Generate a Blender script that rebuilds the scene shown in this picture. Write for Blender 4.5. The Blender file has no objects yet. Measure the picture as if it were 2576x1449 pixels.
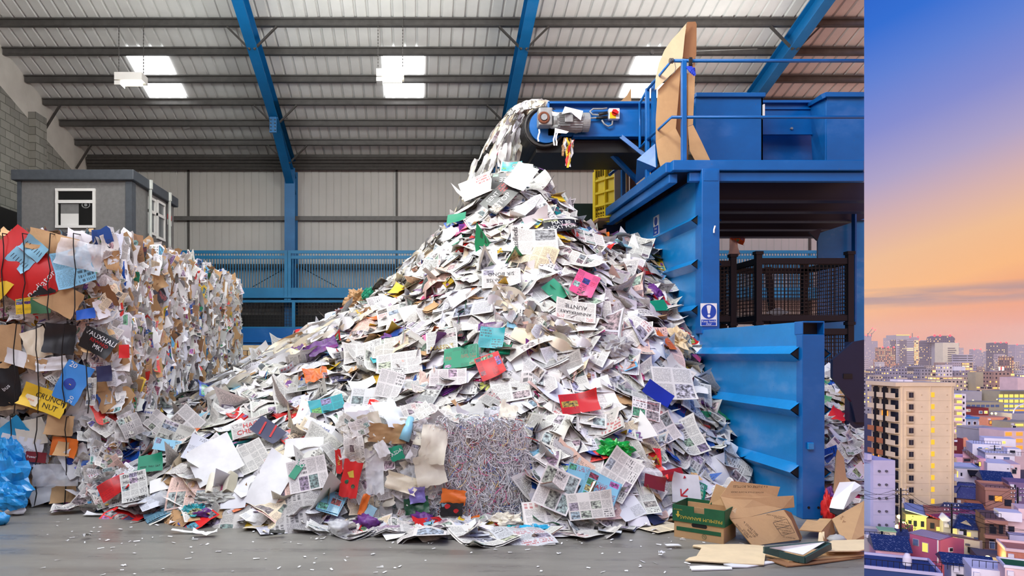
import bpy, bmesh, math, random
import numpy as np
from mathutils import Vector, Matrix, Euler, noise as mnoise
R = random.Random(7)
SC = bpy.context.scene
COL = SC.collection
F, CX, HY, HC = 1800.0, 1045.0, 890.0, 1.7      # focal length in pixels, vanishing point, eye height
def P(px, py, d): return Vector(((px-CX)*d/F, d, HC+(HY-py)*d/F))
def X(px, d): return (px-CX)*d/F
def Zh(py, d): return HC+(HY-py)*d/F
def floor_d(py): return HC*F/(py-HY)
def PF(px, py, h=0.0):                            # a point at height h above the hall floor
    d = (HC-h)*F/(py-HY); return Vector(((px-CX)*d/F, d, h))
ORG = {}
HALL = []                                         # objects that end at the hall's open slanting side
IN_HALL = [True]
def lin(c): return tuple(((v/255.0)/12.92 if v/255.0 <= .04045 else (((v/255.0)+.055)/1.055)**2.4) for v in c)
def uname(n): return n
def tag(o, label=None, cat=None, group=None, kind=None):
    if label: o['label'] = label
    if cat: o['category'] = cat
    if group: o['group'] = group
    if kind: o['kind'] = kind
    return o
def empty(name, loc, label, cat, group=None):
    o = bpy.data.objects.new(name, None); COL.objects.link(o); o.location = loc; o.empty_display_size = .1
    ORG[o.name] = Vector(loc)
    return tag(o, label, cat, group)
class MB:
    def __init__(s): s.v = []; s.f = []; s.uv = []; s.m = []
    def add(s, vs, fs, uvs=None, mi=0):
        b = len(s.v); s.v.extend([tuple(p) for p in vs])
        for k, f in enumerate(fs):
            s.f.append(tuple(b+i for i in f)); s.m.append(mi)
            s.uv.append([uvs[i] for i in f] if uvs is not None else None)
        return s
    def box(s, x0, x1, y0, y1, z0, z1, mi=0):
        vs = [(x0,y0,z0),(x1,y0,z0),(x1,y1,z0),(x0,y1,z0),(x0,y0,z1),(x1,y0,z1),(x1,y1,z1),(x0,y1,z1)]
        return s.add(vs, [(0,3,2,1),(4,5,6,7),(0,1,5,4),(1,2,6,5),(2,3,7,6),(3,0,4,7)], mi=mi)
    def bar(s, p, q, w, h=None, up=(0,0,1), mi=0):
        p, q = Vector(p), Vector(q); h = w if h is None else h
        d = (q-p).normalized(); u = Vector(up)
        if abs(d.dot(u)) > .98: u = Vector((0,1,0))
        a = d.cross(u).normalized()*w/2; b = a.cross(d).normalized()*h/2
        vs = [p-a-b,p+a-b,p+a+b,p-a+b,q-a-b,q+a-b,q+a+b,q-a+b]
        return s.add(vs, [(3,2,1,0),(4,5,6,7),(0,1,5,4),(1,2,6,5),(2,3,7,6),(3,0,4,7)], mi=mi)
    def tube(s, pts, r, n=8, cap=True, mi=0):
        pts = [Vector(p) for p in pts]; rings = []
        rr = r if isinstance(r, (list, tuple)) else [r]*len(pts)
        prev = None
        for i, p in enumerate(pts):
            t = ((pts[min(i+1, len(pts)-1)]-pts[max(i-1, 0)])).normalized()
            u = prev if prev is not None else (Vector((0,0,1)) if abs(t.z) < .9 else Vector((0,1,0)))
            a = t.cross(u).normalized(); b = a.cross(t).normalized(); prev = b
            rings.append([p+(a*math.cos(2*math.pi*k/n)+b*math.sin(2*math.pi*k/n))*rr[i] for k in range(n)])
        vs = [v for r_ in rings for v in r_]; fs = []
        for i in range(len(pts)-1):
            for k in range(n):
                fs.append((i*n+k, i*n+(k+1)%n, (i+1)*n+(k+1)%n, (i+1)*n+k))
        if cap: fs += [tuple(range(n))[::-1], tuple((len(pts)-1)*n+k for k in range(n))]
        return s.add(vs, fs, mi=mi)
    def cyl(s, p, q, r, n=24, mi=0): return s.tube([p, q], r, n, mi=mi)
    def slab(s, pts, th, nrm=None, mi=0):         # a flat polygon given its thickness along its normal
        pts = [Vector(p) for p in pts]
        if nrm is None:
            nrm = Vector((0,0,0))
            for i in range(len(pts)):
                a, b = pts[i], pts[(i+1) % len(pts)]
                nrm += Vector(((a.y-b.y)*(a.z+b.z), (a.z-b.z)*(a.x+b.x), (a.x-b.x)*(a.y+b.y)))
        nrm = Vector(nrm).normalized(); n = len(pts)
        vs = [p+nrm*th/2 for p in pts]+[p-nrm*th/2 for p in pts]
        fs = [tuple(range(n)), tuple(range(2*n-1, n-1, -1))]+[(i, n+i, n+(i+1)%n, (i+1)%n) for i in range(n)]
        return s.add(vs, fs, mi=mi)
    def build(s, name, mat, parent=None, loc=None, smooth=False, bevel=0.0, hall=None):
        me = bpy.data.meshes.new(name)
        o0 = ORG[parent.name] if parent is not None else (Vector(loc) if loc is not None else Vector((0,0,0)))
        me.from_pydata([(a-o0.x, b-o0.y, c-o0.z) for a, b, c in s.v], [], s.f)
        mats = mat if isinstance(mat, (list, tuple)) else [mat]
        for m in mats: me.materials.append(m)
        if len(mats) > 1: me.polygons.foreach_set('material_index', s.m)
        if any(u is not None for u in s.uv):
            l = me.uv_layers.new(name='UVMap'); d = []
            for u, f in zip(s.uv, s.f): d.extend([c for p in (u if u is not None else [(0,0)]*len(f)) for c in p])
            l.data.foreach_set('uv', d)
        if smooth: me.polygons.foreach_set('use_smooth', [True]*len(me.polygons))
        me.update()
        o = bpy.data.objects.new(name, me); COL.objects.link(o)
        if parent is not None: o.parent = parent
        elif loc is not None: o.location = o0
        ORG[o.name] = o0
        if bevel > 0:
            b = o.modifiers.new('bevel', 'BEVEL'); b.width = bevel; b.segments = 2; b.limit_method = 'ANGLE'
        if (IN_HALL[0] if hall is None else hall): HALL.append(o)
        return o
# ---------------------------------------------------------------- node materials
class NT:
    def __init__(s, name):
        s.mat = bpy.data.materials.new(name); s.mat.use_nodes = True
        s.t = s.mat.node_tree; s.t.nodes.clear()
    def n(s, typ, ins=None, **kw):
        nd = s.t.nodes.new(typ)
        for k, v in kw.items(): setattr(nd, k, v)
        for k, v in (ins or {}).items(): s.put(nd.inputs[k], v)
        return nd
    def put(s, sock, v):
        if hasattr(v, 'is_output'): s.t.links.new(v, sock)
        elif isinstance(v, (int, float)) or sock.type == 'VALUE': sock.default_value = v
        elif sock.type == 'RGBA': sock.default_value = (*v[:3], 1)
        else: sock.default_value = v
    def m(s, op, a, b=0.0, c=0.0, clamp=False):
        nd = s.n('ShaderNodeMath', operation=op, use_clamp=clamp)
        for i, v in enumerate((a, b, c)): s.put(nd.inputs[i], v)
        return nd.outputs[0]
    def mix(s, f, a, b, blend='MIX'):
        nd = s.n('ShaderNodeMix', data_type='RGBA', blend_type=blend)
        s.put(nd.inputs[0], f); s.put(nd.inputs[6], a); s.put(nd.inputs[7], b)
        return nd.outputs[2]
    def vec(s, x, y, z=0.0):
        nd = s.n('ShaderNodeCombineXYZ'); s.put(nd.inputs[0], x); s.put(nd.inputs[1], y); s.put(nd.inputs[2], z); return nd.outputs[0]
    def noise(s, vec, scale, detail=3, rough=.55, out=0):
        nd = s.n('ShaderNodeTexNoise', {'Scale': scale, 'Detail': detail, 'Roughness': rough}); s.put(nd.inputs['Vector'], vec); return nd.outputs[out]
    def white(s, vec, out=0):
        nd = s.n('ShaderNodeTexWhiteNoise', noise_dimensions='3D'); s.put(nd.inputs['Vector'], vec); return nd.outputs[out]
    def ramp(s, f, stops, const=False):
        nd = s.n('ShaderNodeValToRGB'); s.put(nd.inputs[0], f); e = nd.color_ramp.elements
        nd.color_ramp.interpolation = 'CONSTANT' if const else 'LINEAR'
        while len(e) < len(stops): e.new(.5)
        for i, (p, c) in enumerate(stops): e[i].position = p; e[i].color = (*c[:3], 1) if not isinstance(c, (int, float)) else (c, c, c, 1)
        return nd.outputs[0]
    def gt(s, a, b): return s.m('GREATER_THAN', a, b)
    def lt(s, a, b): return s.m('LESS_THAN', a, b)
    def out(s, col, rough=.5, metal=0.0, normal=None, emit=None, estr=0.0, spec=.5, coat=0.0):
        b = s.n('ShaderNodeBsdfPrincipled')
        s.put(b.inputs['Base Color'], col); s.put(b.inputs['Roughness'], rough); s.put(b.inputs['Metallic'], metal)
        b.inputs['Specular IOR Level'].default_value = spec
        if coat: b.inputs['Coat Weight'].default_value = coat
        if normal is not None: s.put(b.inputs['Normal'], normal)
        if emit is not None: s.put(b.inputs['Emission Color'], emit); s.put(b.inputs['Emission Strength'], estr)
        o = s.n('ShaderNodeOutputMaterial'); s.t.links.new(b.outputs[0], o.inputs[0]); return s.mat
    def bump(s, h, strength=.3, dist=.01):
        nd = s.n('ShaderNodeBump', {'Strength': strength, 'Distance': dist}); s.put(nd.inputs['Height'], h); return nd.outputs[0]
    def pos(s): return s.n('ShaderNodeNewGeometry').outputs['Position']
    def obj(s): return s.n('ShaderNodeTexCoord').outputs['Object']
MC = {}
def simple(name, c, rough=.5, metal=0.0, var=.12, vs=3.0, bump=0.0, bs=60.0, spec=.5, coat=0.0):
    if name in MC: return MC[name]
    t = NT(name); col = lin(c); p = t.pos()
    n = t.noise(p, vs, 4)
    dark = tuple(v*(1-var) for v in col); light = tuple(min(1, v*(1+var)) for v in col)
    cc = t.mix(t.m('SMOOTH_MAX', 0, t.m('MULTIPLY_ADD', n, 2.2, -.6, clamp=True), .01), dark, light)
    nm = t.bump(t.noise(p, bs, 3), bump, .01) if bump else None
    MC[name] = t.out(cc, rough, metal, nm, spec=spec, coat=coat); return MC[name]
def emitter(name, c, s):
    if name in MC: return MC[name]
    t = NT(name); col = lin(c); MC[name] = t.out(tuple(v*.12 for v in col), .5, emit=col, estr=s); return MC[name]
def blue_paint(name, c, worn=.5, rough=.34, sheen=.25):
    t = NT(name); p = t.pos(); col = lin(c)
    n1 = t.noise(t.n('ShaderNodeVectorMath', {0: p, 1: (1,.8,1.6)}, operation='MULTIPLY').outputs[0], 1.3, 5, .6)
    pale = tuple(v+(.55-v)*.35 for v in col); deep = tuple(v*.78 for v in col)
    base = t.mix(t.ramp(n1, [(.35, 0.0), (.7, 1.0)]), deep, col)
    base = t.mix(t.m('MULTIPLY', t.ramp(n1, [(.55, 0.0), (.8, 1.0)]), sheen), base, pale)  # pale clouds put the glossy sheen of the plate into its colour
    n2 = t.noise(p, 14, 6, .7); n3 = t.noise(p, 90, 3, .6)
    chips = t.m('MULTIPLY', t.gt(n2, .66), t.gt(n3, .5))
    base = t.mix(t.m('MULTIPLY', chips, worn), base, lin((96,104,112)))
    r = t.m('MULTIPLY_ADD', n2, .25, rough-.1)
    return t.out(base, r, 0, t.bump(n1, .12, .05))
M = {}
M['blue'] = blue_paint('worn_blue_paint', (0,102,180))
M['bluewall'] = blue_paint('scuffed_blue_sheen_plate', (16,138,212), .5, .3, .9)
M['steelblue'] = blue_paint('steel_frame_blue', (4,104,166), .25, .45, .12)
M['railblue'] = blue_paint('walkway_blue', (22,128,182), .2, .45, .15)
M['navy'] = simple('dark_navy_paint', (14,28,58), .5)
M['galv'] = simple('galvanised_steel', (88,87,86), .5, .35, .18, 6)
M['galvdark'] = simple('dark_trim_steel', (70,68,66), .55, .2, .2, 9)
M['roofw'] = simple('white_roof_sheet', (216,217,216), .5, 0, .1, 1.2)
M['clad'] = simple('wall_cladding_sheet', (186,186,183), .5, 0, .06, .9)
M['render'] = simple('white_gable_board', (198,196,190), .8, 0, .12, 1.5)
M['cabin'] = simple('cabin_grey_render', (120,120,120), .85, 0, .12, 12, .3, 160)
M['cabindk'] = simple('cabin_dark_trim', (72,78,86), .5, 0, .15, 8)
M['whiteplastic'] = simple('white_plastic', (232,232,230), .35, 0, .03)
M['blackmesh'] = simple('black_cage_steel', (16,17,26), .5, .2)
M['black'] = simple('black_rubber', (14,14,15), .6)
M['wire'] = simple('black_wire', (20,20,20), .4)
M['yellow'] = simple('yellow_plastic', (252,218,24), .4, 0, .06)
M['greenpanel'] = simple('dark_green_panel', (22,50,42), .6)
M['motor'] = simple('grey_motor_casting', (150,152,152), .45, .2, .18, 20)
M['rust'] = simple('rusty_iron', (120,70,48), .8, 0, .35, 30)
M['red'] = simple('red_plastic', (205,30,30), .35)
M['knobyellow'] = simple('yellow_enamel', (240,190,20), .4)
M['white'] = simple('white_paper', (236,236,235), .6, 0, .02)
M['ink'] = simple('black_ink', (30,30,34), .6)
M['inkred'] = simple('red_ink', (196,30,34), .6)
M['inkblue'] = simple('blue_ink', (30,60,150), .6)
M['inkgold'] = simple('gold_print', (205,180,70), .6)
M['signblue'] = simple('sign_blue', (18,70,170), .35, 0, .02)
M['bananagreen'] = simple('green_carton_print', (24,92,58), .6, 0, .15, 14)
M['lamp'] = emitter('lamp_tube_glow', (255,250,225), 14)
M['rooflight'] = emitter('glowing_rooflight', (255,255,255), 5)  # panels glow by themselves in place of daylight from above
M['glassdark'] = simple('dark_window_glass', (10,11,14), .08, 0, 0)
M['glassgrey'] = simple('grey_window_glass', (96,100,104), .12, 0, .1)
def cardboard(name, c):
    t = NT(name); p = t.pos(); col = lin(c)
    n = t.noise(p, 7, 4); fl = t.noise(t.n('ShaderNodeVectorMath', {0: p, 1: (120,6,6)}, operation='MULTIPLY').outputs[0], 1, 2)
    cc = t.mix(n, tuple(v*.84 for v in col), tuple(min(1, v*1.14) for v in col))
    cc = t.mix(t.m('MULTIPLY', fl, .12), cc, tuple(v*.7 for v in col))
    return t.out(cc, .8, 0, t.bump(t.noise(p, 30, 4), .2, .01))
M['card'] = cardboard('brown_cardboard', (196,158,112)); M['cardlight'] = cardboard('pale_cardboard', (228,206,166)); M['carddark'] = cardboard('dark_cardboard', (150,108,72))  # dark tone also stands for shade on inner and side panels
def floor_mat():
    t = NT('wet_concrete_floor'); p = t.pos()
    n1 = t.noise(p, .6, 5, .6); n2 = t.noise(p, 6, 5, .65)
    sv = t.n('ShaderNodeVectorMath', {0: p, 1: (.5,4,1)}, operation='MULTIPLY').outputs[0]
    st = t.noise(sv, 1.0, 5, .6)
    c = t.mix(n1, lin((108,106,99)), lin((150,147,139)))
    c = t.mix(t.m('MULTIPLY', t.ramp(st, [(.5, 0.0), (.66, 1.0)]), .42), c, lin((70,66,60)))
    c = t.mix(t.m('MULTIPLY', n2, .3), c, lin((104,101,95)))
    sp = t.m('GREATER_THAN', t.noise(p, 55, 2), .74)
    c = t.mix(t.m('MULTIPLY', sp, .5), c, lin((205,205,200)))
    r = t.m('MULTIPLY_ADD', t.ramp(st, [(.35, 0.0), (.62, 1.0)]), -.25, .5)
    return t.out(c, r, 0, t.bump(n2, .08, .02))
M['floor'] = floor_mat()
def block_mat():
    t = NT('grey_blockwork'); p = t.pos()
    sx = t.n('ShaderNodeSeparateXYZ', {0: p})
    v = t.vec(t.m('ADD', sx.outputs[1], sx.outputs[0]), sx.outputs[2], 0)
    b = t.n('ShaderNodeTexBrick', {'Vector': v, 'Scale': 1.0, 'Mortar Size': .012, 'Brick Width': .45, 'Row Height': .225, 'Color1': (*lin((150,150,143)), 1), 'Color2': (*lin((128,128,123)), 1), 'Mortar': (*lin((92,92,86)), 1)})
    c = t.mix(t.m('MULTIPLY', t.noise(p, 9, 4), .35), b.outputs[0], lin((98,100,98)))
    return t.out(c, .9, 0, t.bump(t.m('ADD', t.m('MULTIPLY', b.outputs[1], -1), t.noise(p, 40, 3)), .3, .01))
M['block'] = block_mat()
# printed matter: the whole-number part of the UV picks the sheet, the fraction is the place on its page
NEWS = [(0, (226,224,216)), (.3, (196,194,188)), (.45, (212,209,201)), (.62, (176,175,172)), (.7, (236,233,226)), (.82, (240,224,190)), (.88, (206,206,208)), (.95, (236,200,186))]
BRIGHT = [(0, (225,40,40)), (.16, (30,80,180)), (.3, (245,245,245)), (.42, (20,140,90)), (.52, (235,190,40)), (.62, (30,32,44)), (.72, (110,50,130)), (.79, (230,110,40)), (.86, (60,165,210)), (.93, (205,60,120))]
OFFICE = [(0, (236,236,236)), (.5, (226,226,229)), (.72, (242,242,240)), (.86, (216,218,228))]
MIXED = [(0, (240,240,238)), (.2, (214,212,205)), (.36, (184,182,178)), (.46, (196,156,110)), (.58, (150,112,78)), (.66, (225,60,50)), (.71, (40,90,170)), (.77, (60,62,70)), (.84, (30,140,100)), (.87, (240,200,60)), (.91, (240,240,240)), (.97, (90,170,215))]
SHRED = [(0, (242,242,244)), (.5, (222,222,224)), (.72, (188,188,192)), (.84, (120,124,140)), (.89, (215,70,60)), (.92, (235,205,130)), (.95, (70,110,190)), (.975, (240,110,170))]
def printed(name, base, text=.75, pics=.3, heads=.25, picsat=.5, rough=.55, white_pages=0.0, coat=0.0):
    t = NT(name)
    uv = t.n('ShaderNodeTexCoord').outputs['UV']; s = t.n('ShaderNodeSeparateXYZ', {0: uv})
    U, V = s.outputs[0], s.outputs[1]
    fu, fv, iu, iv = t.m('FRACT', U), t.m('FRACT', V), t.m('FLOOR', U), t.m('FLOOR', V)
    seed = t.vec(iu, iv, 3.7); w = t.white(seed); wcol = t.white(t.vec(iu, iv, 9.1), 1)
    ws = t.n('ShaderNodeSeparateColor', {0: wcol})
    page = t.ramp(w, [(p, lin(c)) for p, c in base], True)
    page = t.mix(.05, page, wcol, 'MULTIPLY')
    nc = t.m('FLOOR', t.m('MULTIPLY_ADD', ws.outputs[0], 2.99, 2.0)); nr = t.m('FLOOR', t.m('MULTIPLY_ADD', ws.outputs[1], 3.99, 2.0))
    cu, cv = t.m('FLOOR', t.m('MULTIPLY', fu, nc)), t.m('FLOOR', t.m('MULTIPLY', fv, nr))
    cid = t.vec(t.m('MULTIPLY_ADD', iu, 7.0, cu), t.m('MULTIPLY_ADD', iv, 11.0, cv), 1.3)
    cval = t.white(cid); ccol = t.white(cid, 1)
    lu, lv = t.m('FRACT', t.m('MULTIPLY', fu, nc)), t.m('FRACT', t.m('MULTIPLY', fv, nr))
    inset = t.m('MULTIPLY', t.m('MULTIPLY', t.gt(lu, .06), t.lt(lu, .95)), t.m('MULTIPLY', t.gt(lv, .07), t.lt(lv, .95)))
    edge = t.m('MULTIPLY', t.m('MULTIPLY', t.gt(fu, .045), t.lt(fu, .955)), t.m('MULTIPLY', t.gt(fv, .045), t.lt(fv, .955)))
    inset = t.m('MULTIPLY', inset, edge)
    row = t.m('FLOOR', t.m('MULTIPLY', fv, 62)); rf = t.m('FRACT', t.m('MULTIPLY', fv, 62))
    wd = t.white(t.vec(t.m('FLOOR', t.m('MULTIPLY', fu, 90)), row, t.m('ADD', iu, iv)))
    lines = t.m('MULTIPLY', t.m('MULTIPLY', t.gt(rf, .42), t.gt(wd, .25)), .55)
    hrow = t.m('FLOOR', t.m('MULTIPLY', lv, 4)); hf = t.m('FRACT', t.m('MULTIPLY', lv, 4))
    hw = t.white(t.vec(t.m('FLOOR', t.m('MULTIPLY', lu, 21)), hrow, t.m('ADD', iu, cval)))
    hl = t.m('MULTIPLY', t.m('MULTIPLY', t.gt(hf, .42), t.gt(hw, .38)), .75)
    is_pic = t.lt(cval, pics); is_head = t.m('MULTIPLY', t.gt(cval, pics), t.lt(cval, pics+heads)); is_text = t.m('MULTIPLY', t.gt(cval, pics+heads), t.lt(cval, pics+heads+text*(1-pics-heads)))
    blank = t.gt(ws.outputs[2], white_pages) if white_pages else 1.0
    inkc = t.mix(t.gt(t.white(t.vec(iu, cv, 5.5)), .8), lin((40,40,44)), lin((170,30,40)))
    c = t.mix(t.m('MULTIPLY', t.m('MULTIPLY', t.m('MULTIPLY', is_text, lines), inset), blank), page, lin((48,48,52)))
    c = t.mix(t.m('MULTIPLY', t.m('MULTIPLY', t.m('MULTIPLY', is_head, hl), inset), blank), c, inkc)
    pn = t.noise(t.vec(t.m('ADD', fu, iu), t.m('ADD', fv, iv), 0), 11, 4, .65)
    hs = t.n('ShaderNodeHueSaturation', {'Saturation': picsat, 'Value': .75}); t.put(hs.inputs['Color'], t.white(t.vec(t.m('MULTIPLY_ADD', iv, 3.0, cu), t.m('MULTIPLY_ADD', iu, 5.0, t.m('MULTIPLY', cv, 2.0)), 8.8), 1))
    pic = t.mix(t.ramp(pn, [(.38, 0.0), (.62, 1.0)]), lin((52,50,54)), hs.outputs[0])
    c = t.mix(t.m('MULTIPLY', t.m('MULTIPLY', is_pic, inset), blank), c, pic)
    return t.out(c, rough, 0, coat=coat)
M['news'] = printed('printed_newspaper', NEWS, .95, .22, .12, .35, .7)
M['mag'] = printed('printed_magazine', BRIGHT, .5, .45, .15, .85, .28)
M['office'] = printed('office_paper', OFFICE, .55, .04, .05, .7, .55, .6)
M['scrap'] = printed('mixed_waste_paper', MIXED, .6, .16, .14, .9, .5)
M['shred'] = printed('shredded_strips', SHRED, 0, 0, 0, 0, .55)
def film(name, c, alpha=.55):
    t = NT(name); p = t.pos()
    b = t.n('ShaderNodeBsdfPrincipled'); b.inputs['Base Color'].default_value = (*lin(c), 1); b.inputs['Roughness'].default_value = .22
    t.put(b.inputs['Alpha'], t.m('MULTIPLY_ADD', t.noise(p, 9, 3), .5, alpha-.25))
    o = t.n('ShaderNodeOutputMaterial'); t.t.links.new(b.outputs[0], o.inputs[0]); return t.mat
M['film'] = film('clear_plastic_film', (236,238,240), .5)
M['bluebag'] = simple('blue_plastic_bag', (40,150,215), .25, 0, .2, 9)
M['greenbag'] = simple('green_foil', (30,160,60), .2, .1, .3, 14)
PALETTE = {'red': (210,36,36), 'blue': (34,92,190), 'green': (20,140,104), 'yellow': (238,198,50), 'orange': (232,116,36), 'purple': (104,50,128), 'pink': (222,90,140), 'teal': (40,164,170), 'navy': (36,40,78), 'cream': (236,226,198), 'lightblue': (140,200,224), 'white': (232,233,232), 'grey': (176,176,174), 'black': (26,26,28), 'brown': (190,150,105), 'kraft': (176,140,96), 'palecream': (226,220,200), 'darkred': (120,26,34)}
def flat(nm): return simple('paper_'+nm, PALETTE[nm], .45, 0, .07, 9)
# ---------------------------------------------------------------- sheets
TILE = [0]
def tile():
    TILE[0] += 1; k = TILE[0]; return (k % 61, k//61)
def sheet(w, h, rng, nx=4, ny=5, curl=.6, crumple=.012, fold=None, ragged=0.0):
    u, v = np.meshgrid(np.linspace(0, 1, nx+1), np.linspace(0, 1, ny+1))
    x = (u-.5)*w; y = (v-.5)*h
    a = rng.uniform(0, math.pi); s = x*math.cos(a)+y*math.sin(a)
    z = curl*rng.uniform(-1, 1)*s*s*2.0
    for _ in range(3):
        hi = crumple > .015; k = rng.uniform(4, 17)/max(w, h) if hi else rng.uniform(4, 16)
        th = rng.uniform(0, 6.28); ph = rng.uniform(0, 6.28)
        z = z+crumple*(.7 if hi else 1)*np.abs(np.sin(k*(x*math.cos(th)+y*math.sin(th))+ph))
    if fold is not None: z = z+np.abs(y)*math.tan(fold)
    elif rng.random() < .45:
        th = rng.uniform(0, 6.28); z = z+np.maximum(0, x*math.cos(th)+y*math.sin(th)-rng.uniform(-.2, .3)*min(w, h))*rng.uniform(-.6, .6)*min(1, crumple*100)
    cu, cv = (rng.choice((0, 1)), rng.choice((0, 1)))
    d = np.clip(1-np.hypot(u-cu, v-cv)*1.8, 0, 1); z = z+d*d*rng.uniform(0, .35)*min(w, h)
    if ragged:
        x = x+np.array([[rng.uniform(-1, 1) for _ in range(nx+1)] for _ in range(ny+1)])*ragged*w
        y = y+np.array([[rng.uniform(-1, 1) for _ in range(nx+1)] for _ in range(ny+1)])*ragged*h
    return np.stack([x, y, z-z.mean()], -1), u, v
def quads(nx, ny): return [(j*(nx+1)+i, j*(nx+1)+i+1, (j+1)*(nx+1)+i+1, (j+1)*(nx+1)+i) for j in range(ny) for i in range(nx)]
def add_sheet(mb, g, u, v, mtx=None, t=None, mi=0):
    ny, nx = g.shape[0]-1, g.shape[1]-1; t = t or tile()
    p = g.reshape(-1, 3)
    if mtx is not None:
        m3 = np.array(mtx.to_3x3()); p = p@m3.T+np.array(mtx.translation)
    uv = np.stack([t[0]+.003+u.ravel()*.994, t[1]+.003+v.ravel()*.994], -1)
    mb.add(p.tolist(), quads(nx, ny), uv.tolist(), mi)
def basis(nrm, yaw, tilt, rng):
    nrm = Vector(nrm).normalized()
    if tilt:
        ax = Vector((rng.uniform(-1,1), rng.uniform(-1,1), rng.uniform(-1,1))); nrm = (nrm+ax*tilt).normalized()
    up = Vector((0,0,1)) if abs(nrm.z) < .95 else Vector((0,1,0))
    a = up.cross(nrm).normalized(); b = nrm.cross(a).normalized()
    c, s = math.cos(yaw), math.sin(yaw)
    x = a*c+b*s; y = b*c-a*s
    return Matrix(((x.x,y.x,nrm.x,0),(x.y,y.y,nrm.y,0),(x.z,y.z,nrm.z,0),(0,0,0,1)))
def place(mb, name, mat, loc, mtx, smooth=True, parent=None):
    me_o = mb.build(name, mat, None, smooth=smooth)
    mm = Matrix.Translation(Vector(loc)) @ mtx
    if parent is not None:
        me_o.parent = parent; mm = Matrix.Translation(-ORG[parent.name]) @ mm
    me_o.matrix_basis = mm
    ORG[me_o.name] = Vector(loc)
    return me_o
def crumple_ball(mb, r, rng, sx=1, sy=1, sz=1, n=12, amp=.35):
    off = Vector((rng.uniform(0, 99), rng.uniform(0, 99), rng.uniform(0, 99))); t = tile()
    vs, uvs = [], []
    for j in range(n//2+1):
        for i in range(n+1):
            th = math.pi*j/(n//2); ph = 2*math.pi*(i % n)/n
            d = Vector((math.sin(th)*math.cos(ph), math.sin(th)*math.sin(ph), math.cos(th)))
            rr = r*(1+amp*.8*mnoise.noise(d*2.4+off)+amp*.9*abs(mnoise.noise(d*5+off))+amp*.7*abs(mnoise.noise(d*11+off))-amp*.4)
            vs.append((d.x*rr*sx, d.y*rr*sy, d.z*rr*sz)); uvs.append((t[0]+i/(n+.01), t[1]+j/(n//2+.01)))
    mb.add(vs, quads(n, n//2), uvs)
TXT = {}
def text_mesh(s):
    if s in TXT: return TXT[s]
    c = bpy.data.curves.new('t', 'FONT'); c.body = s; c.align_x = 'CENTER'; c.align_y = 'CENTER'; c.resolution_u = 2
    o = bpy.data.objects.new('t', c); me = bpy.data.meshes.new_from_object(o)
    vs = [tuple(v.co) for v in me.vertices]; fs = [tuple(p.vertices) for p in me.polygons]
    bpy.data.objects.remove(o); bpy.data.curves.remove(c); bpy.data.meshes.remove(me)
    TXT[s] = (vs, fs); return TXT[s]
def add_text(mb, s, org, xd, yd, size, bold=0.0, mi=0):      # flat lettering lying in the plane of xd and yd
    vs, fs = text_mesh(s); org, xd, yd = Vector(org), Vector(xd).normalized(), Vector(yd).normalized()
    mb.add([org+xd*(v[0]*size)+yd*(v[1]*size) for v in vs], fs, mi=mi)
def drape_text(mb, s, g, u0, v0, size, w, h, lift=.004, rot=0.0):   # lettering that follows a curved sheet
    vs, fs = text_mesh(s); ny, nx = g.shape[0]-1, g.shape[1]-1; out = []
    for a, b, _ in vs:
        a, b = a*size, b*size; ca, sa = math.cos(rot), math.sin(rot)
        uu = min(max(u0+(a*ca-b*sa)/w, 0), .999)*nx; vv = min(max(v0+(a*sa+b*ca)/h, 0), .999)*ny
        i, j = int(uu), int(vv); fx, fy = uu-i, vv-j
        p = (g[j, i]*(1-fx)+g[j, i+1]*fx)*(1-fy)+(g[j+1, i]*(1-fx)+g[j+1, i+1]*fx)*fy
        out.append((p[0], p[1], p[2]+lift))
    mb.add(out, fs)
# ================================================================ the hall shell
def struct(mb, name, mat, **k):
    o = mb.build(name, mat, **k); o['kind'] = 'structure'; return o
CUT = .6272                                        # plan slope of the hall's open slanting side
XL, YB = -10.87, 24.0
ROOF = lambda y: 8.23+.3056*(YB-y)
mb = MB(); mb.add([(-16,-8,0),(3,-8,0),(3,4.7,0),(3.13,5.0,0),(18,28,0),(-16,28,0),(-16,-8,-.6),(3,-8,-.6),(3,4.7,-.6),(3.13,5.0,-.6),(18,28,-.6),(-16,28,-.6)],
    [(0,1,2,3,4,5),(11,10,9,8,7,6)]+[(i, 6+i, 6+(i+1)%6, (i+1)%6) for i in range(6)])
struct(mb, 'floor', M['floor'])
def ribbed(x0, x1, pitch, top, dep, edge):         # profile of a ribbed sheet across x
    pts = []; x = x0
    while x < x1:
        pts += [(x, 0), (x+pitch*top, 0), (x+pitch*(top+edge), dep), (x+pitch*(1-edge), dep)]
        x += pitch
    return pts
def skin(prof, fn_a, fn_b, mb):
    n = len(prof); vs = [fn_a(*p) for p in prof]+[fn_b(*p) for p in prof]
    mb.add(vs, [(i, i+1, n+i+1, n+i) for i in range(n-1)])
mb = MB()
pr = ribbed(XL-.1, 18, .305, .13, .05, .06)
skin(pr, lambda x, z: (x, YB, ROOF(YB)-z+.05), lambda x, z: (x, 9.0, ROOF(9.0)-z+.05), mb)
mb.add([(XL,9.0,ROOF(9)),(14,9.0,ROOF(9)),(14,-8,ROOF(9)-2),(XL,-8,ROOF(9)-2)], [(0,1,2,3)])
o_ceiling = struct(mb, 'ceiling', M['roofw'])
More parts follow.
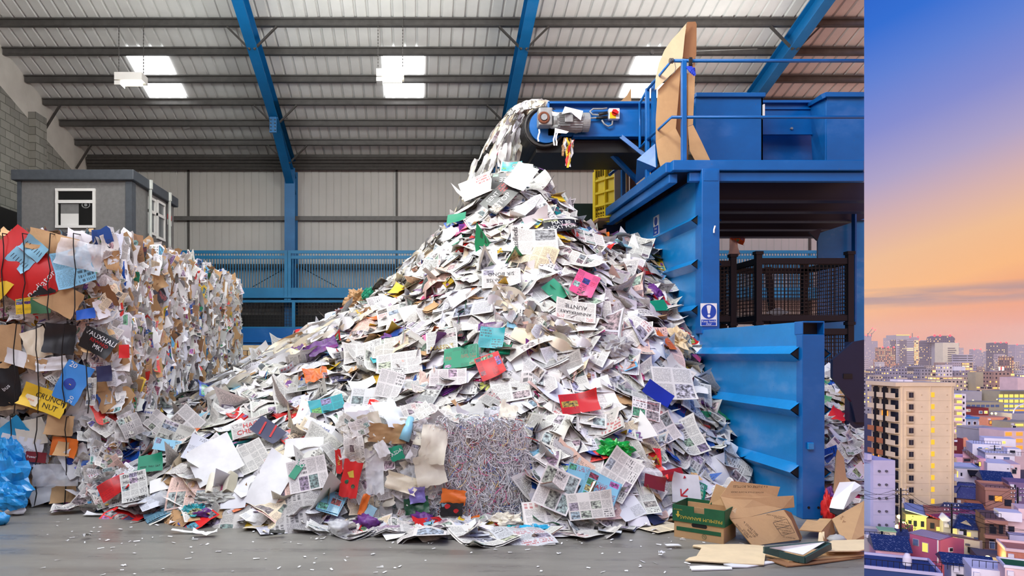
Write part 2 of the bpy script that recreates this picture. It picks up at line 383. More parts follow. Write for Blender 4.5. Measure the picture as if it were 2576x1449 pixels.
# outer weather skin of the roof, a hand above the inner sheets
mb = MB(); mb.add([(XL-.3,YB+.3,ROOF(YB+.3)+.22),(18,YB+.3,ROOF(YB+.3)+.22),(18,9,ROOF(9)+.22),(XL-.3,9,ROOF(9)+.22),(18,-8.2,ROOF(9)-1.7),(XL-.3,-8.2,ROOF(9)-1.7)], [(0,1,2,3),(3,2,4,5)])
struct(mb, 'roof_skin', M['galvdark'])
mb = MB()
pr = [(x, z*.55) for x, z in ribbed(XL-.1, 18, .25, .86, .03, .03)]
skin(pr, lambda x, z: (x, YB+z-.02, 0), lambda x, z: (x, YB+z-.02, 8.4), mb)
struct(mb, 'wall_back', M['clad'])
mb = MB(); mb.box(XL-.3, 18, YB+.08, YB+.25, 0, 8.4); struct(mb, 'wall_outer', M['galvdark'])
# left wall: blockwork under a white board that follows the roof slope
def leftpoly(mb, y0, y1, z0, off, th):
    n = 2
    vs = []
    for xx in (XL+th, XL-.2): vs += [(xx,y0,z0),(xx,y1,z0),(xx,y1,ROOF(y1)-off),(xx,y0,ROOF(y0)-off)]
    mb.add(vs, [(0,1,2,3),(7,6,5,4),(0,4,5,1),(1,5,6,2),(2,6,7,3),(3,7,4,0)])
mb = MB(); leftpoly(mb, 9, YB, 0, 1.12, 0); mb.box(XL-.2, XL, -8, 9, 0, ROOF(9)-2); struct(mb, 'wall_left', M['block'])
mb = MB()
vs = []
for xx in (XL-.04, XL-.18): vs += [(xx,9,ROOF(9)-1.14),(xx,YB,ROOF(YB)-1.14),(xx,YB,ROOF(YB)+.03),(xx,9,ROOF(9)+.03)]
mb.add(vs, [(0,1,2,3),(7,6,5,4)]); mb.box(XL-.2, XL-.05, -8, 9, ROOF(9)-2, ROOF(9)+.1)
struct(mb, 'wall_gable', M['render'])
mb = MB(); mb.box(XL-.1, XL+.18, 20.15, 20.75, 0, ROOF(20.6)-.75); struct(mb, 'wall_pier', M['block'])
mb = MB(); mb.box(XL+.005, XL+.03, 18.0, 19.6, 2.6, 5.55); struct(mb, 'dark_doorway', M['black'])  # black sheet stands for the dark of an open doorway
mb = MB(); mb.box(XL-.2, 3.2, -8.2, -8, 0, ROOF(9)-1.5); struct(mb, 'wall_front', M['clad'])
mb = MB(); mb.box(3.0, 3.2, -8, 1.6, 0, 7.5); struct(mb, 'wall_right', M['clad'])
# ---- purlins, rails, posts
def purlin_y(py): return 13.864/((HY-py)/F+.3056)
PUR = [-35, 45, 118, 188, 246, 300, 349]
for i, py in enumerate(PUR):
    y = purlin_y(py); z = ROOF(y)
    mb = MB(); dz = -.02
    mb.box(XL, 18, y-.02, y+.01, z-.18, z-.03)
    mb.box(XL, 18, y-.09, y+.01, z-.06, z-.03); mb.box(XL, 18, y-.02, y+.10, z-.2, z-.175)
    o = mb.build('purlin', M['galv'])
    tag(o, ['grey roof purlin just in front of the topmost visible row', 'topmost fully visible grey roof purlin, crossing above all the rooflights', 'grey roof purlin along the upper edge of the rooflights', 'grey roof purlin crossing the middle of the rooflights behind the lamps', 'grey roof purlin along the lower edge of the rooflights', 'second grey roof purlin above the dark eaves trim', 'first grey roof purlin above the dark eaves trim'][i], 'purlin', 'roof purlins')
mb = MB()
for k in range(4): mb.tube([(XL, YB-.35+k*.03, 8.15-k*.1), (18, YB-.35+k*.03, 8.15-k*.1)], .055, 8)
mb.box(XL, 18, YB-.3, YB-.1, 7.84, 8.3)
struct(mb, 'trim_1', M['galvdark'])
for k, z in enumerate((Zh(548, 23.9), Zh(668, 23.9))):
    mb = MB(); mb.box(XL, 18, YB-.18, YB-.03, z-.07, z+.0); mb.box(XL, 18, YB-.2, YB-.18, z-.1, z+.04)
    tag(mb.build('sheeting_rail', M['galv']), ('grey steel sheeting rail across the back wall above the walkway', 'grey steel sheeting rail on the back wall behind the balustrade bars')[k], 'wall rail')
for k, px in enumerate((475, 998, 1520, 2035)):
    mb = MB(); x = X(px, YB); mb.box(x-.035, x+.035, YB-.06, YB-.0, 0, 8.2)
    tag(mb.build('wall_post', M['galvdark']), ('slim dark post on the back wall beside the grey cabin', 'slim dark post on the back wall midway between cabin and heap peak', 'slim dark post on the back wall behind the conveyor', 'slim dark post on the back wall seen under the blue deck')[k], 'wall post')
# ---- portal frames: column, haunch, rafter, knee braces
def portal(x, label):
    t = empty('portal_frame', (x, 23.5, 0), label, 'steel frame', 'blue steel portal frames')
    mb = MB()
    for dx, wx in ((0, .03),): mb.box(x-.015, x+.015, 23.3, 23.85, 0, 7.7)
    mb.box(x-.17, x+.17, 23.28, 23.32, 0, 7.75); mb.box(x-.17, x+.17, 23.83, 23.87, 0, 7.75)
    mb.build('column', M['steelblue'], t)
    def beam(y0, y1, d0, d1, nm):
        mb = MB(); a0, a1 = ROOF(y0)-.26, ROOF(y1)-.26
        def wedge(xa, xb, t0, t1, b0, b1):
            vs = [(xa,y0,b0),(xb,y0,b0),(xb,y1,b1),(xa,y1,b1),(xa,y0,t0),(xb,y0,t0),(xb,y1,t1),(xa,y1,t1)]
            mb.add(vs, [(0,3,2,1),(4,5,6,7),(0,1,5,4),(1,2,6,5),(2,3,7,6),(3,0,4,7)])
        wedge(x-.012, x+.012, a0, a1, a0-d0, a1-d1)
        wedge(x-.13, x+.13, a0, a1, a0-.03, a1-.03)
        wedge(x-.13, x+.13, a0-d0, a1-d1, a0-d0-.03, a1-d1-.03)
        return mb.build(nm, M['steelblue'], t)
    beam(9.5, 23.8, .46, .46, 'rafter'); beam(20.6, 23.8, .5, 1.0, 'haunch')
    mb = MB(); z = ROOF(20.6)-.26; mb.box(x-.1, x+.1, 20.55, 20.62, z-.95, z-.5); mb.build('end_plate', M['steelblue'], t)
    for k in range(8):
        mb = MB(); z = ROOF(20.6)-1.15+(k//2)*.1; mb.cyl((x-.06+.12*(k % 2), 20.5, z), (x-.06+.12*(k % 2), 20.56, z), .018, 6); mb.build('bolt', M['galvdark'], t)
    for py in (45, 246, 349):
        for sd in (-1, 1):
            y = purlin_y(py); mb = MB()
            mb.bar((x+sd*.62, y, ROOF(y)-.22), (x+sd*.05, y+.02, ROOF(y)-.78), .07, .04); mb.build('knee_brace', M['galvdark'], t)
    return t
portal(-4.09, 'blue portal frame whose column stands behind the walkway between cabin and heap')
portal(2.71, 'blue portal frame sloping down behind the end of the conveyor')
portal(9.5, 'blue portal frame sloping down above the hopper panels')
mb = MB(); t = empty('gable_brace', (XL, 20, 7.9), 'dark steel brace from the gable wall to the purlins', 'brace')
for y in (purlin_y(246), purlin_y(349)):
    mb = MB(); mb.bar((XL+.5, y, ROOF(y)-.2), (XL+.02, y+.02, ROOF(y)-.95), .08, .04); mb.build('strut', M['galvdark'], t)
# ---- rooflights and hanging lamps
ya, yb, yc = purlin_y(128), purlin_y(188), purlin_y(246)
n = 0
for x0, x1 in ((-7.74, -6.66), (-.87, .23), (5.95, 7.05)):
    for (y0, y1) in ((18.9, 19.88), (19.96, 20.88)):
        n += 1; mb = MB()
        z0, z1 = ROOF(y0)-.06, ROOF(y1)-.06
        xs = np.linspace(x0, x1, 13)
        vs = [(x, y0, z0+(.02 if i % 4 < 2 else 0)) for i, x in enumerate(xs)]+[(x, y1, z1+(.02 if i % 4 < 2 else 0)) for i, x in enumerate(xs)]
        mb.add(vs, [(i, 13+i, 14+i, i+1) for i in range(12)])
        struct(mb, 'window_%d' % n, M['rooflight'])
def highbay(px, py, d, label, chain=True, light=True, grp='hanging lamps', top=None):
    c = P(px, py, d); t = empty('hanging_lamp', c, label, 'lamp', grp)
    mb = MB(); w, dp, h = .34, .2, .11
    vs = []
    for zz, k in ((h, 1), (-h*.7, 1.0)): vs += [(c.x-w*k,c.y-dp,c.z+zz),(c.x+w*k,c.y-dp,c.z+zz),(c.x+w*k,c.y+dp,c.z+zz),(c.x-w*k,c.y+dp,c.z+zz)]
    mb.add(vs, [(4,5,6,7),(0,1,5,4),(1,2,6,5),(2,3,7,6),(3,0,4,7)]); mb.build('housing', M['whiteplastic'], t)
    mb = MB(); mb.tube([(c.x-w*.5, c.y-.05, c.z-.13), (c.x+w*.85, c.y-.05, c.z-.13)], .055, 8); mb.build('tube', M['lamp'], t)
    mb = MB(); mb.box(c.x-w, c.x-w*.55, c.y-dp, c.y+dp*.4, c.z-.2, c.z-.1); mb.build('gear_tray', M['whiteplastic'], t)
    for sx in (-.9, .9):
        mb = MB(); zt = ROOF(c.y)-.1 if top is None else top
        k = 0; z = c.z+h
        while z < zt:
            a = .012; mb.box(c.x+sx*w-(a if k % 2 else .004), c.x+sx*w+(a if k % 2 else .004), c.y-(.004 if k % 2 else a), c.y+(.004 if k % 2 else a), z, z+.045); z += .04; k += 1
        mb.build('chain', M['galv'], t)
    return t
highbay(330, 200, 17.8, 'white hanging lamp with a glowing tube beside the gable wall rooflight')
highbay(982, 191, 17.8, 'white box lamp hanging in front of the rooflight above the heap')
def area(name, loc, sx, sy, power, col=(1,.985,.95), rot=(0,0,0)):
    l = bpy.data.lights.new(name, 'AREA'); l.shape = 'RECTANGLE'; l.size = sx; l.size_y = sy; l.energy = power; l.color = col
    o = bpy.data.objects.new(name, l); COL.objects.link(o); o.location = loc; o.rotation_euler = rot; return o
mb = MB()
c1 = P(1325, 128, 17.9); c2 = P(1640, 132, 17.5); c3 = P(1905, 123, 17.5)
mb.tube([c1, c2, c3], .012, 6); mb.cyl(c2+Vector((0,-.04,0)), c2+Vector((0,.04,0)), .05, 10)
tag(mb.build('cable', M['galv']), 'thin grey cable strung under the roof past the third rooflight', 'cable')
# ================================================================ walkway at the back wall
YW = 22.9
def balustrade(px0, px1, label):
    x0, x1 = X(px0, YW), X(px1, YW); zt = Zh(634, YW); zb = Zh(724, YW)
    t = empty('walkway_railing', (x0, YW, zb), label, 'railing', 'blue walkway railings')
    for z in (zt, zt-.17):
        mb = MB(); mb.box(x0, x1, YW-.03, YW+.03, z-.05, z+.05); mb.build('rail', M['railblue'], t)
    n = int((x1-x0)/.088); k = 0; proto = None; rest = MB()
    for i in range(n):
        x = x0+.05+i*(x1-x0-.1)/max(n-1, 1)
        if x > CUT*YW: break
        if i < 96:
            mb = MB(); mb.box(x-.013, x+.013, YW-.013, YW+.013, zb, zt-.05); mb.build('baluster', M['railblue'], t)
        else: rest.box(x-.013, x+.013, YW-.013, YW+.013, zb, zt-.05)
    if rest.v: tag(rest.build('balusters_beyond', M['railblue'], t), kind='stuff')
    for x in (x0+.03, x1-.03):
        mb = MB(); mb.box(x-.05, x+.05, YW-.05, YW+.05, zb-.4, zt+.04); mb.build('railing_post', M['railblue'], t)
    return t
balustrade(437, 722, 'blue walkway railing between the grey cabin and the first column')
balustrade(726, 1270, 'blue walkway railing between the first column and the paper heap')
balustrade(1700, 2090, 'blue walkway railing seen under the press deck')
def beamx(name, px0, px1, y0, y1, d, th, mat, label, cat='beam'):
    mb = MB(); mb.box(X(px0, d), X(px1, d), d, d+th, Zh(y1, d), Zh(y0, d)); return tag(mb.build(name, M[mat], bevel=.01), label, cat)
mb = MB(); x0, x1 = X(437, YW), X(1500, YW)
mb.box(x0, x1, YW-.02, YW+.9, Zh(748, YW), Zh(724, YW)); mb.box(x0, x1, YW-.1, YW, Zh(750, YW), Zh(746, YW))
tag(mb.build('walkway_beam', M['railblue']), 'wide bright blue edge beam under the walkway railings by the column', 'beam')
mb = MB(); mb.box(X(1700, YW), 18, YW-.02, YW+.9, Zh(750, YW), Zh(722, YW))
tag(mb.build('walkway_beam', M['railblue']), 'bright blue walkway edge beam seen through the black cages', 'beam')
def meshfence(px0, px1, label):
    d = YW; x0, x1 = X(px0, d), X(px1, d); z0, z1 = Zh(824, d), Zh(758, d)
    t = empty('mesh_fence', (x0, d, z0), label, 'fence')
    mb = MB(); mb.bar((x0,d,z1), (x1,d,z1), .08); mb.bar((x0,d,z0), (x1,d,z0), .05); mb.build('rail', M['railblue'], t)
    for px in np.linspace(px0, px1, 5):
        mb = MB(); x = X(px, d); mb.box(x-.05, x+.05, d-.05, d+.05, 0, z1); mb.build('fence_post', M['railblue'], t)
    mb = MB(); x = x0
    while x < x1: mb.box(x-.006, x+.006, d-.006, d+.006, z0, z1); x += .1
    z = z0
    while z < z1: mb.box(x0, x1, d-.006, d+.006, z-.006, z+.006); z += .1
    mb.build('wire_mesh', M['wire'], t)
meshfence(602, 1150, 'blue framed mesh fence under the walkway behind the paper heap')
mb = MB(); mb.box(X(585, YW-.3), X(1500, YW-.3), YW-.3, YW-.2, .05, Zh(826, YW)); mb.box(X(585, YW-.3), X(1500, YW-.3), YW-.36, YW-.3, Zh(862, YW), Zh(854, YW))
for px in (600, 900, 1200): mb.box(X(px, YW)-.06, X(px, YW)+.06, YW-.4, YW-.2, 0, 1.0)
tag(mb.build('blue_barrier', M['blue']), 'long blue steel barrier panel along the back of the hall', 'barrier')
mb = MB(); mb.tube([P(758, 722, YW-.06), P(790, 700, YW-.06), P(760, 676, YW-.06)], .01, 5)
k = 0
for (a, b) in (((635, 722), (716, 676)), ((756, 672), (848, 722))):
    mb = MB(); mb.tube([P(a[0], a[1], YW+.3), P(b[0], b[1], YW+.3)], .014, 6)
    tag(mb.build('tension_wire', M['wire']), ('thin dark tension wire rising to the column behind the railing', 'thin dark tension wire falling away from the column toward the heap')[k], 'wire'); k += 1
mb = MB(); mb.box(X(588, 23.5), X(900, 23.5), 23.3, 23.75, Zh(826, 23.5), Zh(793, 23.5)); tag(mb.build('rubber_belt_roll', M['black'], bevel=.05), 'low black bundle lying behind the mesh fence', 'bundle')
# flattened cartons stacked at the back beside the bales
cy = 15.6
rows = [(592, 690, 868, 882, 'cardlight'), (585, 622, 882, 895, 'card'), (622, 690, 882, 895, 'cardlight'), (585, 605, 895, 908, 'cardlight'), (606, 700, 895, 910, 'card'), (585, 700, 910, 935, 'cardlight')]
for i, (a, b, y0, y1, mt) in enumerate(rows):
    t = empty('carton', P((a+b)/2, y1, cy), ['long flat brown carton on top of the stack beside the bales', 'short brown carton second from the top beside the bales', 'pale carton second from the top beside the blue barrier', 'small pale carton third down beside the bales', 'brown carton with a white label in the stack by the barrier', 'wide brown carton at the bottom of the stack beside the bales'][i], 'carton', 'cartons stacked by the barrier')
    mb = MB(); mb.box(X(a, cy)+.01, X(b, cy)-.01, cy, cy+.6, Zh(y1, cy)+.004, Zh(y0, cy)-.004); mb.build('box_body', M[mt], t, bevel=.006)
    mb = MB(); mb.box(X((a+b)/2, cy)-.03, X((a+b)/2, cy)+.03, cy-.004, cy+.6, Zh(y0, cy)-.004, Zh(y0, cy)-.002); mb.build('tape', M['carddark'], t)
mb = MB(); mb.box(X(585, cy), X(705, cy), cy-.1, cy+.8, 0, Zh(935, cy)); tag(mb.build('pallet_base', M['carddark']), 'low wooden pallet base under the stacked cartons', 'pallet')  # solid block stands for a pallet under the cartons
mb = MB(); mb.box(X(653, cy), X(668, cy), cy-.006, cy, Zh(908, cy), Zh(898, cy)); mb.build('paper_label', M['white'], bpy.data.objects['carton.004'])
# ================================================================ grey site cabin
yc0, yc1 = 16.5, 19.4; xa, xb = X(47, yc0), X(330, yc0); zt = Zh(440, yc0)
t = empty('site_cabin', (xa, yc0, 0), 'grey site cabin with white framed windows behind the stacked bales', 'cabin')
mb = MB(); mb.box(xa, xb, yc0, yc1, 0, zt); mb.build('cabin_body', M['cabin'], t)
mb = MB(); mb.box(xa-.12, xb+.1, yc0-.12, yc1+.1, zt-.14, zt+.1); mb.build('roof_fascia', M['cabindk'], t, bevel=.02)
mb = MB(); mb.box(xa-.02, xa+.07, yc0-.03, yc0+.05, 0, zt-.1); mb.build('corner_trim', M['cabindk'], t)
mb = MB(); mb.box(xb-.12, xb+.03, yc0-.03, yc0+.2, 0, zt-.1); mb.build('corner_trim', M['cabindk'], t)
def fwin(px0, px1, py0, py1, split, d):
    x0, x1, z0, z1 = X(px0, d), X(px1, d), Zh(py1, d), Zh(py0, d); zs = Zh(split, d)
    mb = MB(); f = .06
    for (a, b, c_, e) in ((x0, x1, z1-f, z1), (x0, x1, z0, z0+f), (x0, x1, zs-f*.6, zs+f*.6)): mb.box(a, b, d-.05, d+.01, c_, e)
    mb.box(x0+.002, x0+f, d-.046, d+.008, z0+f, z1-f); mb.box(x1-f, x1-.002, d-.046, d+.008, z0+f, z1-f)
    w = mb.build('cabin_window', M['whiteplastic'], t)
    mb = MB(); mb.box(x0+f, x1-f, d-.015, d-.005, z0+f, zs-f*.6); mb.box(x0+f, x1-f, d-.015, d-.005, zs+f*.6, z1-f); mb.build('pane', M['glassdark'], w)
    mb = MB(); mb.box(X(154, d), X(199, d), d-.02, d-.016, z0+f, zs-f*.8); mb.build('blind', M['cabin'], w)
    mb = MB(); mb.box(X(154, d), X(199, d), d-.024, d-.0205, z0+f, Zh(538, d)); mb.build('paper_notice', M['whiteplastic'], w)
    mb = MB()
    mb.tube([(X(217, d)+.09*math.cos(a*.524), d-.02, Zh(516, d)+.07*math.sin(a*.524)) for a in range(13)], .012, 5); mb.cyl((X(217, d), d-.03, Zh(516, d)), (X(217, d), d-.016, Zh(516, d)), .035, 10); mb.build('wall_fan', M['motor'], w)
fwin(141, 241, 475, 574, 508, yc0)
def swin(ya, yb, z0, z1, zs):
    d = xb; mb = MB(); f = .06
    for (c_, e) in ((z1-f, z1), (z0, z0+f), (zs-f*.6, zs+f*.6)): mb.box(d-.01, d+.05, ya, yb, c_, e)
    mb.box(d-.008, d+.046, ya, ya+f, z0+f, z1-f); mb.box(d-.008, d+.046, yb-f, yb, z0+f, z1-f)
    w = mb.build('cabin_window', M['whiteplastic'], t)
    mb = MB(); mb.box(d+.005, d+.015, ya+f, yb-f, z0+f, zs-f*.6); mb.box(d+.005, d+.015, ya+f, yb-f, zs+f*.6, z1-f); mb.build('pane', M['glassgrey'], w)
dX = lambda px: xb*F/(px-CX)
swin(dX(372), dX(388), Zh(590, 17.7), Zh(497, 17.7), Zh(533, 17.7))
swin(dX(393), dX(412), Zh(603, 18.3), Zh(507, 18.3), Zh(543, 18.3))
for px, yy in ((368, 443), (417, 478)):
    d = dX(px); mb = MB(); mb.tube([(xb+.1, d, 0), (xb+.1, d, zt+.05)], .04, 10); mb.tube([(xb+.1, d, zt-.12), (xb+.1, d, zt+.1)], .06, 8); mb.build('drainpipe', simple('pale_grey_pipe', (186,192,188), .4), t)
mb = MB(); add_text(mb, '26', (xb+.006, dX(343), Zh(462, 17)), (0,1,0), (0,0,1), .16); mb.build('number', M['ink'], t)
mb = MB(); mb.box(xb, xb+.012, dX(421), dX(431), Zh(552, 19), Zh(540, 19)); mb.build('sign_plate', M['red'], t)
mb = MB(); mb.box(xb, xb+.012, dX(421), dX(431), Zh(566, 19), Zh(553, 19)); mb.build('sign_plate', M['whiteplastic'], t)
# ================================================================ the blue baler press, its deck and conveyor
XW = 3.99
YP, YG, YE = 10.05, 7.37, 14.8
press = empty('baling_press', (XW, YP, 0), 'blue steel baling press with ribbed side wall beside the paper heap', 'press')
mb = MB(); mb.box(XW, XW+.2, YP+.1, YE, 0, 4.2); mb.build('side_wall', M['bluewall'], press)
mb = MB(); mb.box(XW, XW+.2, YG+.12, YP, 0, 2.03); mb.build('gate_wall', M['bluewall'], press)
def rib(z, y0, y1):
    mb = MB(); h, dp = .085, .11
    for sx, x in ((-1, XW), (1, XW+.21)):
        a = [(x, z-h), (x+sx*dp, z), (x, z+h)]
        vs = [(p[0], y0, p[1]) for p in a]+[(p[0], y1, p[1]) for p in a]
        mb.add(vs, [(0,1,4,3),(1,2,5,4)])
    mb.build('pressed_rib', M['bluewall'], press)
    mb = MB()
    for sx, x in ((-1, XW+.0), (1, XW+.21)):
        a = [(x, z-h*.8), (x+sx*dp*.85, z), (x, z+h*.8)]
        mb.add([(p[0], y0+.012, p[1]) for p in a], [(0,1,2)])
    mb.build('rib_hollow', M['black'], press)
for z in (3.58, 2.96, 2.31): rib(z, YP+.02, YE)
for z in (1.70, 1.12, .47): rib(z, YG+.04, YP+.3)
mb = MB(); mb.box(XW-.015, XW+.235, YP-.12, YP+.12, 1.98, 4.27); mb.build('post', M['blue'], press, bevel=.012)
mb = MB(); mb.box(XW+.01, XW+.21, YP-.126, YP-.12, 4.1, 4.24); mb.build('cover_plate', M['blue'], press, bevel=.004)
xg = XW
mb = MB()
w0, w1 = xg-.015, xg+.215
mb.box(w0, w1, YG-.02, YG+.1, 0, 1.9); mb.box(w0, w0+.012, YG-.02, YG+.14, 1.9, 2.03); mb.box(w1-.012, w1, YG-.02, YG+.14, 1.9, 2.03); mb.box(w0, w1, YG-.02, YG+.14, 2.02, 2.035)
mb.build('gate_post', M['blue'], press, bevel=.006)
mb = MB(); mb.box(w0+.012, w1-.012, YG+.1, YG+.11, 1.9, 2.02); mb.build('tube_opening', M['black'], press)
for k in (0, 1):
    mb = MB(); mb.cyl((xg+.05+k*.1, YG-.024, .12), (xg+.05+k*.1, YG-.018, .12), .014, 10); mb.build('bolt_hole', M['black'], press)
mb = MB(); mb.box(xg+.03, xg+.09, YG-.05, YG-.02, .72, .79); mb.build('latch', M['bluewall'], press, bevel=.005)
mb = MB(); mb.slab([(XW-.0, YP+.1, 4.2), (XW, YE, 4.2), (XW+.2, YE, 4.2), (XW+.2, YP+.1, 4.2)], .02); mb.build('top_edge', M['blue'], press)
# deck
XD = 3.58; YD = 10.0
deck = empty('press_deck', (XD, YD, 4.1), 'blue raised steel deck with edge beams above the press', 'deck')
zt0, zm, zb = Zh(405, YD), Zh(432, YD), Zh(456, YD)
mb = MB(); mb.box(XD, 9, YD-.06, YD+.06, zm+.006, zt0); mb.box(XD+.25, 9, YD, YD+.1, zb, zm-.004); mb.build('front_beam', M['blue'], deck, bevel=.01)
mb = MB(); mb.box(XD-.06, XD+.06, YD+.06, 13.6, zm+.006, zt0); mb.box(XD+.0, XD+.12, YD+.1, 13.4, zb, zm-.004); mb.build('side_beam', M['blue'], deck, bevel=.01)
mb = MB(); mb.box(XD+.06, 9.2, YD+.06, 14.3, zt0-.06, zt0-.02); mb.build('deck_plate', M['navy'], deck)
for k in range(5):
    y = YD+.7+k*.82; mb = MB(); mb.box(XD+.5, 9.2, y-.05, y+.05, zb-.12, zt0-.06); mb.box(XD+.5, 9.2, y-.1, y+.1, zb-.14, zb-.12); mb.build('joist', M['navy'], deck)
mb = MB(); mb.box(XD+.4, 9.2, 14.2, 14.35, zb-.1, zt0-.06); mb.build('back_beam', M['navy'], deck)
mb = MB(); mb.bar((X(1950, 14.1), 14.1, 4.15), (X(1995, 14.1), 14.0, 4.4), .06); mb.build('cross_brace', M['bluewall'], deck)
# chamber plate and gusset
ch = empty('press_chamber', (7.0, 12.4, 0), 'large dull blue press chamber plate behind the black cages', 'press chamber')
xc = X(2056, 12.4)
mb = MB(); mb.slab([(xc, 12.4, 0), (xc+2, 12.2, 0), (xc+2, 12.2, 4.2), (xc+.75, 12.3, Zh(550, 12.3)), (xc, 12.4, Zh(588, 12.4))], .05); mb.build('plate', M['bluewall'], ch)
mb = MB(); mb.slab([(xc-.02, 12.38, Zh(606, 12.4)), (X(2032, 12.4), 12.38, Zh(585, 12.4)), (xc+.06, 12.38, Zh(575, 12.4))], .04); mb.build('gusset', M['navy'], ch)
mb = MB(); mb.box(X(2142, 12.2), X(2146, 12.2), 12.1, 12.2, 2.2, 4.2); mb.build('seam', M['blue'], ch)
gt = empty('press_ram_gate', (X(2090, 8.6), 8.6, 0), 'dark navy slanted steel gate behind the low blue gate wall', 'gate')
mb = MB(); d = 8.6; mb.slab([P(2092, 905, d), P(2145, 860, d), P(2200, 850, d), P(2200, 1062, d), P(2150, 1062, d), P(2140, 1010, d), P(2092, 950, d)], .05); mb.build('plate', M['navy'], gt)
mb = MB(); mb.box(X(2118, d), X(2140, d), d-.035, d-.025, Zh(952, d), Zh(940, d)); mb.build('slot', M['black'], gt)
mb = MB(); mb.box(X(2140, d), X(2180, d), d+.02, d+.12, 0, Zh(860, d)); mb.build('gate_leg', M['navy'], gt)
# signs
sg = empty('safety_sign', P(1783, 790, YP-.13), 'white and blue keep hands clear sign on the press post', 'sign')
d = YP-.13
def rect(mb, px0, px1, py0, py1, d, th=.006): return mb.box(X(px0, d), X(px1, d), d-th, d, Zh(py1, d), Zh(py0, d))
mb = MB(); rect(mb, 1762, 1803, 763, 820, d); mb.build('sign_board', M['white'], sg)
cx_, cz_ = X(1782.5, d), Zh(783.5, d); r = 18.5*d/F
mb = MB(); mb.cyl((cx_, d-.009, cz_), (cx_, d-.0062, cz_), r, 40); mb.build('roundel', M['signblue'], sg)
mb = MB(); mb.add([(cx_-.032, d-.012, cz_+.072), (cx_-.02, d-.012, cz_+.085), (cx_+.02, d-.012, cz_+.085), (cx_+.032, d-.012, cz_+.072), (cx_+.014, d-.012, cz_-.03), (cx_-.014, d-.012, cz_-.03)], [(5,4,3,2,1,0)]); mb.cyl((cx_, d-.012, cz_-.062), (cx_, d-.009, cz_-.062), .02, 20); mb.build('exclamation_mark', M['white'], sg)
mb = MB(); rect(mb, 1764, 1801, 804, 818.5, d-.006, .003); mb.build('text_band', M['signblue'], sg)
mb = MB(); add_text(mb, 'Keep hands', (cx_, d-.0105, Zh(808.5, d)), (1,0,0), (0,0,1), .042); add_text(mb, 'clear', (cx_, d-.0105, Zh(815, d)), (1,0,0), (0,0,1), .042); mb.build('lettering', M['white'], sg)
for i, (y, z0, z1, w) in enumerate(((XW*F/(1652-CX), 3.66, 3.98, .26), (XW*F/(1579-CX), 3.55, 3.95, .26))):
    s2 = empty('safety_sign', (XW-.01, y, z0), ('narrow white and blue sign on the press wall nearer the post', 'narrow white and blue sign on the press wall beside the heap')[i], 'sign', 'signs on the press wall')
    mb = MB(); mb.box(XW-.012, XW-.002, y-w/2, y+w/2, z0, z1); mb.build('sign_board', M['white'], s2)
    mb = MB(); mb.box(XW-.016, XW-.012, y-w/2+.01, y+w/2-.01, z0+.01, z0+.15); mb.build('text_band', M['signblue'], s2)
    mb = MB(); zc = z1-.09; mb.cyl((XW-.016, y, zc), (XW-.012, y, zc), .07, 20); mb.build('roundel', M['signblue'], s2)
    mb = MB(); add_text(mb, 'Keep', (XW-.018, y, z0+.11), (0,-1,0), (0,0,1), .06); add_text(mb, 'clear', (XW-.018, y, z0+.05), (0,-1,0), (0,0,1), .06); mb.build('lettering', M['white'], s2)
# deck railing
rl = empty('deck_railing', P(1720, 405, YD), 'blue tube railing round the deck in front of the cardboard', 'railing')
zr, zm2 = Zh(153, YD), Zh(295, YD)
yb2, yb3 = 11.05, 11.25
A = Vector((XD, YD, zr)); A2 = Vector((XD, YD, zm2))
mb = MB(); mb.tube([(10, YD, zr), A, (XD, yb2, zr-.02)], .024, 10); mb.build('top_rail', M['blue'], rl, smooth=True)
mb = MB(); mb.tube([(10, YD, zm2), A2, (XD, yb2, zm2)], .022, 10); mb.build('mid_rail', M['blue'], rl, smooth=True)
mb = MB(); mb.box(X(1714, YD), X(1726, YD), YD-.03, YD+.03, zt0, zr); mb.build('railing_post', M['blue'], rl, bevel=.006)
mb = MB(); mb.box(XD-.03, XD+.03, yb2-.03, yb2+.03, zt0-.15, zr); mb.build('railing_post', M['blue'], rl, bevel=.006)
mb = MB(); mb.tube([(XD, yb2, zr-.02), (XD-.02, yb3+.1, zr-.12), (XD-.02, yb3+.1, zm2-.05), (XD, yb2, zm2)], .022, 8); mb.build('end_loop', M['blue'], rl, smooth=True)
bt = empty('rope_tie', (X(1735, YD), YD-.02, zr), 'black and blue strap tied round the top deck rail', 'strap')
mb = MB()
for k in range(3): mb.tube([(X(1735, YD)+.012*k+.05*math.cos(a*.6)*.4, YD+.055*math.cos(a*.6), zr-.04+.075*math.sin(a*.6)) for a in range(12)], .014, 6)
mb.build('black_loop', M['black'], bt)
mb = MB()
for k in range(4): mb.tube([(X(1726+k*3, YD), YD-.04, zr-.1), (X(1732+k*4, YD), YD-.06, zr-.17-.02*k), (X(1744, YD), YD-.03, zr-.12-.02*k)], .02, 6)
mb.build('blue_rag', simple('blue_cloth', (28,60,190), .7), bt)
wt = empty('wire_tie', (X(1689, YD), YD, zr), 'thin wire wound round the corner of the top deck rail', 'wire')
mb = MB()
for k in range(4): mb.tube([(X(1685+k*2.4, YD), YD+.034*math.cos(a), zr+.034*math.sin(a)) for a in [i*.7 for i in range(10)]], .005, 5)
mb.tube([P(1697, 156, YD-.03), P(1700, 170, YD-.03), P(1697, 184, YD-.03)], .004, 5); mb.build('winding', M['galv'], wt)
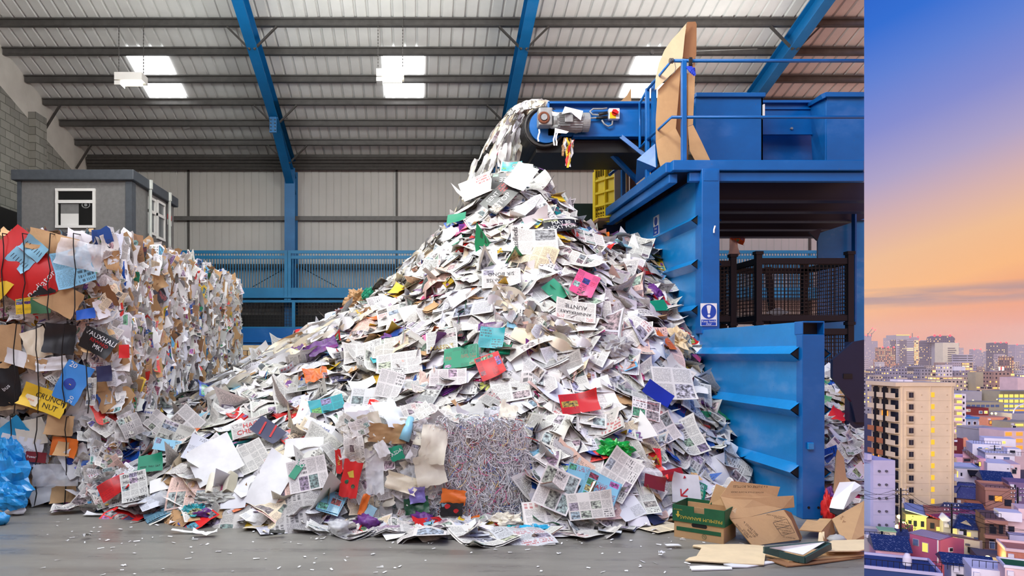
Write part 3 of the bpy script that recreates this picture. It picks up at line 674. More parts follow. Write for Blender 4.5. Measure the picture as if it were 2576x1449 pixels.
# tall cardboard leaning behind the rail
def leaning(name, pts, d0, tilt, mat, label, th=.012, grp='cardboard sheets leaning on the deck', parent=None):
    zl = min(Zh(y, d0) for _, y in pts); out = []
    for (px, py) in pts:
        z = Zh(py, d0); dd = d0+(z-zl)*tilt; out.append(P(px, py, dd))
    mb = MB(); mb.slab(out, th)
    if parent is not None: return tag(mb.build(name, M[mat], parent), label)
    return tag(mb.build(name, M[mat]), label, 'cardboard', grp)
tall = empty('tall_cardboard', P(1690, 405, 10.55), 'tall folded cardboard sheet towering behind the deck rail', 'cardboard')
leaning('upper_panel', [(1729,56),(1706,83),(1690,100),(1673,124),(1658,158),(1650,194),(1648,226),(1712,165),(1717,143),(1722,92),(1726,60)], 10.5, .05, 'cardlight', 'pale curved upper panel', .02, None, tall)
leaning('inner_fold', [(1729,56),(1749,55),(1752,62),(1751,140),(1745,150),(1717,146),(1722,92)], 10.62, .03, 'carddark', 'dark inner fold', .02, None, tall)  # shade inside the fold put into a dark brown
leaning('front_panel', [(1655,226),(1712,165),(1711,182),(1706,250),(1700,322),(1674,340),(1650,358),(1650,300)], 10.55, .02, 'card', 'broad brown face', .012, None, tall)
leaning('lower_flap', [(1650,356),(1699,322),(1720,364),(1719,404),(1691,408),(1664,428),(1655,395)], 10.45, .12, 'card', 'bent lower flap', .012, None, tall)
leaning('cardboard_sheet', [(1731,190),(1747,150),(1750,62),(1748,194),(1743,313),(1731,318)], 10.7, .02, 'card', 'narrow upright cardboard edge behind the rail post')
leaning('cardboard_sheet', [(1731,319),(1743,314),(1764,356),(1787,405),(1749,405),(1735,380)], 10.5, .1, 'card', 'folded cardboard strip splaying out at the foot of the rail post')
leaning('rear_panel', [(1712,182),(1731,185),(1731,404),(1721,404),(1700,322)], 10.75, .0, 'carddark', 'shaded rear panel', .012, None, tall)  # shade on the rear panel is part of its colour
# hopper panels on the deck
hp = empty('hopper', P(1835, 405, 11.2), 'blue steel hopper panels standing on the deck behind the rail', 'hopper')
d = 11.2
mb = MB(); mb.box(X(1750, d), X(1919, d), d, d+.06, 4.2, Zh(240, d)); mb.build('front_panel', M['blue'], hp)
mb = MB(); mb.box(X(1748, d), X(1923, d), d-.05, d+.1, Zh(246, d), Zh(235, d)); mb.build('top_flange', M['blue'], hp, bevel=.01)
mb = MB(); mb.box(X(1918, d), X(1921, d), d-.04, d-.0, Zh(300, d), Zh(264, d)); mb.build('bracket', M['whiteplastic'], hp)
mb = MB(); mb.box(X(1915, d), X(1919, d), d, d+1.1, 4.2, Zh(244, d)); mb.build('side_panel', M['blue'], hp)
d2 = 12.0
mb = MB(); mb.box(X(1912, d2), X(2050, d2), d2, d2+.06, 4.2, Zh(340, d2)); mb.build('recess_panel', M['blue'], hp)
mb = MB(); d3 = 11.75; mb.box(X(1912, d3), X(2045, d3), d3, d3+.05, Zh(338, d3), Zh(257, d3)); mb.box(X(1912, d3), X(2045, d3), d3-.08, d3, Zh(262, d3), Zh(256, d3)); mb.box(X(1912, d3), X(2045, d3), d3-.03, d3, Zh(276, d3), Zh(272, d3)); mb.box(X(1912, d3), X(2045, d3), d3-.04, d3, Zh(340, d3), Zh(334, d3)); mb.build('conveyor_side', M['blue'], hp)
mb = MB(); mb.cyl((X(1990, d3), d3-.03, Zh(324, d3)), (X(1990, d3), d3, Zh(324, d3)), .02, 12); mb.build('bolt', M['motor'], hp)
hq = empty('hopper', P(2110, 405, 11.0), 'blue angled steel hopper panel with splayed flange beside the open side', 'hopper')
d = 11.0
mb = MB(); mb.box(X(2080, d), 8, d, d+.06, 4.2, Zh(245, d)); mb.build('front_panel', M['blue'], hq)
mb = MB(); mb.slab([P(2080, 404, 11.03), P(2080, 243, 11.03), P(2040, 262, 11.8), P(2048, 404, 11.8)], .05); mb.build('side_panel', M['blue'], hq)
mb = MB(); mb.box(X(2072, d), 8, d-.06, d+.1, Zh(246, d), Zh(235, d)); mb.slab([P(2070, 235, 10.96), P(2074, 246, 10.96), P(2035, 268, 11.8), P(2032, 262, 11.8)], .06); mb.build('top_flange', M['blue'], hq)
# conveyor
d = 11.5
cv = empty('conveyor', P(1500, 378, d), 'blue belt conveyor throwing waste paper over the heap', 'conveyor')
x0, x1 = X(1378, d), X(1760, d)
def cbox(nm, px0, px1, py0, py1, y0, y1, mat, bev=.006):
    mb = MB(); mb.box(X(px0, d), X(px1, d), y0, y1, Zh(py1, d), Zh(py0, d)); return mb.build(nm, M[mat], cv, bevel=bev)
cbox('side_plate', 1378, 1760, 282, 342, d, d+.05, 'blue')
cbox('upper_web', 1380, 1760, 258, 284, d+.07, d+.1, 'blue')
cbox('top_flange', 1378, 1760, 256, 262, d-.03, d+.12, 'blue')
cbox('side_rib', 1380, 1760, 276, 283, d+.0, d+.08, 'blue')
cbox('end_flange', 1377, 1382, 257, 285, d-.03, d+.12, 'blue')
cbox('bottom_flange', 1440, 1760, 340, 346, d-.05, d+.1, 'blue')
cbox('far_side_plate', 1400, 1760, 258, 345, d+1.2, d+1.25, 'blue')
cbox('underpan', 1352, 1700, 347, 379, d+.12, d+1.2, 'black')
cbox('belt', 1352, 1760, 285, 292, d+.12, d+1.2, 'black')
mb = MB(); c = P(1371, 317, d); mb.cyl((c.x, d+.06, c.z), (c.x, d+1.2, c.z), 53*d/F, 40); mb.build('drum', M['black'], cv, smooth=False)
mb = MB(); mb.tube([(c.x+.31*math.cos(a), d+.03, c.z+.31*math.sin(a)) for a in [1.2+i*.25 for i in range(20)]], .018, 6); mb.build('drum_rim', M['galvdark'], cv)
mb = MB(); mb.cyl((c.x+.02, d+.0, c.z), (c.x+.02, d+.06, c.z), .27, 32); mb.build('bearing_plate', M['blue'], cv)
# gear motor
gm = cbox('gearbox', 1350, 1384, 281, 325, d-.22, d, 'motor', .02)
mb = MB(); c = P(1368, 296, d-.22); mb.tube([(c.x+.075*math.cos(i*.314), d-.225, c.z+.075*math.sin(i*.314)) for i in range(21)], .022, 8); mb.build('flange_ring', M['rust'], gm)
mb = MB(); mb.cyl((c.x, d-.26, c.z), (c.x, d-.22, c.z), .05, 16); mb.build('shaft_end', M['motor'], gm)
mb = MB(); c = P(1390, 308, d-.12); mb.cyl((c.x, d-.12, c.z), (c.x+.1, d-.12, c.z), .1, 20); mb.cyl((c.x-.02, d-.12, c.z-.07), (c.x+.08, d-.24, c.z-.1), .03, 12); mb.build('coupling', M['motor'], gm)
mm = MB(); c = P(1398, 308, d-.13); mm.cyl((c.x, d-.13, c.z), (c.x+.42, d-.13, c.z), .14, 28); mo = mm.build('motor_body', M['motor'], cv, smooth=False)
mb = MB()
for k in range(14): a = -.9+k*.14; mb.box(c.x+.03, c.x+.2, d-.29, d-.26, c.z-.1+k*.015, c.z-.095+k*.015)
for k in range(24):
    a = k*math.pi/12; mb.bar((c.x+.02, d-.13+.145*math.cos(a), c.z+.145*math.sin(a)), (c.x+.4, d-.13+.145*math.cos(a), c.z+.145*math.sin(a)), .008, .02)
mb.build('cooling_fins', M['motor'], mo)
mb = MB(); mb.cyl((c.x+.42, d-.13, c.z), (c.x+.52, d-.13, c.z), .15, 28); mb.build('fan_cowl', M['motor'], mo)
mb = MB(); p = P(1424, 298, d-.3); mb.box(p.x-.02, p.x+.11, d-.32, d-.2, p.z-.06, p.z+.06); mb.build('terminal_box', M['motor'], mo, bevel=.01)
iso = cbox('isolator_switch', 1528, 1555, 277, 304, d-.1, d, 'whiteplastic', .012)
mb = MB(); rect(mb, 1534, 1549, 282, 298, d-.1); mb.build('yellow_plate', M['knobyellow'], iso)
mb = MB(); c = P(1541.5, 289, d); mb.cyl((c.x, d-.13, c.z), (c.x, d-.1, c.z), .048, 20); mb.bar((c.x-.045, d-.15, c.z+.02), (c.x+.045, d-.15, c.z-.02), .03, .04); mb.build('red_knob', M['red'], iso)
def cable(pts, r=.014, nm='cable', mat='motor'):
    mb = MB(); mb.tube([P(a, b, d-.06) for a, b in pts], r, 6); mb.build(nm, M[mat], cv, smooth=True)
cable([(1528,285),(1510,290),(1490,288),(1484,280),(1492,274),(1515,274),(1527,272)]); cable([(1528,296),(1505,296),(1480,298),(1464,303)])
cable([(1541,304),(1540,314),(1530,318),(1520,312),(1514,302)]); cable([(1425,318),(1432,330),(1448,334),(1462,330)], .012)
cable([(1506,288),(1528,284)], .026, 'cable_gland', 'black'); cable([(1500,297),(1528,295)], .022, 'cable_gland', 'black')
mb = MB(); mb.bar(P(1447, 280, d-.2), P(1470, 330, d-.1), .03, .05); mb.build('guard_strap', M['motor'], cv)
mb = MB(); mb.bar(P(1562, 344, d+.0), P(1648, 412, d-.2), .09, .06); mb.build('brace', M['blue'], cv)
mb = MB(); mb.bar(P(1531, 380, d+.3), P(1604, 455, d+.6), .07, .06); mb.build('brace', M['blue'], cv)
mb = MB(); mb.slab([P(1604, 400, 11.0), P(1650, 360, 10.9), P(1652, 420, 10.8), P(1600, 462, 11.6)], .04); mb.build('chute_plate', M['blue'], cv)
mb = MB(); mb.box(X(1640, 11.0), X(1649, 11.0), 10.95, 11.05, 4.2, Zh(205, 11.0)); mb.build('conveyor_leg', M['blue'], cv)
# papers caught on the motor and rags under the conveyor
def lone(name, pts, dlist, mat, label, cat='paper', grp=None, th=.003):
    mb = MB(); n = len(pts); P3 = [P(a, b, dlist if isinstance(dlist, (int, float)) else dlist[i]) for i, (a, b) in enumerate(pts)]
    mb.slab(P3, th); return tag(mb.build(name, mat), label, cat, grp)
lone('paper_sheet', [(1421,268),(1467,279),(1461,303),(1447,292),(1437,282),(1413,287)], [11.2,11.15,11.2,11.1,11.15,11.1], M['white'], 'white sheet of paper caught on top of the conveyor motor')
lone('paper_sheet', [(1396,322),(1431,331),(1425,336),(1395,334)], 11.15, M['white'], 'small white paper scrap hanging beneath the conveyor motor')
lone('paper_sheet', [(1388,280),(1408,284),(1400,292),(1390,291)], 11.15, M['white'], 'torn white scrap stuck between gearbox and motor')
rg = empty('hanging_rag', P(1435, 345, 11.4), 'tangle of torn plastic strips hanging below the conveyor', 'rag')
cols = ['yellow', 'kraft', 'black', 'white', 'white', 'red', 'yellow', 'brown', 'black']
for k in range(13):
    a = R.uniform(1418, 1455); top = 345+R.uniform(0, 8); ln = R.uniform(30, 75)
    mb = MB(); pts = [P(a-6*s*0+R.uniform(-5, 5)-s*8*(k % 3), top+ln*s, 11.4) for s in (0, .25, .5, .75, 1)]
    vs = []
    for p in pts: vs += [p+Vector((-.018, R.uniform(-.02, .02), 0)), p+Vector((.018, R.uniform(-.02, .02), 0))]
    mb.add(vs, [(2*i, 2*i+1, 2*i+3, 2*i+2) for i in range(4)]); mb.build('torn_strip', flat(cols[k % 9]), rg)
for i, (px, y0, y1) in enumerate(((1356, 325, 356), (1395, 334, 366), (1401, 334, 366))):
    mb = MB(); p0, p1 = P(px, y0, 11.25), P(px-2, y1, 11.25)
    vs = []
    for k in range(5):
        p = p0.lerp(p1, k/4); o = .01*math.sin(k*1.7+i); vs += [p+Vector((-.012+o, 0, 0)), p+Vector((.012+o, 0, 0))]
    mb.add(vs, [(2*k, 2*k+1, 2*k+3, 2*k+2) for k in range(4)])
    tag(mb.build('paper_strip', M['white']), ('white paper strip dangling from the gearbox', 'white paper strip dangling below the motor', 'second white paper strip dangling below the motor')[i], 'paper strip')
# yellow crate, cardboard and green board behind the press
yc = empty('plastic_crate', P(1525, 530, 12.6), 'upright yellow plastic crate on the deck edge behind the heap peak', 'crate')
d = 13.2; 
xq0, xq1 = X(1507, d), X(1545, d)
mb = MB(); za, zbq = Zh(548, d), Zh(408, d)
mb.slab([(xq0, d+.4, za), (xq1, d-.1, za-.1), (xq1, d-.1, zbq+.08), (xq0, d+.4, zbq-.1)], .05); mb.build('crate_wall', M['yellow'], yc)
a0, b0 = Vector((xq0, d+.37, 0)), Vector((xq1, d-.13, 0))
for k in range(3):
    mb = MB(); q = a0.lerp(b0, .04+.46*k); mb.bar((q.x, q.y-.05, za), (q.x, q.y-.05, zbq), .035, .06); mb.build('crate_rib', M['yellow'], yc)
for zz in np.linspace(za+.03, zbq-.05, 5):
    mb = MB(); mb.bar((a0.x, a0.y-.05, zz), (b0.x, b0.y-.05, zz), .05, .04); mb.build('crate_rib', M['yellow'], yc)
mb = MB()
for zz in (zbq-.12, zbq-.2, za+.12, za+.2, zbq-.16, za+.06):
    for k in range(9):
        if k == 4: continue
        q = a0.lerp(b0, .08+k*.105); mb.box(q.x-.012, q.x+.012, q.y-.062, q.y-.05, zz-.02, zz+.02)
mb.build('vent_slot', simple('crate_shadow_gap', (120,96,10), .6), yc)  # shade inside the slots put into dark yellow blocks
mb = MB(); q = P(1525, 560, 13.4); mb.box(q.x-.2, q.x+.25, 13.2, 14.2, Zh(560, 13.4), za); tag(mb.build('pallet_block', M['carddark']), 'dark timber block under the yellow crate', 'block')
leaning('cardboard_sheet', [(1545,386),(1562,384),(1564,508),(1546,530)], 13.0, .0, 'cardlight', 'pale cardboard standing beside the yellow crate', .03, 'cardboard beside the yellow crate')
leaning('cardboard_sheet', [(1574,383),(1581,383),(1582,492),(1575,496)], 12.8, 0, 'card', 'narrow brown cardboard edge between the blue posts', .03, 'cardboard beside the yellow crate')
leaning('cardboard_sheet', [(1584,383),(1600,383),(1600,480),(1585,488)], 12.9, 0, 'carddark', 'dark brown cardboard behind the conveyor brace', .03, 'cardboard beside the yellow crate')
leaning('cardboard_sheet', [(1560,256),(1577,240),(1587,222),(1587,400),(1560,400)], 13.2, 0, 'card', 'cardboard tip sticking up behind the conveyor', .04, 'cardboard beside the yellow crate')
sr = empty('rear_railing', P(1566, 510, 12.9), 'short blue railing behind the conveyor brace by the yellow crate', 'railing')
mb = MB(); mb.box(X(1563, 12.9), X(1572, 12.9), 12.85, 12.95, 4.3, Zh(383, 12.9)); mb.build('railing_post', M['blue'], sr)
mb = MB(); mb.tube([P(1533, 440, 12.7), P(1572, 408, 12.9), P(1578, 383, 12.9)], .03, 8); mb.build('railing_tube', M['blue'], sr)
mb = MB(); mb.box(X(1436, 14), X(1520, 14), 14, 14.08, .0, Zh(512, 14)); tag(mb.build('green_board', M['greenpanel']), 'dark green upright board behind the shoulder of the heap', 'board')
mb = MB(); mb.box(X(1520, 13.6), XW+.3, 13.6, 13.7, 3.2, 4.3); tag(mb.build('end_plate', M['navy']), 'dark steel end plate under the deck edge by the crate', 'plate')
# ================================================================ black mesh cages seen under the deck
def cage(px0, px1, d, z0, z1, label, depth=1.0):
    xa, xb = X(px0, d), X(px1, d); t = empty('mesh_cage', ((xa+xb)/2, d, z0), label, 'cage', 'stacked black mesh cages')
    for (x, y) in ((xa, d), (xb, d), (xa, d+depth), (xb, d+depth)):
        mb = MB(); mb.box(x-.045, x+.045, y-.045, y+.045, z0, z1+.05); mb.box(x-.06, x+.06, y-.06, y+.06, z1-.0, z1+.05); mb.build('cage_post', M['blackmesh'], t)
    for z in (z0+.06, z1-.1):
        for y in (d, d+depth): mb = MB(); mb.box(xa, xb, y-.03, y+.03, z-.045, z+.045); mb.build('cage_rail', M['blackmesh'], t)
        for x in (xa, xb): mb = MB(); mb.box(x-.03, x+.03, d, d+depth, z-.045, z+.045); mb.build('cage_rail', M['blackmesh'], t)
    mb = MB(); s = .06; wr = .0045
    for y in (d, d+depth):
        x = xa
        while x < xb: mb.box(x-wr, x+wr, y-wr, y+wr, z0+.06, z1-.1); x += s
        z = z0+.06
        while z < z1-.1: mb.box(xa, xb, y-wr, y+wr, z-wr, z+wr); z += s
    for x in (xa, xb):
        y = d
        while y < d+depth: mb.box(x-wr, x+wr, y-wr, y+wr, z0+.06, z1-.1); y += s
        z = z0+.06
        while z < z1-.1: mb.box(x-wr, x+wr, d, d+depth, z-wr, z+wr); z += s
    mb.build('wire_mesh', M['wire'], t)
dC = 11.5; lv = [0.0, 1.1, 2.2, 3.3]
for i in range(3):
    w = ('bottom', 'middle', 'top')[i]
    if i > 0: cage(1690, 1843, dC, lv[i], lv[i+1]-.05, '%s black mesh cage of the stack beside the press post' % w)
    cage(1907, 2137, dC-.3, lv[i], lv[i+1]-.05, '%s black mesh cage of the wider stack under the deck' % w, 1.3)
mb = MB(); mb.bar(P(1932, 672, 12.3), P(1945, 815, 12.3), .1, .05); tag(mb.build('loose_bar', M['blackmesh']), 'slanting black bar inside the top mesh cage', 'bar')
t_ = MB(); g, u, v = sheet(.32, .2, R, 3, 3, .6); add_sheet(t_, g, u, v); o = place(t_, 'newspaper', M['news'], P(1958, 785, 11.6), basis((0,-.4,1), .5, .2, R)); tag(o, 'lone scrap of newsprint lying in the black mesh cage', 'paper')
for i, (px, py, w, h) in enumerate(((1846, 617, .2, .42), (1856, 597, .3, .24))):
    t_ = MB(); g, u, v = sheet(w, h, R, 4, 5, .8, .02, None, .08); add_sheet(t_, g, u, v); o = place(t_, 'paper_scrap', (M['white'], M['mag'])[i], P(px, py, 14.12-.03*i), basis((.3,-1,.1), .15-.6*i, .1, R)); tag(o, ('white paper scrap dangling from the back beam under the deck', 'dark glossy scrap caught on the back beam under the deck')[i], 'paper')
mb = MB(); mb.tube([P(1799, 568, 9.9), P(1796, 578, 9.9), P(1796, 586, 9.9)], .012, 5); tag(mb.build('paper_strip', M['white']), 'short white paper strip stuck to the press post', 'paper strip')
# ================================================================ the heap of waste paper
def interp(x, tab):
    if x <= tab[0][0]: return tab[0][1]
    for (a, b), (c, e) in zip(tab, tab[1:]):
        if x <= c: return b+(e-b)*(x-a)/(c-a)
    return tab[-1][1]
RIDGE = [(-3.6,1.0),(-3.14,1.05),(-2.6,1.42),(-1.74,1.95),(-.73,2.6),(.42,3.5),(.87,3.75),(1.58,3.95),(2.55,3.85),(3.13,3.68),(3.58,3.5),(4.0,3.3)]
RY = [(-3.6,9.0),(-3.14,9.8),(-2.6,10.5),(-1.74,11),(-.73,11.4),(.42,11.6),(4.0,11.7)]
FOOT = [(-3.6,7.9),(-3.2,7.6),(-2.5,7.2),(-1,6.95),(0,6.95),(1.5,6.95),(2.3,7.05),(3.0,7.7),(3.5,8.3),(4.0,8.85)]
def heap_h(x, y):
    yr, yf, r = interp(x, RY), interp(x, FOOT), interp(x, RIDGE)
    if y > yr: h = r-(y-yr)*.9
    else:
        t = (y-yf)/(yr-yf); h = r*(t**.86 if t > 0 else t*.6)
    d = math.hypot((x-1.6)*1.0, (y-11.7)*.8)
    h = max(h, 4.78-.92*d-.12*d*d)
    if -.82 < x < 1.22 and y < 7.75: h = min(h, .05)
    return h+.11*mnoise.noise(Vector((x*1.1, y*1.1, 3.3)))*min(1, max(0, h*2))
def heap_n(x, y):
    e = .12; return Vector((-(heap_h(x+e, y)-heap_h(x-e, y))/(2*e), -(heap_h(x, y+e)-heap_h(x, y-e))/(2*e), 1)).normalized()
def heap_hit(px, py):
    dx, dz = (px-CX)/F, (HY-py)/F; y = 6.0
    while y < 14:
        z = HC+dz*y; x = dx*y
        h = max(heap_h(x, y), 0.0)
        if z <= h and x < XW: return Vector((x, y, max(h, 0)))
        y += .03
    return None
# core of the heap and its small uncounted litter in one stuff object
mb = MB(); nx, ny = 64, 60; vs, uvs = [], []
for j in range(ny+1):
    for i in range(nx+1):
        x = -3.7+i*(XW-.01+3.7)/nx; y = 6.7+j*(14.2-6.7)/ny
        vs.append((x, y, max(heap_h(x, y)-.1, -.02))); uvs.append((i*.35, j*.35))
mb.add(vs, quads(nx, ny), uvs)
RH = random.Random(21)
for k in range(5200):
    x = RH.uniform(-3.6, XW-.08); y = RH.uniform(6.85, 12.6); h = heap_h(x, y)
    if h < .0: continue
    if -.72 < x < 1.12 and y < 7.75: continue
    w = RH.uniform(.2, .5)*(1 if RH.random() < .75 else .6)
    g, u, v = sheet(w, w*RH.uniform(.6, 1.45), RH, 4, 4, RH.uniform(.3, 2.0), RH.choice((.006, .012, .02, .04)), None, .05)
    mtx = Matrix.Translation((x, y, h+RH.uniform(-.1, .035))) @ basis((heap_n(x, y)+Vector((0,0,.3))).normalized(), RH.uniform(0, 6.28), RH.choice((RH.uniform(.08, .35), RH.uniform(.1, .8))), RH)
    r = RH.random(); add_sheet(mb, g, u, v, mtx, None, 0 if r < .58 else (1 if r < .80 else (2 if r < .90 else 3)))
tag(mb.build('loose_waste_paper', [M['news'], M['office'], M['scrap'], M['mag']], smooth=True), 'great heap of loose newspapers and waste paper under the conveyor', 'waste paper', kind='stuff')
MAGC = {c: printed('printed_%s_cover' % c, [(0, PALETTE[c]), (.8, tuple(int(v*.8) for v in PALETTE[c]))], .4, .22, .22, .9, .3) for c in ('red', 'blue', 'green', 'yellow', 'orange', 'purple', 'black', 'lightblue', 'pink', 'teal')}
def zone(px, py):
    if py > 1290: return 'on the floor at the foot of the heap'
    if py < 570: return 'at the peak of the heap under the conveyor'
    if px > 1590: return 'against the blue press wall'
    if 800 < px < 1420 and py > 940: return 'around the shredded paper bale'
    if px < 620: return 'between the stacked bales and the heap'
    if py < 740: return 'on the upper slope of the heap'
    if px < 1000: return 'on the flank of the heap facing the stacked bales'
    if px > 1420 and py > 940: return 'on the low slope beside the cartons'
    return 'on the middle slope above the shredded bale'
SIL = [(1290,428),(1352,445),(1440,545),(1530,580),(1640,640),(1680,760),(1725,900),(1780,965),(1825,1110),(1845,1230),(1690,1330),(1500,1345),(1300,1352),(880,1345),(620,1330),(400,1300),(300,1262),(318,1010),(470,1012),(600,935),(770,850),(935,745),(1110,585),(1180,510)]
def inside(px, py, poly):
    c = False; j = len(poly)-1
    for i in range(len(poly)):
        (xi, yi), (xj, yj) = poly[i], poly[j]
        if (yi > py) != (yj > py) and px < (xj-xi)*(py-yi)/(yj-yi)+xi: c = not c
        j = i
    return c
BALEBOX = (868, 1322, 1058, 1306)
def in_bale(px, py): return BALEBOX[0] < px < BALEBOX[1] and BALEBOX[2] < py < BALEBOX[3]
def paper(kind, mat, p, nrm, w, h, yaw, tilt, rng, label, cat, group=None, lift=.05, curl=.5, crumple=.008, layers=1, fold=None, texts=(), nx=5, ny=6, ragged=0.0):
    g, u, v = sheet(w, h, rng, nx, ny, curl, crumple, fold, ragged)
    mb = MB(); add_sheet(mb, g, u, v)
    for k in range(1, layers):
        g2 = g.copy(); g2[..., 2] -= .010*k; a = rng.uniform(-.09, .09)
        c, s = math.cos(a), math.sin(a); xx = g2[..., 0]*c-g2[..., 1]*s; yy = g2[..., 0]*s+g2[..., 1]*c
        g2[..., 0] = xx+rng.uniform(-.02, .02); g2[..., 1] = yy+rng.uniform(-.02, .02); add_sheet(mb, g2, u, v)
    mtx = basis(nrm, yaw, tilt, rng)
    o = place(mb, kind, mat, Vector(p)+Vector(nrm)*lift, mtx); tag(o, label, cat, group)
    for (s, u0, v0, size, rot, ink) in texts:
        tm = MB(); drape_text(tm, s, g, u0, v0, size, w, h, .004, rot)
        c = place(tm, 'lettering', M[ink], ORG[o.name], Matrix.Identity(4), False); c.parent = o; c.matrix_basis = Matrix.Identity(4)
    return o
PLAIN = printed('pale_newsprint', [(0, (224,222,216))], .95, .18, .1, .3, .7)
# counted sheets: those one sees largest, spread over the face of the heap
RP = random.Random(5); pts = []
tries = 0
while tries < 60000 and len(pts) < 640:
    tries += 1; px, py = RP.uniform(300, 1850), RP.uniform(425, 1352)
    if not inside(px, py, SIL) or in_bale(px, py): continue
    rad = 22+8*(py > 900)
    if any((px-a)**2+(py-b)**2 < rad*rad for a, b in pts): continue
    pts.append((px, py))
for (px, py) in pts:
    p = heap_hit(px, py)
    if p is None or p.y > 13: continue
    nrm = heap_n(p.x, p.y) if p.z > .02 else Vector((0,0,1))
    if p.z <= .03: p = PF(px, py, .01); 
    if -.85 < p.x < 1.25 and p.y < 7.6: p = PF(px, max(py, 1312), .02); nrm = Vector((0, -.12, 1)).normalized()
    z = zone(px, py); r = RP.random(); yaw = RP.uniform(0, 6.28); flatfloor = p.z < .03
    tl = RP.uniform(.03, .34) if not flatfloor else .03
    lf = RP.uniform(.03, .1) if not flatfloor else .015
    if p.x > 3.5: lf += .02
    sc = RP.uniform(.8, 1.2)*(.92 if py > 1000 else 1.0)
    nrm = (nrm+Vector((0,0,.22))).normalized()
    if r < .31:
        sh = ('folded', 'open', 'crumpled')[int(RP.random()*3)]
        paper('newspaper', M['news'], p, nrm, (.34 if sh == 'folded' else .46)*sc, (.3 if sh == 'folded' else .52)*sc, yaw, tl, RP, '%s printed newspaper %s' % (sh, z), 'newspaper', '%s newspapers %s' % (sh, z), lf, .5 if sh != 'crumpled' else 1.4, .006 if sh != 'crumpled' else .03, 3 if sh == 'folded' else 2)
    elif r < .50:
        sh = ('smooth', 'rumpled', 'bent')[int(RP.random()*3)]
        paper('newspaper_page', PLAIN if RP.random() < .5 else M['news'], p, nrm, .38*sc, .5*sc, yaw, tl, RP, '%s single newspaper page %s' % (sh, z), 'newspaper page', '%s newspaper pages %s' % (sh, z), lf, {'smooth': .3, 'rumpled': 1.2, 'bent': 1.3}[sh], .004 if sh != 'rumpled' else .03)
    elif r < .78:
        sh = ('flat', 'curled')[int(RP.random()*2)]
        paper('paper_sheet', M['office'], p, nrm, .27*sc, .37*sc, yaw, tl, RP, '%s white office paper sheet %s' % (sh, z), 'paper', '%s white sheets %s' % (sh, z), lf, .25 if sh == 'flat' else 1.0, .004)
    elif r < .88:
        c = RP.choice(list(MAGC)); paper('magazine', MAGC[c], p, nrm, .24*sc, .31*sc, yaw, tl, RP, '%s covered glossy magazine %s' % (c.replace('lightblue', 'pale blue'), z), 'magazine', '%s magazines %s' % (c, z), lf, .5, .004, 3)
    elif r < .94:
        c = RP.choice(('green', 'teal', 'lightblue', 'yellow', 'red', 'cream', 'pink', 'navy')); paper('leaflet', flat(c), p, nrm, .2*sc, .14*sc+.08, yaw, tl, RP, 'plain %s paper leaflet %s' % (c.replace('lightblue', 'pale blue'), z), 'leaflet', 'plain %s leaflets %s' % (c, z), lf, .6, .004)
    elif r < .975:
        paper('cardboard_scrap', M['card'], p, nrm, .26*sc, .18*sc, yaw, tl, RP, 'torn brown cardboard scrap %s' % z, 'cardboard', 'cardboard scraps %s' % z, lf, .5, .006, 2, None, (), 5, 6, .06)
    else:
        mb = MB(); crumple_ball(mb, .12*sc, RP, 1.3, .8, .55, 22, .6); o = place(mb, 'plastic_wrapper', M['film'] if RP.random() < .5 else flat('purple'), p+nrm*.05, basis(nrm, yaw, .3, RP)); 
        nm = 'clear' if o.data.materials[0] == M['film'] else 'purple'; tag(o, 'crumpled %s plastic wrapper %s' % (nm, z), 'wrapper', '%s wrappers %s' % (nm, z))
# pieces that stand out
RF = random.Random(11)
def feat(px, py, kind, mat, w, h, yaw, label, cat='newspaper', texts=(), lift=.12, curl=.25, crumple=.004, layers=1, tilt=0.0, face=.45, nx=6, ny=6, fold=None):
    p = heap_hit(px, py)
    if p is None: p = P(px, py, 11.4)
    if p.z <= .03: p = PF(px, py, .012); n = Vector((0,0,1)); lift = .01
    else:
        n = heap_n(p.x, p.y); n = (n+Vector((-p.x*.1, -1, .15)).normalized()*face).normalized()
    return paper(kind, mat, p, n, w, h, yaw, tilt, RF, label, cat, None, lift, curl, crumple, layers, fold, texts, nx, ny)
N_, O_ = M['news'], M['office']
feat(922, 906, 'newspaper', PLAIN, .52, .34, .35, 'newspaper page headed classifieds on the flank of the heap', texts=[('classifieds', .62, .14, .1, 0, 'ink')], lift=.16)
feat(1342, 634, 'newspaper', PLAIN, .62, .44, .02, 'newspaper page with sideways classifieds heading on the upper slope', texts=[('classifieds', .1, .55, .1, 1.57, 'ink')], lift=.2)
feat(1262, 720, 'newspaper', PLAIN, .5, .3, .05, 'newspaper with an upside down arise headline on the upper slope', texts=[('SIR BONO', .5, .72, .075, 3.14, 'ink'), ('ARISE', .3, .4, .075, 3.14, 'ink')], lift=.16)
feat(1276, 486, 'newspaper', MAGC['black'], .42, .3, .0, 'dark newspaper front page reading free upside down near the peak', texts=[('FREE', .55, .62, .11, 3.14, 'white'), ('SUN', .6, .25, .12, 3.14, 'inkred')], lift=.3, face=1.6)
feat(1312, 492, 'paper_sheet', flat('white'), .46, .34, 1.05, 'large blank white sheet tilted just beneath the heap peak', 'paper', lift=.42, face=1.4, curl=.1)
feat(1298, 452, 'paper_sheet', flat('palecream'), .5, .22, -.12, 'blank cream sheet lying across the very top of the heap', 'paper', lift=.22, face=.5, curl=.2)
feat(1214, 506, 'newspaper', PLAIN, .5, .38, .42, 'newspaper page of small pictures hanging on the side of the peak', lift=.35, face=1.4)
feat(1290, 464, 'leaflet', MAGC['teal'], .3, .16, -.12, 'teal printed leaflet poking out near the heap peak', 'leaflet', lift=.42, face=1.6)
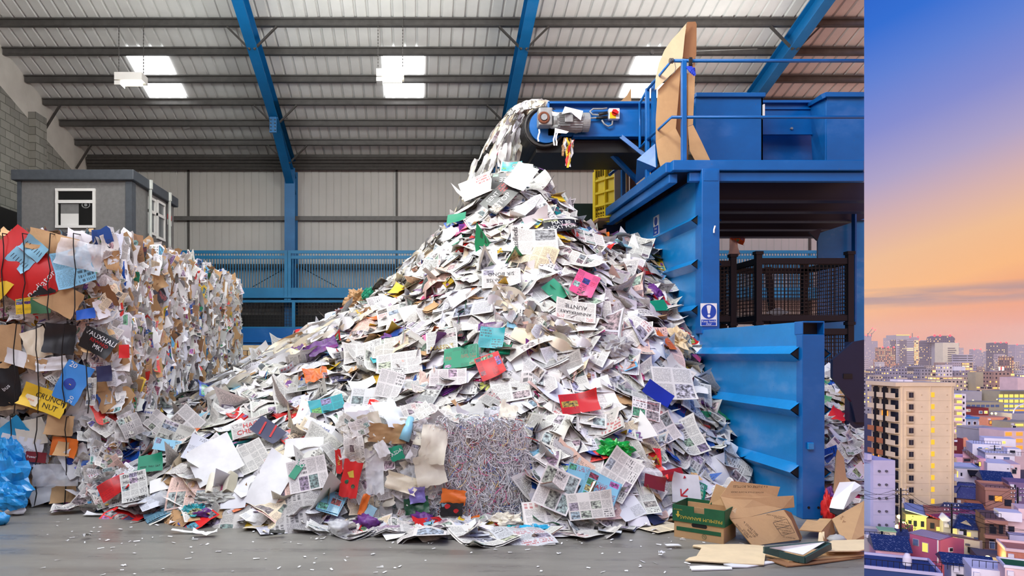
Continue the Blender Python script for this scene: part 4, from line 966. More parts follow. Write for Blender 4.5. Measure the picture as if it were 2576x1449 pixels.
feat(1262, 528, 'newspaper', MAGC['black'], .52, .34, .9, 'grey newspaper with tilted white headline letters under the blank sheet', texts=[('STOP', .5, .3, .12, .0, 'white'), ('SENT', .4, .75, .1, 0, 'white')], lift=.26, face=1.2)
feat(1340, 452, 'magazine', MAGC['black'], .3, .18, -.2, 'black magazine on the crest of the peak beside the cream sheet', 'magazine', lift=.2, face=.3, layers=3)
feat(1402, 588, 'newspaper', MAGC['black'], .5, .22, .18, 'dark newspaper headline reading may be next for on the shoulder', texts=[('MAY BE', .55, .68, .09, .0, 'white'), ('NEXT FOR', .52, .32, .09, 0, 'white')], lift=.18, face=1.0)
feat(1648, 1098, 'newspaper', PLAIN, .36, .32, .42, 'newspaper reading a special one leaning by the press wall', texts=[('a special one', .5, .86, .055, 0, 'ink')], lift=.18, face=1)
feat(1606, 1050, 'leaflet', printed('grid_flyer', [(0, (246,244,240))], .8, .4, .3, .8, .4), .33, .24, -.28, 'white flyer of red framed boxes lying on the slope by the press', 'leaflet', texts=[('- - - - - - -', .5, .5, .05, 0, 'inkred'), ('________', .5, .94, .06, 0, 'inkred'), ('________', .5, .12, .06, 0, 'inkred')], lift=.2, face=.9)
feat(352, 1246, 'newspaper', PLAIN, .27, .34, .28, 'newspaper with a black gothic masthead on the floor before the bales', texts=[('Daily Mail', .5, .9, .052, 0, 'ink'), ('MILLIONAIRE', .5, .7, .036, 0, 'ink'), ('TAXMAN', .55, .06, .05, 0, 'ink')], lift=.22, face=1.2)
feat(394, 1188, 'leaflet', flat('green'), .27, .2, .12, 'flat green printed flyer lying below the stacked bales', 'leaflet', texts=[('MON  THU  SAT', .5, .3, .03, 0, 'ink')], lift=.25, face=1.2)
feat(812, 1098, 'leaflet', flat('white'), .34, .14, -.4, 'white and blue shop leaflet on the slope before the white bale', 'leaflet', texts=[('Wickes', .6, .5, .06, 0, 'inkblue')], lift=.2, face=1)
feat(548, 1186, 'paper_sheet', flat('white'), .5, .5, .5, 'biggest crumpled white sheet low on the heap near the bales', 'paper', lift=.24, face=.9, curl=.5, crumple=.02)
feat(520, 1160, 'paper_sheet', O_, .4, .3, -.3, 'torn white sheet behind the biggest white sheet', 'paper', lift=.18, face=.6)
feat(640, 1172, 'newspaper', PLAIN, .34, .34, .55, 'black and white printed page leaning beside the biggest white sheet', lift=.2, face=1)
feat(694, 1232, 'paper_sheet', flat('white'), .34, .62, -.38, 'long smooth white sheet running down to the floor before the shredded bale', 'paper', lift=.2, face=.7, curl=.25)
feat(775, 1150, 'paper_sheet', flat('white'), .42, .22, .1, 'white board with a rolled top edge above the long white sheet', 'paper', lift=.2, face=.8)
feat(682, 1108, 'cardboard_scrap', flat('navy'), .38, .22, -.6, 'dark blue card with two orange stripes in mid heap', 'card', texts=[('I I', .5, .5, .25, 0.3, 'inkred')], lift=.2, face=.9)
feat(634, 1102, 'newspaper', PLAIN, .42, .2, .25, 'newspaper with a red outlined sports headline on the low flank', texts=[('HACK', .6, .7, .085, 0, 'inkred'), ('CHELSEA', .55, .3, .085, 0, 'inkred')], lift=.2, face=1)
feat(785, 1220, 'newspaper', PLAIN, .4, .34, .25, 'pale newspaper page leaning on the shredded bale beside the red gift bag', lift=.25, face=1.1)
feat(762, 1210, 'leaflet', flat('green'), .08, .2, -.5, 'narrow green leaflet with two white letters before the shredded bale', 'leaflet', texts=[('BO', .5, .8, .06, 0, 'white')], lift=.3, face=1)
feat(1638, 1008, 'folder', simple('blue_folder', (28,44,150), .4), .34, .2, -.7, 'royal blue plastic folder sticking up from the slope', 'folder', lift=.2, face=.8)
feat(1640, 786, 'leaflet', flat('green'), .32, .18, .12, 'bright green leaflet on the heap edge near the press wall', 'leaflet', lift=.16)
feat(1394, 752, 'leaflet', flat('green'), .22, .3, .7, 'bright green leaflet standing in the upper middle of the heap', 'leaflet', lift=.16, face=1)
feat(1160, 568, 'leaflet', flat('green'), .3, .16, .1, 'dark green paper poking out at the edge of the peak', 'leaflet', lift=.2, face=1)
feat(1462, 738, 'leaflet', MAGC['pink'], .3, .36, -.5, 'pink and blue picture leaflet in the upper middle of the heap', 'leaflet', lift=.2, face=1.1)
feat(1440, 800, 'newspaper', PLAIN, .5, .3, -.2, 'newspaper with upside down black headline in the upper middle of the heap', texts=[('ANNIVERSARY', .5, .4, .06, 3.14, 'ink'), ('AUNTIE', .5, .7, .08, 3.14, 'ink')], lift=.16)
feat(1165, 917, 'magazine', MAGC['green'], .42, .3, .1, 'sports magazine with a grass green cover in mid heap', 'magazine', lift=.18, layers=3)
feat(1238, 945, 'newspaper', MAGC['red'], .3, .3, .4, 'red and black tabloid page beside the grass green magazine', lift=.2, face=.8)
feat(1240, 870, 'leaflet', MAGC['teal'], .3, .28, -.1, 'white and turquoise leaflet above the grass green magazine', 'leaflet', lift=.18)
feat(805, 966, 'wrapper', MAGC['orange'], .3, .2, .4, 'orange and red food wrapper on the flank of the heap', 'wrapper', crumple=.05, lift=.2, face=.8)
feat(820, 892, 'wrapper', MAGC['purple'], .42, .22, .5, 'crinkled purple plastic wrapper high on the flank', 'wrapper', crumple=.05, lift=.18, face=.8)
feat(760, 900, 'wrapper', MAGC['purple'], .2, .2, .9, 'small purple foil pointing up beside the crinkled purple wrapper', 'wrapper', crumple=.03, lift=.2, face=.8)
feat(1500, 1248, 'magazine', MAGC['lightblue'], .33, .27, -.42, 'sky blue days out brochure on the low slope beside the bale', 'magazine', texts=[('DAYS', .4, .55, .06, 0, 'inkred'), ('OUT', .6, .38, .06, 0, 'inkblue')], lift=.22, face=1.1, layers=3)
feat(1452, 1215, 'magazine', MAGC['lightblue'], .26, .2, -.25, 'sky blue brochure half under the days out brochure', 'magazine', lift=.18, face=1, layers=2)
feat(1395, 1254, 'newspaper', PLAIN, .36, .42, -.42, 'newspaper about a crisis lying beside the shredded bale', texts=[('McKay', .4, .9, .05, 0, 'ink'), ('crisis', .4, .8, .05, 0, 'ink')], lift=.2, face=1)
feat(1545, 1215, 'newspaper', PLAIN, .5, .34, .95, 'newspaper page with colour drawings above the days out brochure', lift=.18, face=.9)
feat(1475, 1290, 'newspaper', PLAIN, .44, .26, .1, 'newspaper lying under the days out brochure near the floor', lift=.2, face=.9)
feat(1668, 1212, 'magazine', MAGC['red'], .24, .12, .12, 'small bright red leaflet by the foot of the press wall', 'leaflet', lift=.2, face=.8)
feat(1625, 1228, 'cardboard_scrap', flat('darkred'), .22, .14, -.3, 'dark red box lid on the low slope near the cartons', 'card', lift=.2, face=.8)
feat(1697, 1246, 'leaflet', flat('white'), .32, .3, -.1, 'white leaflet with a red arrow behind the banana carton', 'leaflet', texts=[('\u2192', .42, .36, .17, -2.4, 'inkred')], lift=.24, face=1)
feat(1450, 1032, 'newspaper', MAGC['red'], .42, .24, .15, 'newspaper with red advert blocks on the middle slope', lift=.18, face=.8)
feat(1675, 985, 'newspaper', PLAIN, .5, .42, -.04, 'grey newspaper page of columns upright near the press wall', lift=.24, face=1.2)
feat(1752, 1010, 'newspaper', PLAIN, .28, .42, -.25, 'white pictured page standing against the press wall', lift=.12, face=.9)
feat(1602, 640, 'newspaper', PLAIN, .36, .36, -.4, 'white page high against the press wall', lift=.2, face=1)
feat(1470, 615, 'newspaper', N_, .5, .24, -.2, 'grey creased newspaper on the shoulder below the green board', lift=.14)
feat(1140, 605, 'paper_sheet', flat('white'), .22, .22, .1, 'bright white square sheet on the edge below the peak', 'paper', lift=.16, face=.8)
feat(1000, 812, 'newspaper', N_, .5, .34, .4, 'open newspaper across the upper flank of the heap', lift=.16)
feat(1010, 940, 'newspaper', PLAIN, .56, .36, .2, 'broad pale newspaper page on the flank below the classifieds page', lift=.18)
feat(1120, 880, 'newspaper', PLAIN, .4, .3, .2, 'newspaper with a yellow strip in mid heap', lift=.16, texts=[('MASSIVE', .5, .2, .08, 0, 'inkgold')])
feat(985, 990, 'newspaper', PLAIN, .3, .36, -.2, 'page of maps tilted above the white shredded bale', lift=.2, face=.8)
feat(830, 1042, 'leaflet', MAGC['teal'], .4, .2, .35, 'white and teal printed leaflet above the bale corner', 'leaflet', lift=.2, face=.9)
feat(1130, 975, 'newspaper', PLAIN, .44, .24, .05, 'crumpled white newspaper directly above the shredded bale', crumple=.03, lift=.18)
# bags, books and rolled papers
def lump(px, py, r, sx, sy, sz, mat, name, label, cat, lift=.08, amp=.6, rot=0.0, n=34):
    p = heap_hit(px, py) or PF(px, py)
    if p.z < .03: p = PF(px, py, 0)
    nn = heap_n(p.x, p.y) if p.z > .03 else Vector((0,0,1))
    mb = MB(); crumple_ball(mb, r, RF, sx, sy, sz, n, amp); o = place(mb, name, mat, p+nn*lift, basis(nn, rot, 0, RF), False); return tag(o, label, cat)
lump(1536, 1162, .16, 1.15, .85, .6, M['greenbag'], 'foil_bag', 'crumpled shiny green foil bag low on the heap', 'bag', .14)
lump(1692, 872, .2, 1.0, 1.1, .6, M['cardlight'], 'paper_bag', 'crumpled tan paper bag on the heap edge near the press wall', 'bag', .1)
lump(905, 765, .2, .9, 1.0, .7, flat('brown'), 'paper_bag', 'crumpled brown paper bag on the crest of the flank', 'bag', .08)
lump(935, 760, .1, .4, 1.2, .6, flat('green'), 'plastic_wrapper', 'green plastic wrapper tucked beside the brown paper bag', 'wrapper', .16)
lump(496, 1298, .12, 1.2, .7, .6, MAGC['teal'], 'gift_wrap', 'crumpled green and blue gift wrap on the floor by the heap', 'wrapping', .05)
lump(1352, 1338, .1, 1.8, .7, .35, simple('cyan_film', (40,170,210), .3), 'plastic_wrapper', 'flattened cyan plastic wrapper on the floor before the bale', 'wrapper', .03)
lump(1272, 1330, .14, 1.1, .8, .6, flat('palecream'), 'paper_ball', 'crumpled cream paper ball on the floor before the shredded strips', 'paper', .06)
lump(545, 1272, .14, 1.5, .7, .55, N_, 'newspaper_bundle', 'rolled crumpled newspaper in front of the open book', 'newspaper', .06)
lump(1540, 890, .2, 1.2, .8, .5, flat('grey'), 'newspaper_bundle', 'crumpled grey newsprint ball in mid heap', 'newspaper', .08)
p = heap_hit(560, 1246) or PF(560, 1270); bk = empty('paperback_book', p, 'thick yellowed paperback lying open face up low on the heap', 'book')
BR = basis((-.1, -.75, 1), .15, 0, RF); mb = MB()
def book_half(mb, sd, n, spread):
    for k in range(n):
        a = sd*(.12+spread*k/n); vs = []
        for j in range(6):
            s = j/5*.17; ang = a+sd*.5*j/5*(1-k/n); vs += [Vector((math.sin(ang)*s, -.13, math.cos(ang)*s)), Vector((math.sin(ang)*s, .13, math.cos(ang)*s))]
        mb.add([p+Vector((0,0,.05))+BR.to_3x3() @ v for v in vs], [(2*i, 2*i+1, 2*i+3, 2*i+2) for i in range(5)])
for sd, nm in ((-1, 'page_block'), (1, 'page_block')):
    mb = MB(); book_half(mb, sd, 16, 1.15); mb.build(nm, flat('palecream'), bk)
mb = MB(); mb.slab([p+Vector((0,0,.03))+BR.to_3x3() @ Vector(v) for v in ((-.19,-.14,0),(.19,-.14,0),(.19,.14,0),(-.19,.14,0))], .01); mb.build('cover', flat('cream'), bk)
# papers strewn on the floor
def floorpaper(px, py, kind, mat, w, h, yaw, label, cat='paper', curl=.5, crumple=.004, layers=1, texts=()):
    p = PF(px, py, .0); return paper(kind, mat, p, Vector((0,0,1)), w, h, yaw, 0, RF, label, cat, None, .022+crumple, curl, crumple, layers, None, texts)
floorpaper(188, 1290, 'newspaper', N_, .46, .16, .12, 'twisted newspaper lying alone on the floor before the bales', 'newspaper', 1.2, .05, 3)
floorpaper(243, 1299, 'paper_sheet', flat('white'), .26, .08, -.1, 'white envelope on the floor beside the twisted newspaper')
floorpaper(472, 1343, 'paper_sheet', flat('white'), .3, .05, .02, 'narrow white strip on the floor before the heap')
floorpaper(515, 1350, 'paper_sheet', flat('white'), .22, .08, .1, 'crumpled white paper on the floor beside the narrow white strip', 'paper', 1, .02)
floorpaper(697, 1352, 'plastic_wrapper', flat('black'), .14, .07, .1, 'scrap of black plastic alone on the floor', 'wrapper', 2.5, .03)
floorpaper(665, 1322, 'magazine', MAGC['yellow'], .34, .17, .12, 'colourful open magazine on the floor in front of the heap', 'magazine', 1.3, .01, 3)
floorpaper(836, 1342, 'newspaper', PLAIN, .46, .12, -.1, 'rolled newspaper lying on the floor before the shredded bale', 'newspaper', 2.0, .03, 3)
floorpaper(1420, 1352, 'paper_sheet', flat('white'), .34, .1, .0, 'torn white sheet flat on the floor in front of the low slope')
floorpaper(1600, 1318, 'newspaper', N_, .5, .2, .1, 'pile end of newspapers on the floor beside the banana carton', 'newspaper', .4, .01, 4)
floorpaper(1693, 1378, 'paper_sheet', flat('white'), .13, .06, .1, 'small white paper on the floor before the banana carton', 'paper', .6)
floorpaper(1664, 1401, 'paper_scrap', flat('white'), .05, .04, .5, 'tiny white crumple on the floor before the flat cardboard', 'paper', 3, .02)
floorpaper(218, 1356, 'paper_scrap', flat('grey'), .07, .05, .5, 'tiny grey scrap alone on the open floor', 'paper', 3, .02)
floorpaper(720, 1280, 'newspaper', PLAIN, .5, .24, -.1, 'wide pale newspaper spread on the floor before the long white sheet', 'newspaper', .7, .01, 2)
floorpaper(600, 1300, 'magazine', MAGC['red'], .3, .16, .1, 'red and white magazine on the floor by the gift wrap', 'magazine', .7, .02, 2)
floorpaper(1010, 1345, 'newspaper', N_, .5, .18, .1, 'grey newspaper flattened on the floor under the bale edge', 'newspaper', .8, .03, 3)
floorpaper(1190, 1352, 'paper_sheet', O_, .3, .1, -.1, 'white sheet on the floor before the shredded strips')
t = MB(); RQ = random.Random(3)
for k in range(260):
    px, py = RQ.uniform(100, 2000), RQ.choice((RQ.uniform(1330, 1448), RQ.uniform(1300, 1370)))
    p = PF(px, py, .004); a = RQ.uniform(0, 3.14); w, h = RQ.uniform(.006, .03), RQ.uniform(.004, .012)
    ca, sa = math.cos(a), math.sin(a); t.add([p+Vector((x*ca-y*sa, x*sa+y*ca, RQ.uniform(0, .006))) for x, y in ((-w,-h),(w,-h),(w,h),(-w,h))], [(0,1,2,3)])
tag(t.build('paper_crumbs', M['white']), 'tiny white paper crumbs scattered over the concrete floor', 'litter', kind='stuff')
# paper in the air: falling off the drum and sliding down the flank
RS = random.Random(17)
def bez(p, s):
    n = len(p)-1; x = sum(math.comb(n, i)*s**i*(1-s)**(n-i)*p[i][0] for i in range(n+1)); y = sum(math.comb(n, i)*s**i*(1-s)**(n-i)*p[i][1] for i in range(n+1)); return x, y
def streamer(path, s0, ds, off, d, w, mat, name, label, cat, group):
    mb = MB(); n = 7; t = tile(); vs, uvs = [], []
    ph = RS.uniform(0, 6); tw = RS.uniform(-1, 1); base = None; q = []
    for i in range(n):
        x, y = bez(path, min(1, s0+ds*i/(n-1))); q.append(P(x+off, y+RS.uniform(-2, 2), d+.05*math.sin(ph+i*.8)))
    for i in range(n):
        tg = (q[min(i+1, n-1)]-q[max(i-1, 0)]).normalized(); a = tg.cross(Vector((math.sin(ph+tw*i*.3), math.cos(ph+tw*i*.3), .2))).normalized()
        ww = w*(.35+.65*math.sin(math.pi*(i+.6)/(n+.2))); vs += [q[i]-a*ww/2, q[i]+a*ww/2]; uvs += [(t[0]+.01+i/n*.9, t[1]+.05), (t[0]+.01+i/n*.9, t[1]+.95)]
    mb.add(vs, [(2*i, 2*i+1, 2*i+3, 2*i+2) for i in range(n-1)], uvs)
    o = mb.build(name, mat, None, q[0], smooth=True); tag(o, label, cat, group); return o
WH = [O_, flat('white'), flat('white'), flat('grey'), flat('palecream'), flat('cream'), PLAIN]
MAIN = [(1378,262),(1290,246),(1250,320),(1238,450)]; OUTER = [(1350,258),(1240,262),(1200,420),(1135,590)]
for k in range(150):
    s0 = RS.uniform(0, .8)**1.1; off = RS.uniform(-12, 80)*(.2+.8*s0)
    streamer(MAIN, s0, RS.uniform(.1, .22), off, RS.uniform(11.75, 12.5), RS.uniform(.05, .17), RS.choice(WH+[flat('pink')]*(k % 9 == 0)), 'falling_paper', 'pale paper tumbling from the conveyor drum onto the heap peak', 'paper', 'papers falling from the conveyor')
for k in range(90):
    s0 = RS.uniform(.02, .88); streamer(OUTER, s0, RS.uniform(.08, .18), RS.uniform(-12, 44), RS.uniform(11.7, 12.3), RS.uniform(.03, .08), RS.choice(WH), 'falling_paper', 'thin paper flying wide of the main stream beside the peak', 'paper', 'papers flying wide of the stream')
SL1 = [(1150,560),(1080,600),(1040,690),(930,750)]; SL2 = [(930,770),(820,840),(690,890),(500,1010)]
for k in range(120):
    s0 = RS.uniform(0, .9); off = RS.uniform(-14, 16); streamer(SL1, s0, RS.uniform(.08, .2), off, RS.uniform(11.0, 11.5), RS.uniform(.05, .16), RS.choice(WH), 'sliding_paper', 'pale paper sliding off the crest below the peak', 'paper', 'papers sliding off the crest')
for k in range(150):
    s0 = RS.uniform(0, .95); off = RS.uniform(-44, 26); x, y = bez(SL2, s0); hp_ = heap_hit(x+off, y+12); dd = (hp_.y if hp_ is not None else 10.6)-RS.uniform(.15, .35)
    dd = min(dd, 10.9)
    streamer(SL2, s0, RS.uniform(.1, .24), off, dd, RS.uniform(.06, .2), RS.choice(WH+WH+[flat('kraft'), flat('grey')]), 'sliding_paper', 'loose paper rushing down the long flank toward the stacked bales', 'paper', 'papers rushing down the flank')
SL3 = [(1215,745),(1300,770),(1390,830),(1500,900)]
for k in range(60):
    s0 = RS.uniform(0, .85); off = RS.uniform(-10, 10); x, y = bez(SL3, s0); y2 = RS.uniform(-34, 34); hp_ = heap_hit(x, y+y2)
    if hp_ is None: continue
    streamer([(q[0], q[1]+y2) for q in SL3], s0, RS.uniform(.1, .24), off, hp_.y-RS.uniform(.12, .3), RS.uniform(.07, .2), RS.choice(WH+[flat('cream')]), 'sliding_paper', 'pale paper sliding down across the middle of the heap', 'paper', 'papers sliding across the middle')
# ================================================================ heap behind the gate wall
RG = random.Random(9)
def h2(x, y): return max(0, 1.45-(9.9-y)*.52+.1*mnoise.noise(Vector((x*2, y*2, 0)))) if y < 9.9 else 1.45
mb = MB(); vs = []; 
for j in range(13):
    for i in range(9): x = 4.3+i*.28; y = 7.2+j*.28; vs.append((x, y, h2(x, y)-.08))
mb.add(vs, quads(8, 12), [(a*.3, b*.3) for b in range(13) for a in range(9)])
for k in range(420):
    x, y = RG.uniform(4.3, 6.4), RG.uniform(7.2, 10.2); g, u, v = sheet(RG.uniform(.12, .36), RG.uniform(.12, .36), RG, 3, 3, 1, .02)
    add_sheet(mb, g, u, v, Matrix.Translation((x, y, h2(x, y)+RG.uniform(-.05, .04))) @ basis((0, -.5, 1), RG.uniform(0, 6), .5, RG), None, RG.choice((0, 0, 1, 2)))
tag(mb.build('loose_waste_paper', [M['news'], M['office'], M['mag']], smooth=True), 'smaller heap of waste paper behind the low blue gate wall', 'waste paper', kind='stuff')
for k in range(30):
    px, py = RG.uniform(2086, 2170), RG.uniform(1050, 1270); d = 9.9-(py-1050)/220*2.0; x = X(px, d); c = RG.choice(('red', 'white', 'green', 'kraft', 'grey'))
    paper('paper_scrap', flat(c) if RG.random() < .5 else N_, (x, d, h2(x, d)+.03), Vector((0, -.6, 1)).normalized(), RG.uniform(.14, .3), RG.uniform(.12, .25), RG.uniform(0, 6), .4, RG, 'crumpled paper on the smaller heap behind the gate wall', 'paper', 'papers on the smaller heap', .04, 1, .02)
# ================================================================ bales
RB = random.Random(31)
DOWN = Vector((0,-1,0))
def noisy_box(x0, x1, y0, y1, z0, z1, amp, n=14, seed=0.0):
    mb = MB(); faces = []
    def grid(o, a, b, na, nb):
        vs, uvs = [], []
        for j in range(nb+1):
            for i in range(na+1):
                p = Vector(o)+Vector(a)*i/na+Vector(b)*j/nb
                q = p*4.0+Vector((seed, seed*.7, 0)); c = Vector(((x0+x1)/2, (y0+y1)/2, (z0+z1)/2))
                off = Vector((mnoise.noise(q), mnoise.noise(q+Vector((31,0,0))), mnoise.noise(q+Vector((0,47,0)))))*amp*1.5
                e = Vector((max(0, abs(p.x-c.x)/((x1-x0)/2)-.8), max(0, abs(p.y-c.y)/((y1-y0)/2)-.8), max(0, abs(p.z-c.z)/((z1-z0)/2)-.8)))
                k = 1 if (e.x > 0)+(e.y > 0)+(e.z > 0) >= 2 else 0
                p2 = p.lerp(c, .05*k)+off; p2.z = max(p2.z, z0+.005)
                vs.append(p2); t_ = (i*na+j) % 60; uvs.append((i*1.0+seed, j*1.0))
        mb.add(vs, quads(na, nb), uvs)
    w, d, h = x1-x0, y1-y0, z1-z0
    grid((x0,y0,z0), (w,0,0), (0,0,h), n, n//2+2); grid((x1,y0,z0), (0,d,0), (0,0,h), n, n//2+2); grid((x0,y0,z1), (w,0,0), (0,d,0), n, n); grid((x0,y1,z0), (0,0,h), (w,0,0), n//2, n); grid((x0,y0,z0), (0,0,h), (0,d,0), n//2, n)
    return mb
def bale(x0, x1, y0, y1, z0, z1, label, front, top, group='stacked waste paper bales'):
    t = empty('paper_bale', ((x0+x1)/2, (y0+y1)/2, z0), label, 'bale', group)
    noisy_box(x0+.05, x1-.06, y0+.03, y1-.03, z0+.01, z1-.03, .05, 14, RB.uniform(0, 90)).build('bale_core', M['scrap'], t)
    st = MB(); big = 0
    def piece(p, n, w, h, edge, yaw=None):
        nonlocal big
        crum = RB.choice((.012, .02, .035)); g, u, v = sheet(w, h, RB, 4, 4, RB.uniform(.2, 1.8), crum, None, .08)
        mtx = Matrix.Translation(p) @ basis(n, RB.uniform(0, 6.28) if yaw is None else yaw, edge, RB)
        r = RB.random()
        if w*h > .085 and big < 14 and front:
            big += 1; mb = MB(); add_sheet(mb, g, u, v); k = RB.choice(('card', 'card', 'cardlight', 'carddark', 'office', 'scrap', 'film', 'news'))
            o = place(mb, {'film': 'film_scrap', 'office': 'paper_scrap', 'news': 'paper_scrap', 'scrap': 'packaging_scrap'}.get(k, 'cardboard_scrap'), M[k], p, basis(n, RB.uniform(0, 6.28), edge, RB), True, t)
        else: add_sheet(st, g, u, v, mtx, None, 0 if r < .36 else (1 if r < .70 else (2 if r < .82 else 3)))
    if front:
        for k in range(190): 
            p = Vector((RB.uniform(x0+.08, x1-.02), y0-RB.uniform(-.05, .04), RB.uniform(z0+.06, z1-.04))); piece(p, DOWN, RB.uniform(.1, .42), RB.uniform(.08, .3), .45)
    for k in range(360):                            # end face: squeezed layers seen edge on
        p = Vector((x1-RB.uniform(-.07, .08), RB.uniform(y0+.0, y1), RB.uniform(z0+.05, z1-.03)))
        n = Vector((RB.uniform(.05, .9), -1, RB.uniform(-.4, .4))); piece(p, n, *((RB.uniform(.06, .22), RB.uniform(.08, .34), .35, RB.uniform(-.7, .7)) if k % 2 else (RB.uniform(.1, .2), RB.uniform(.2, .46), .16, RB.uniform(-.25, .25))))
    if top:
        for k in range(90):
            p = Vector((RB.uniform(x0, x1), RB.uniform(y0, y1), z1+RB.uniform(-.06, .03))); piece(p, Vector((RB.uniform(-.3, .6), RB.uniform(-.6, .1), 1)), RB.uniform(.1, .32), RB.uniform(.1, .3), .6)
    tag(st.build('squeezed_paper', [M['scrap'], M['office'], M['card'], M['news']], t, smooth=True), kind='stuff')
    if front:
        k = 0; x = x1-.28
        while x > x0:
            mb = MB(); xx = x+RB.uniform(-.03, .03)
            mb.tube([(xx+RB.uniform(-.02, .02), y0-.195-.006*(i % 2), z0+.02+(z1-z0-.02)*i/7) for i in range(8)]+[(xx, y0+.1, z1+.02), (xx+RB.uniform(-.06, .06), y0+.45, z1+.03), (xx, y1-.1, z1+.02)], .0065, 5); mb.build('baling_wire', M['wire'], t); x -= .27
    return t
LAY = [(0.0, 1.0), (1.02, 2.03), (2.05, 3.03)]
ROWS = [(8.1, 9.15), (9.22, 10.3), (10.38, 11.45), (11.52, 12.6), (12.68, 13.75)]
fronts = []
NM = ('bottom', 'middle', 'top'); RN = ('front row', 'second row', 'third row', 'fourth row', 'last row')
for r, (y0, y1) in enumerate(ROWS):
    for l, (z0, z1) in enumerate(LAY):
        xr = (-3.74, -3.36, -3.5)[l] if r == 0 else -3.42+RB.uniform(-.07, .06)
        if r == 0 and l == 0: xr = -3.62
        t = bale(xr-(1.9 if r == 0 else 1.5), xr, y0, y1, z0, z1, '%s bale of squeezed waste paper in the %s of the stack' % (NM[l], RN[r]), r == 0, l == 2)
        if r == 0: fronts.append(t)
def bscrap(bi, px, py, wpx, hpx, rot, mat, name, label, texts=(), d=7.98, curl=.6, crumple=.012, ink='ink'):
    w, h = wpx*d/F, hpx*d/F; g, u, v = sheet(w, h, RB, 7, 7, curl, max(crumple, .012), None, .018)
    mb = MB(); add_sheet(mb, g, u, v); o = place(mb, name, mat, P(px, py, d), basis((.1,-1,.1), rot, 0, RB), True, fronts[bi]); o['label'] = label
    for (s, u0, v0, size, ro, inkm) in texts:
        tm = MB(); drape_text(tm, s, g, u0, v0, size*d/F, w, h, .004, ro); c = tm.build('lettering', M[inkm] if inkm in M else flat(inkm)); c.parent = o
    return o
FR = flat
bscrap(2, 62, 680, 190, 150, -.7, flat('red'), 'carton_scrap', 'crushed glossy red heater carton', [('Radiator', .8, .5, 26, 1.57, 'white'), ('PLUS', .3, .12, 16, 0, 'orange')], 7.96)
bscrap(2, 15, 690, 70, 170, -.7, flat('yellow'), 'carton_scrap', 'yellow end of the heater carton', [('Turbo Convector', .5, .5, 12, 1.57, 'ink')], 7.95)
for (a, b) in ((50, 655), (85, 625)):
    bscrap(2, a, b, 62, 44, -.72, flat('lightblue'), 'carton_picture', 'pale blue printed heater picture', [('| | | | | | |', .5, .5, 14, 0, 'ink')], 7.935)
bscrap(2, 130, 612, 120, 55, -.25, M['card'], 'cardboard_scrap', 'folded brown cardboard at the top of the bale', (), 7.98)
bscrap(2, 185, 672, 95, 95, .3, MAGC['lightblue'], 'packaging_scrap', 'pale blue printed tissue pack under clear film', (), 7.96)
bscrap(2, 200, 640, 110, 70, -.2, M['film'], 'film_scrap', 'crumpled clear plastic film', (), 7.94, .8, .04)
bscrap(2, 105, 725, 66, 34, .18, flat('black'), 'carton_scrap', 'black printed panel with red emblem', [('\u25C6', .7, .5, 22, 0, 'inkred')], 7.95)
bscrap(2, 142, 745, 120, 70, -.5, M['card'], 'cardboard_scrap', 'large torn brown cardboard', (), 7.97)
bscrap(2, 103, 769, 50, 40, .03, simple('moss_green_card', (60,110,72), .6), 'card_scrap', 'square moss green card', (), 7.95)
bscrap(2, 60, 770, 40, 40, .1, MAGC['yellow'], 'packaging_scrap', 'yellow food packet', (), 7.95)
bscrap(2, 215, 790, 48, 26, .15, flat('blue'), 'packaging_scrap', 'blue printed packet', (), 7.95)
bscrap(2, 285, 690, 58, 66, .1, flat('blue'), 'plastic_bag', 'blue and white plastic sack', [('PU', .7, .7, 18, 0.2, 'white')], 8.3)
bscrap(1, 22, 870, 60, 110, .1, M['card'], 'cardboard_scrap', 'large brown cardboard panel', (), 7.98)
bscrap(1, 92, 865, 62, 75, .3, flat('cream'), 'plastic_bag', 'crumpled cream plastic bag', (), 7.96, .6, .03)
bscrap(1, 150, 852, 76, 76, -.1, flat('black'), 'plastic_bag', 'shiny black plastic sack', (), 7.96, .8, .03)
bscrap(1, 245, 862, 84, 56, -.5, flat('black'), 'magazine_scrap', 'black car advert with white headline', [('VAUXHALL', .55, .75, 17, 0, 'white'), ('MK1', .6, .3, 16, 0, 'white'), ('REWARD', .55, .52, 12, 0, 'inkred')], 7.95)
bscrap(1, 312, 884, 26, 34, .05, flat('red'), 'paper_scrap', 'red bordered ticket', (), 7.94)
bscrap(1, 42, 900, 52, 38, -.3, flat('white'), 'paper_scrap', 'plain white sheet', (), 7.94)
bscrap(1, 15, 965, 72, 110, .15, flat('black'), 'carton_scrap', 'black carton panel', [('bus', .5, .4, 14, .6, 'white')], 7.96)
bscrap(1, 112, 1007, 112, 58, -.36, flat('yellow'), 'carton_scrap', 'yellow cereal carton', [('CRUNCHY', .66, .62, 19, 0, 'ink'), ('NUT', .66, .28, 19, 0, 'ink')], 7.905)
bscrap(1, 78, 1006, 36, 24, -.36, flat('cream'), 'carton_scrap', 'pale side panel of the cereal carton', [('===', .5, .5, 10, 0, 'orange')], 7.89, .1, .012)
bscrap(1, 182, 962, 68, 100, -.42, simple('bright_carton_blue', (64,140,215), .4), 'carton_scrap', 'bright blue drinks carton', [('20', .25, .9, 20, 0, 'white'), ('20', .75, .1, 18, 1.57, 'white'), ('\u25CF', .45, .42, 40, 0, 'inkblue'), ('F', .45, .42, 20, 0, 'inkgold')], 7.935)
bscrap(1, 230, 985, 24, 70, -.05, N_, 'paper_scrap', 'folded classifieds newsprint', [('classifieds', .5, .5, 12, 1.57, 'ink')], 7.93)
bscrap(1, 262, 940, 34, 40, .1, flat('navy'), 'carton_scrap', 'dark blue card with white marks', (), 7.95)
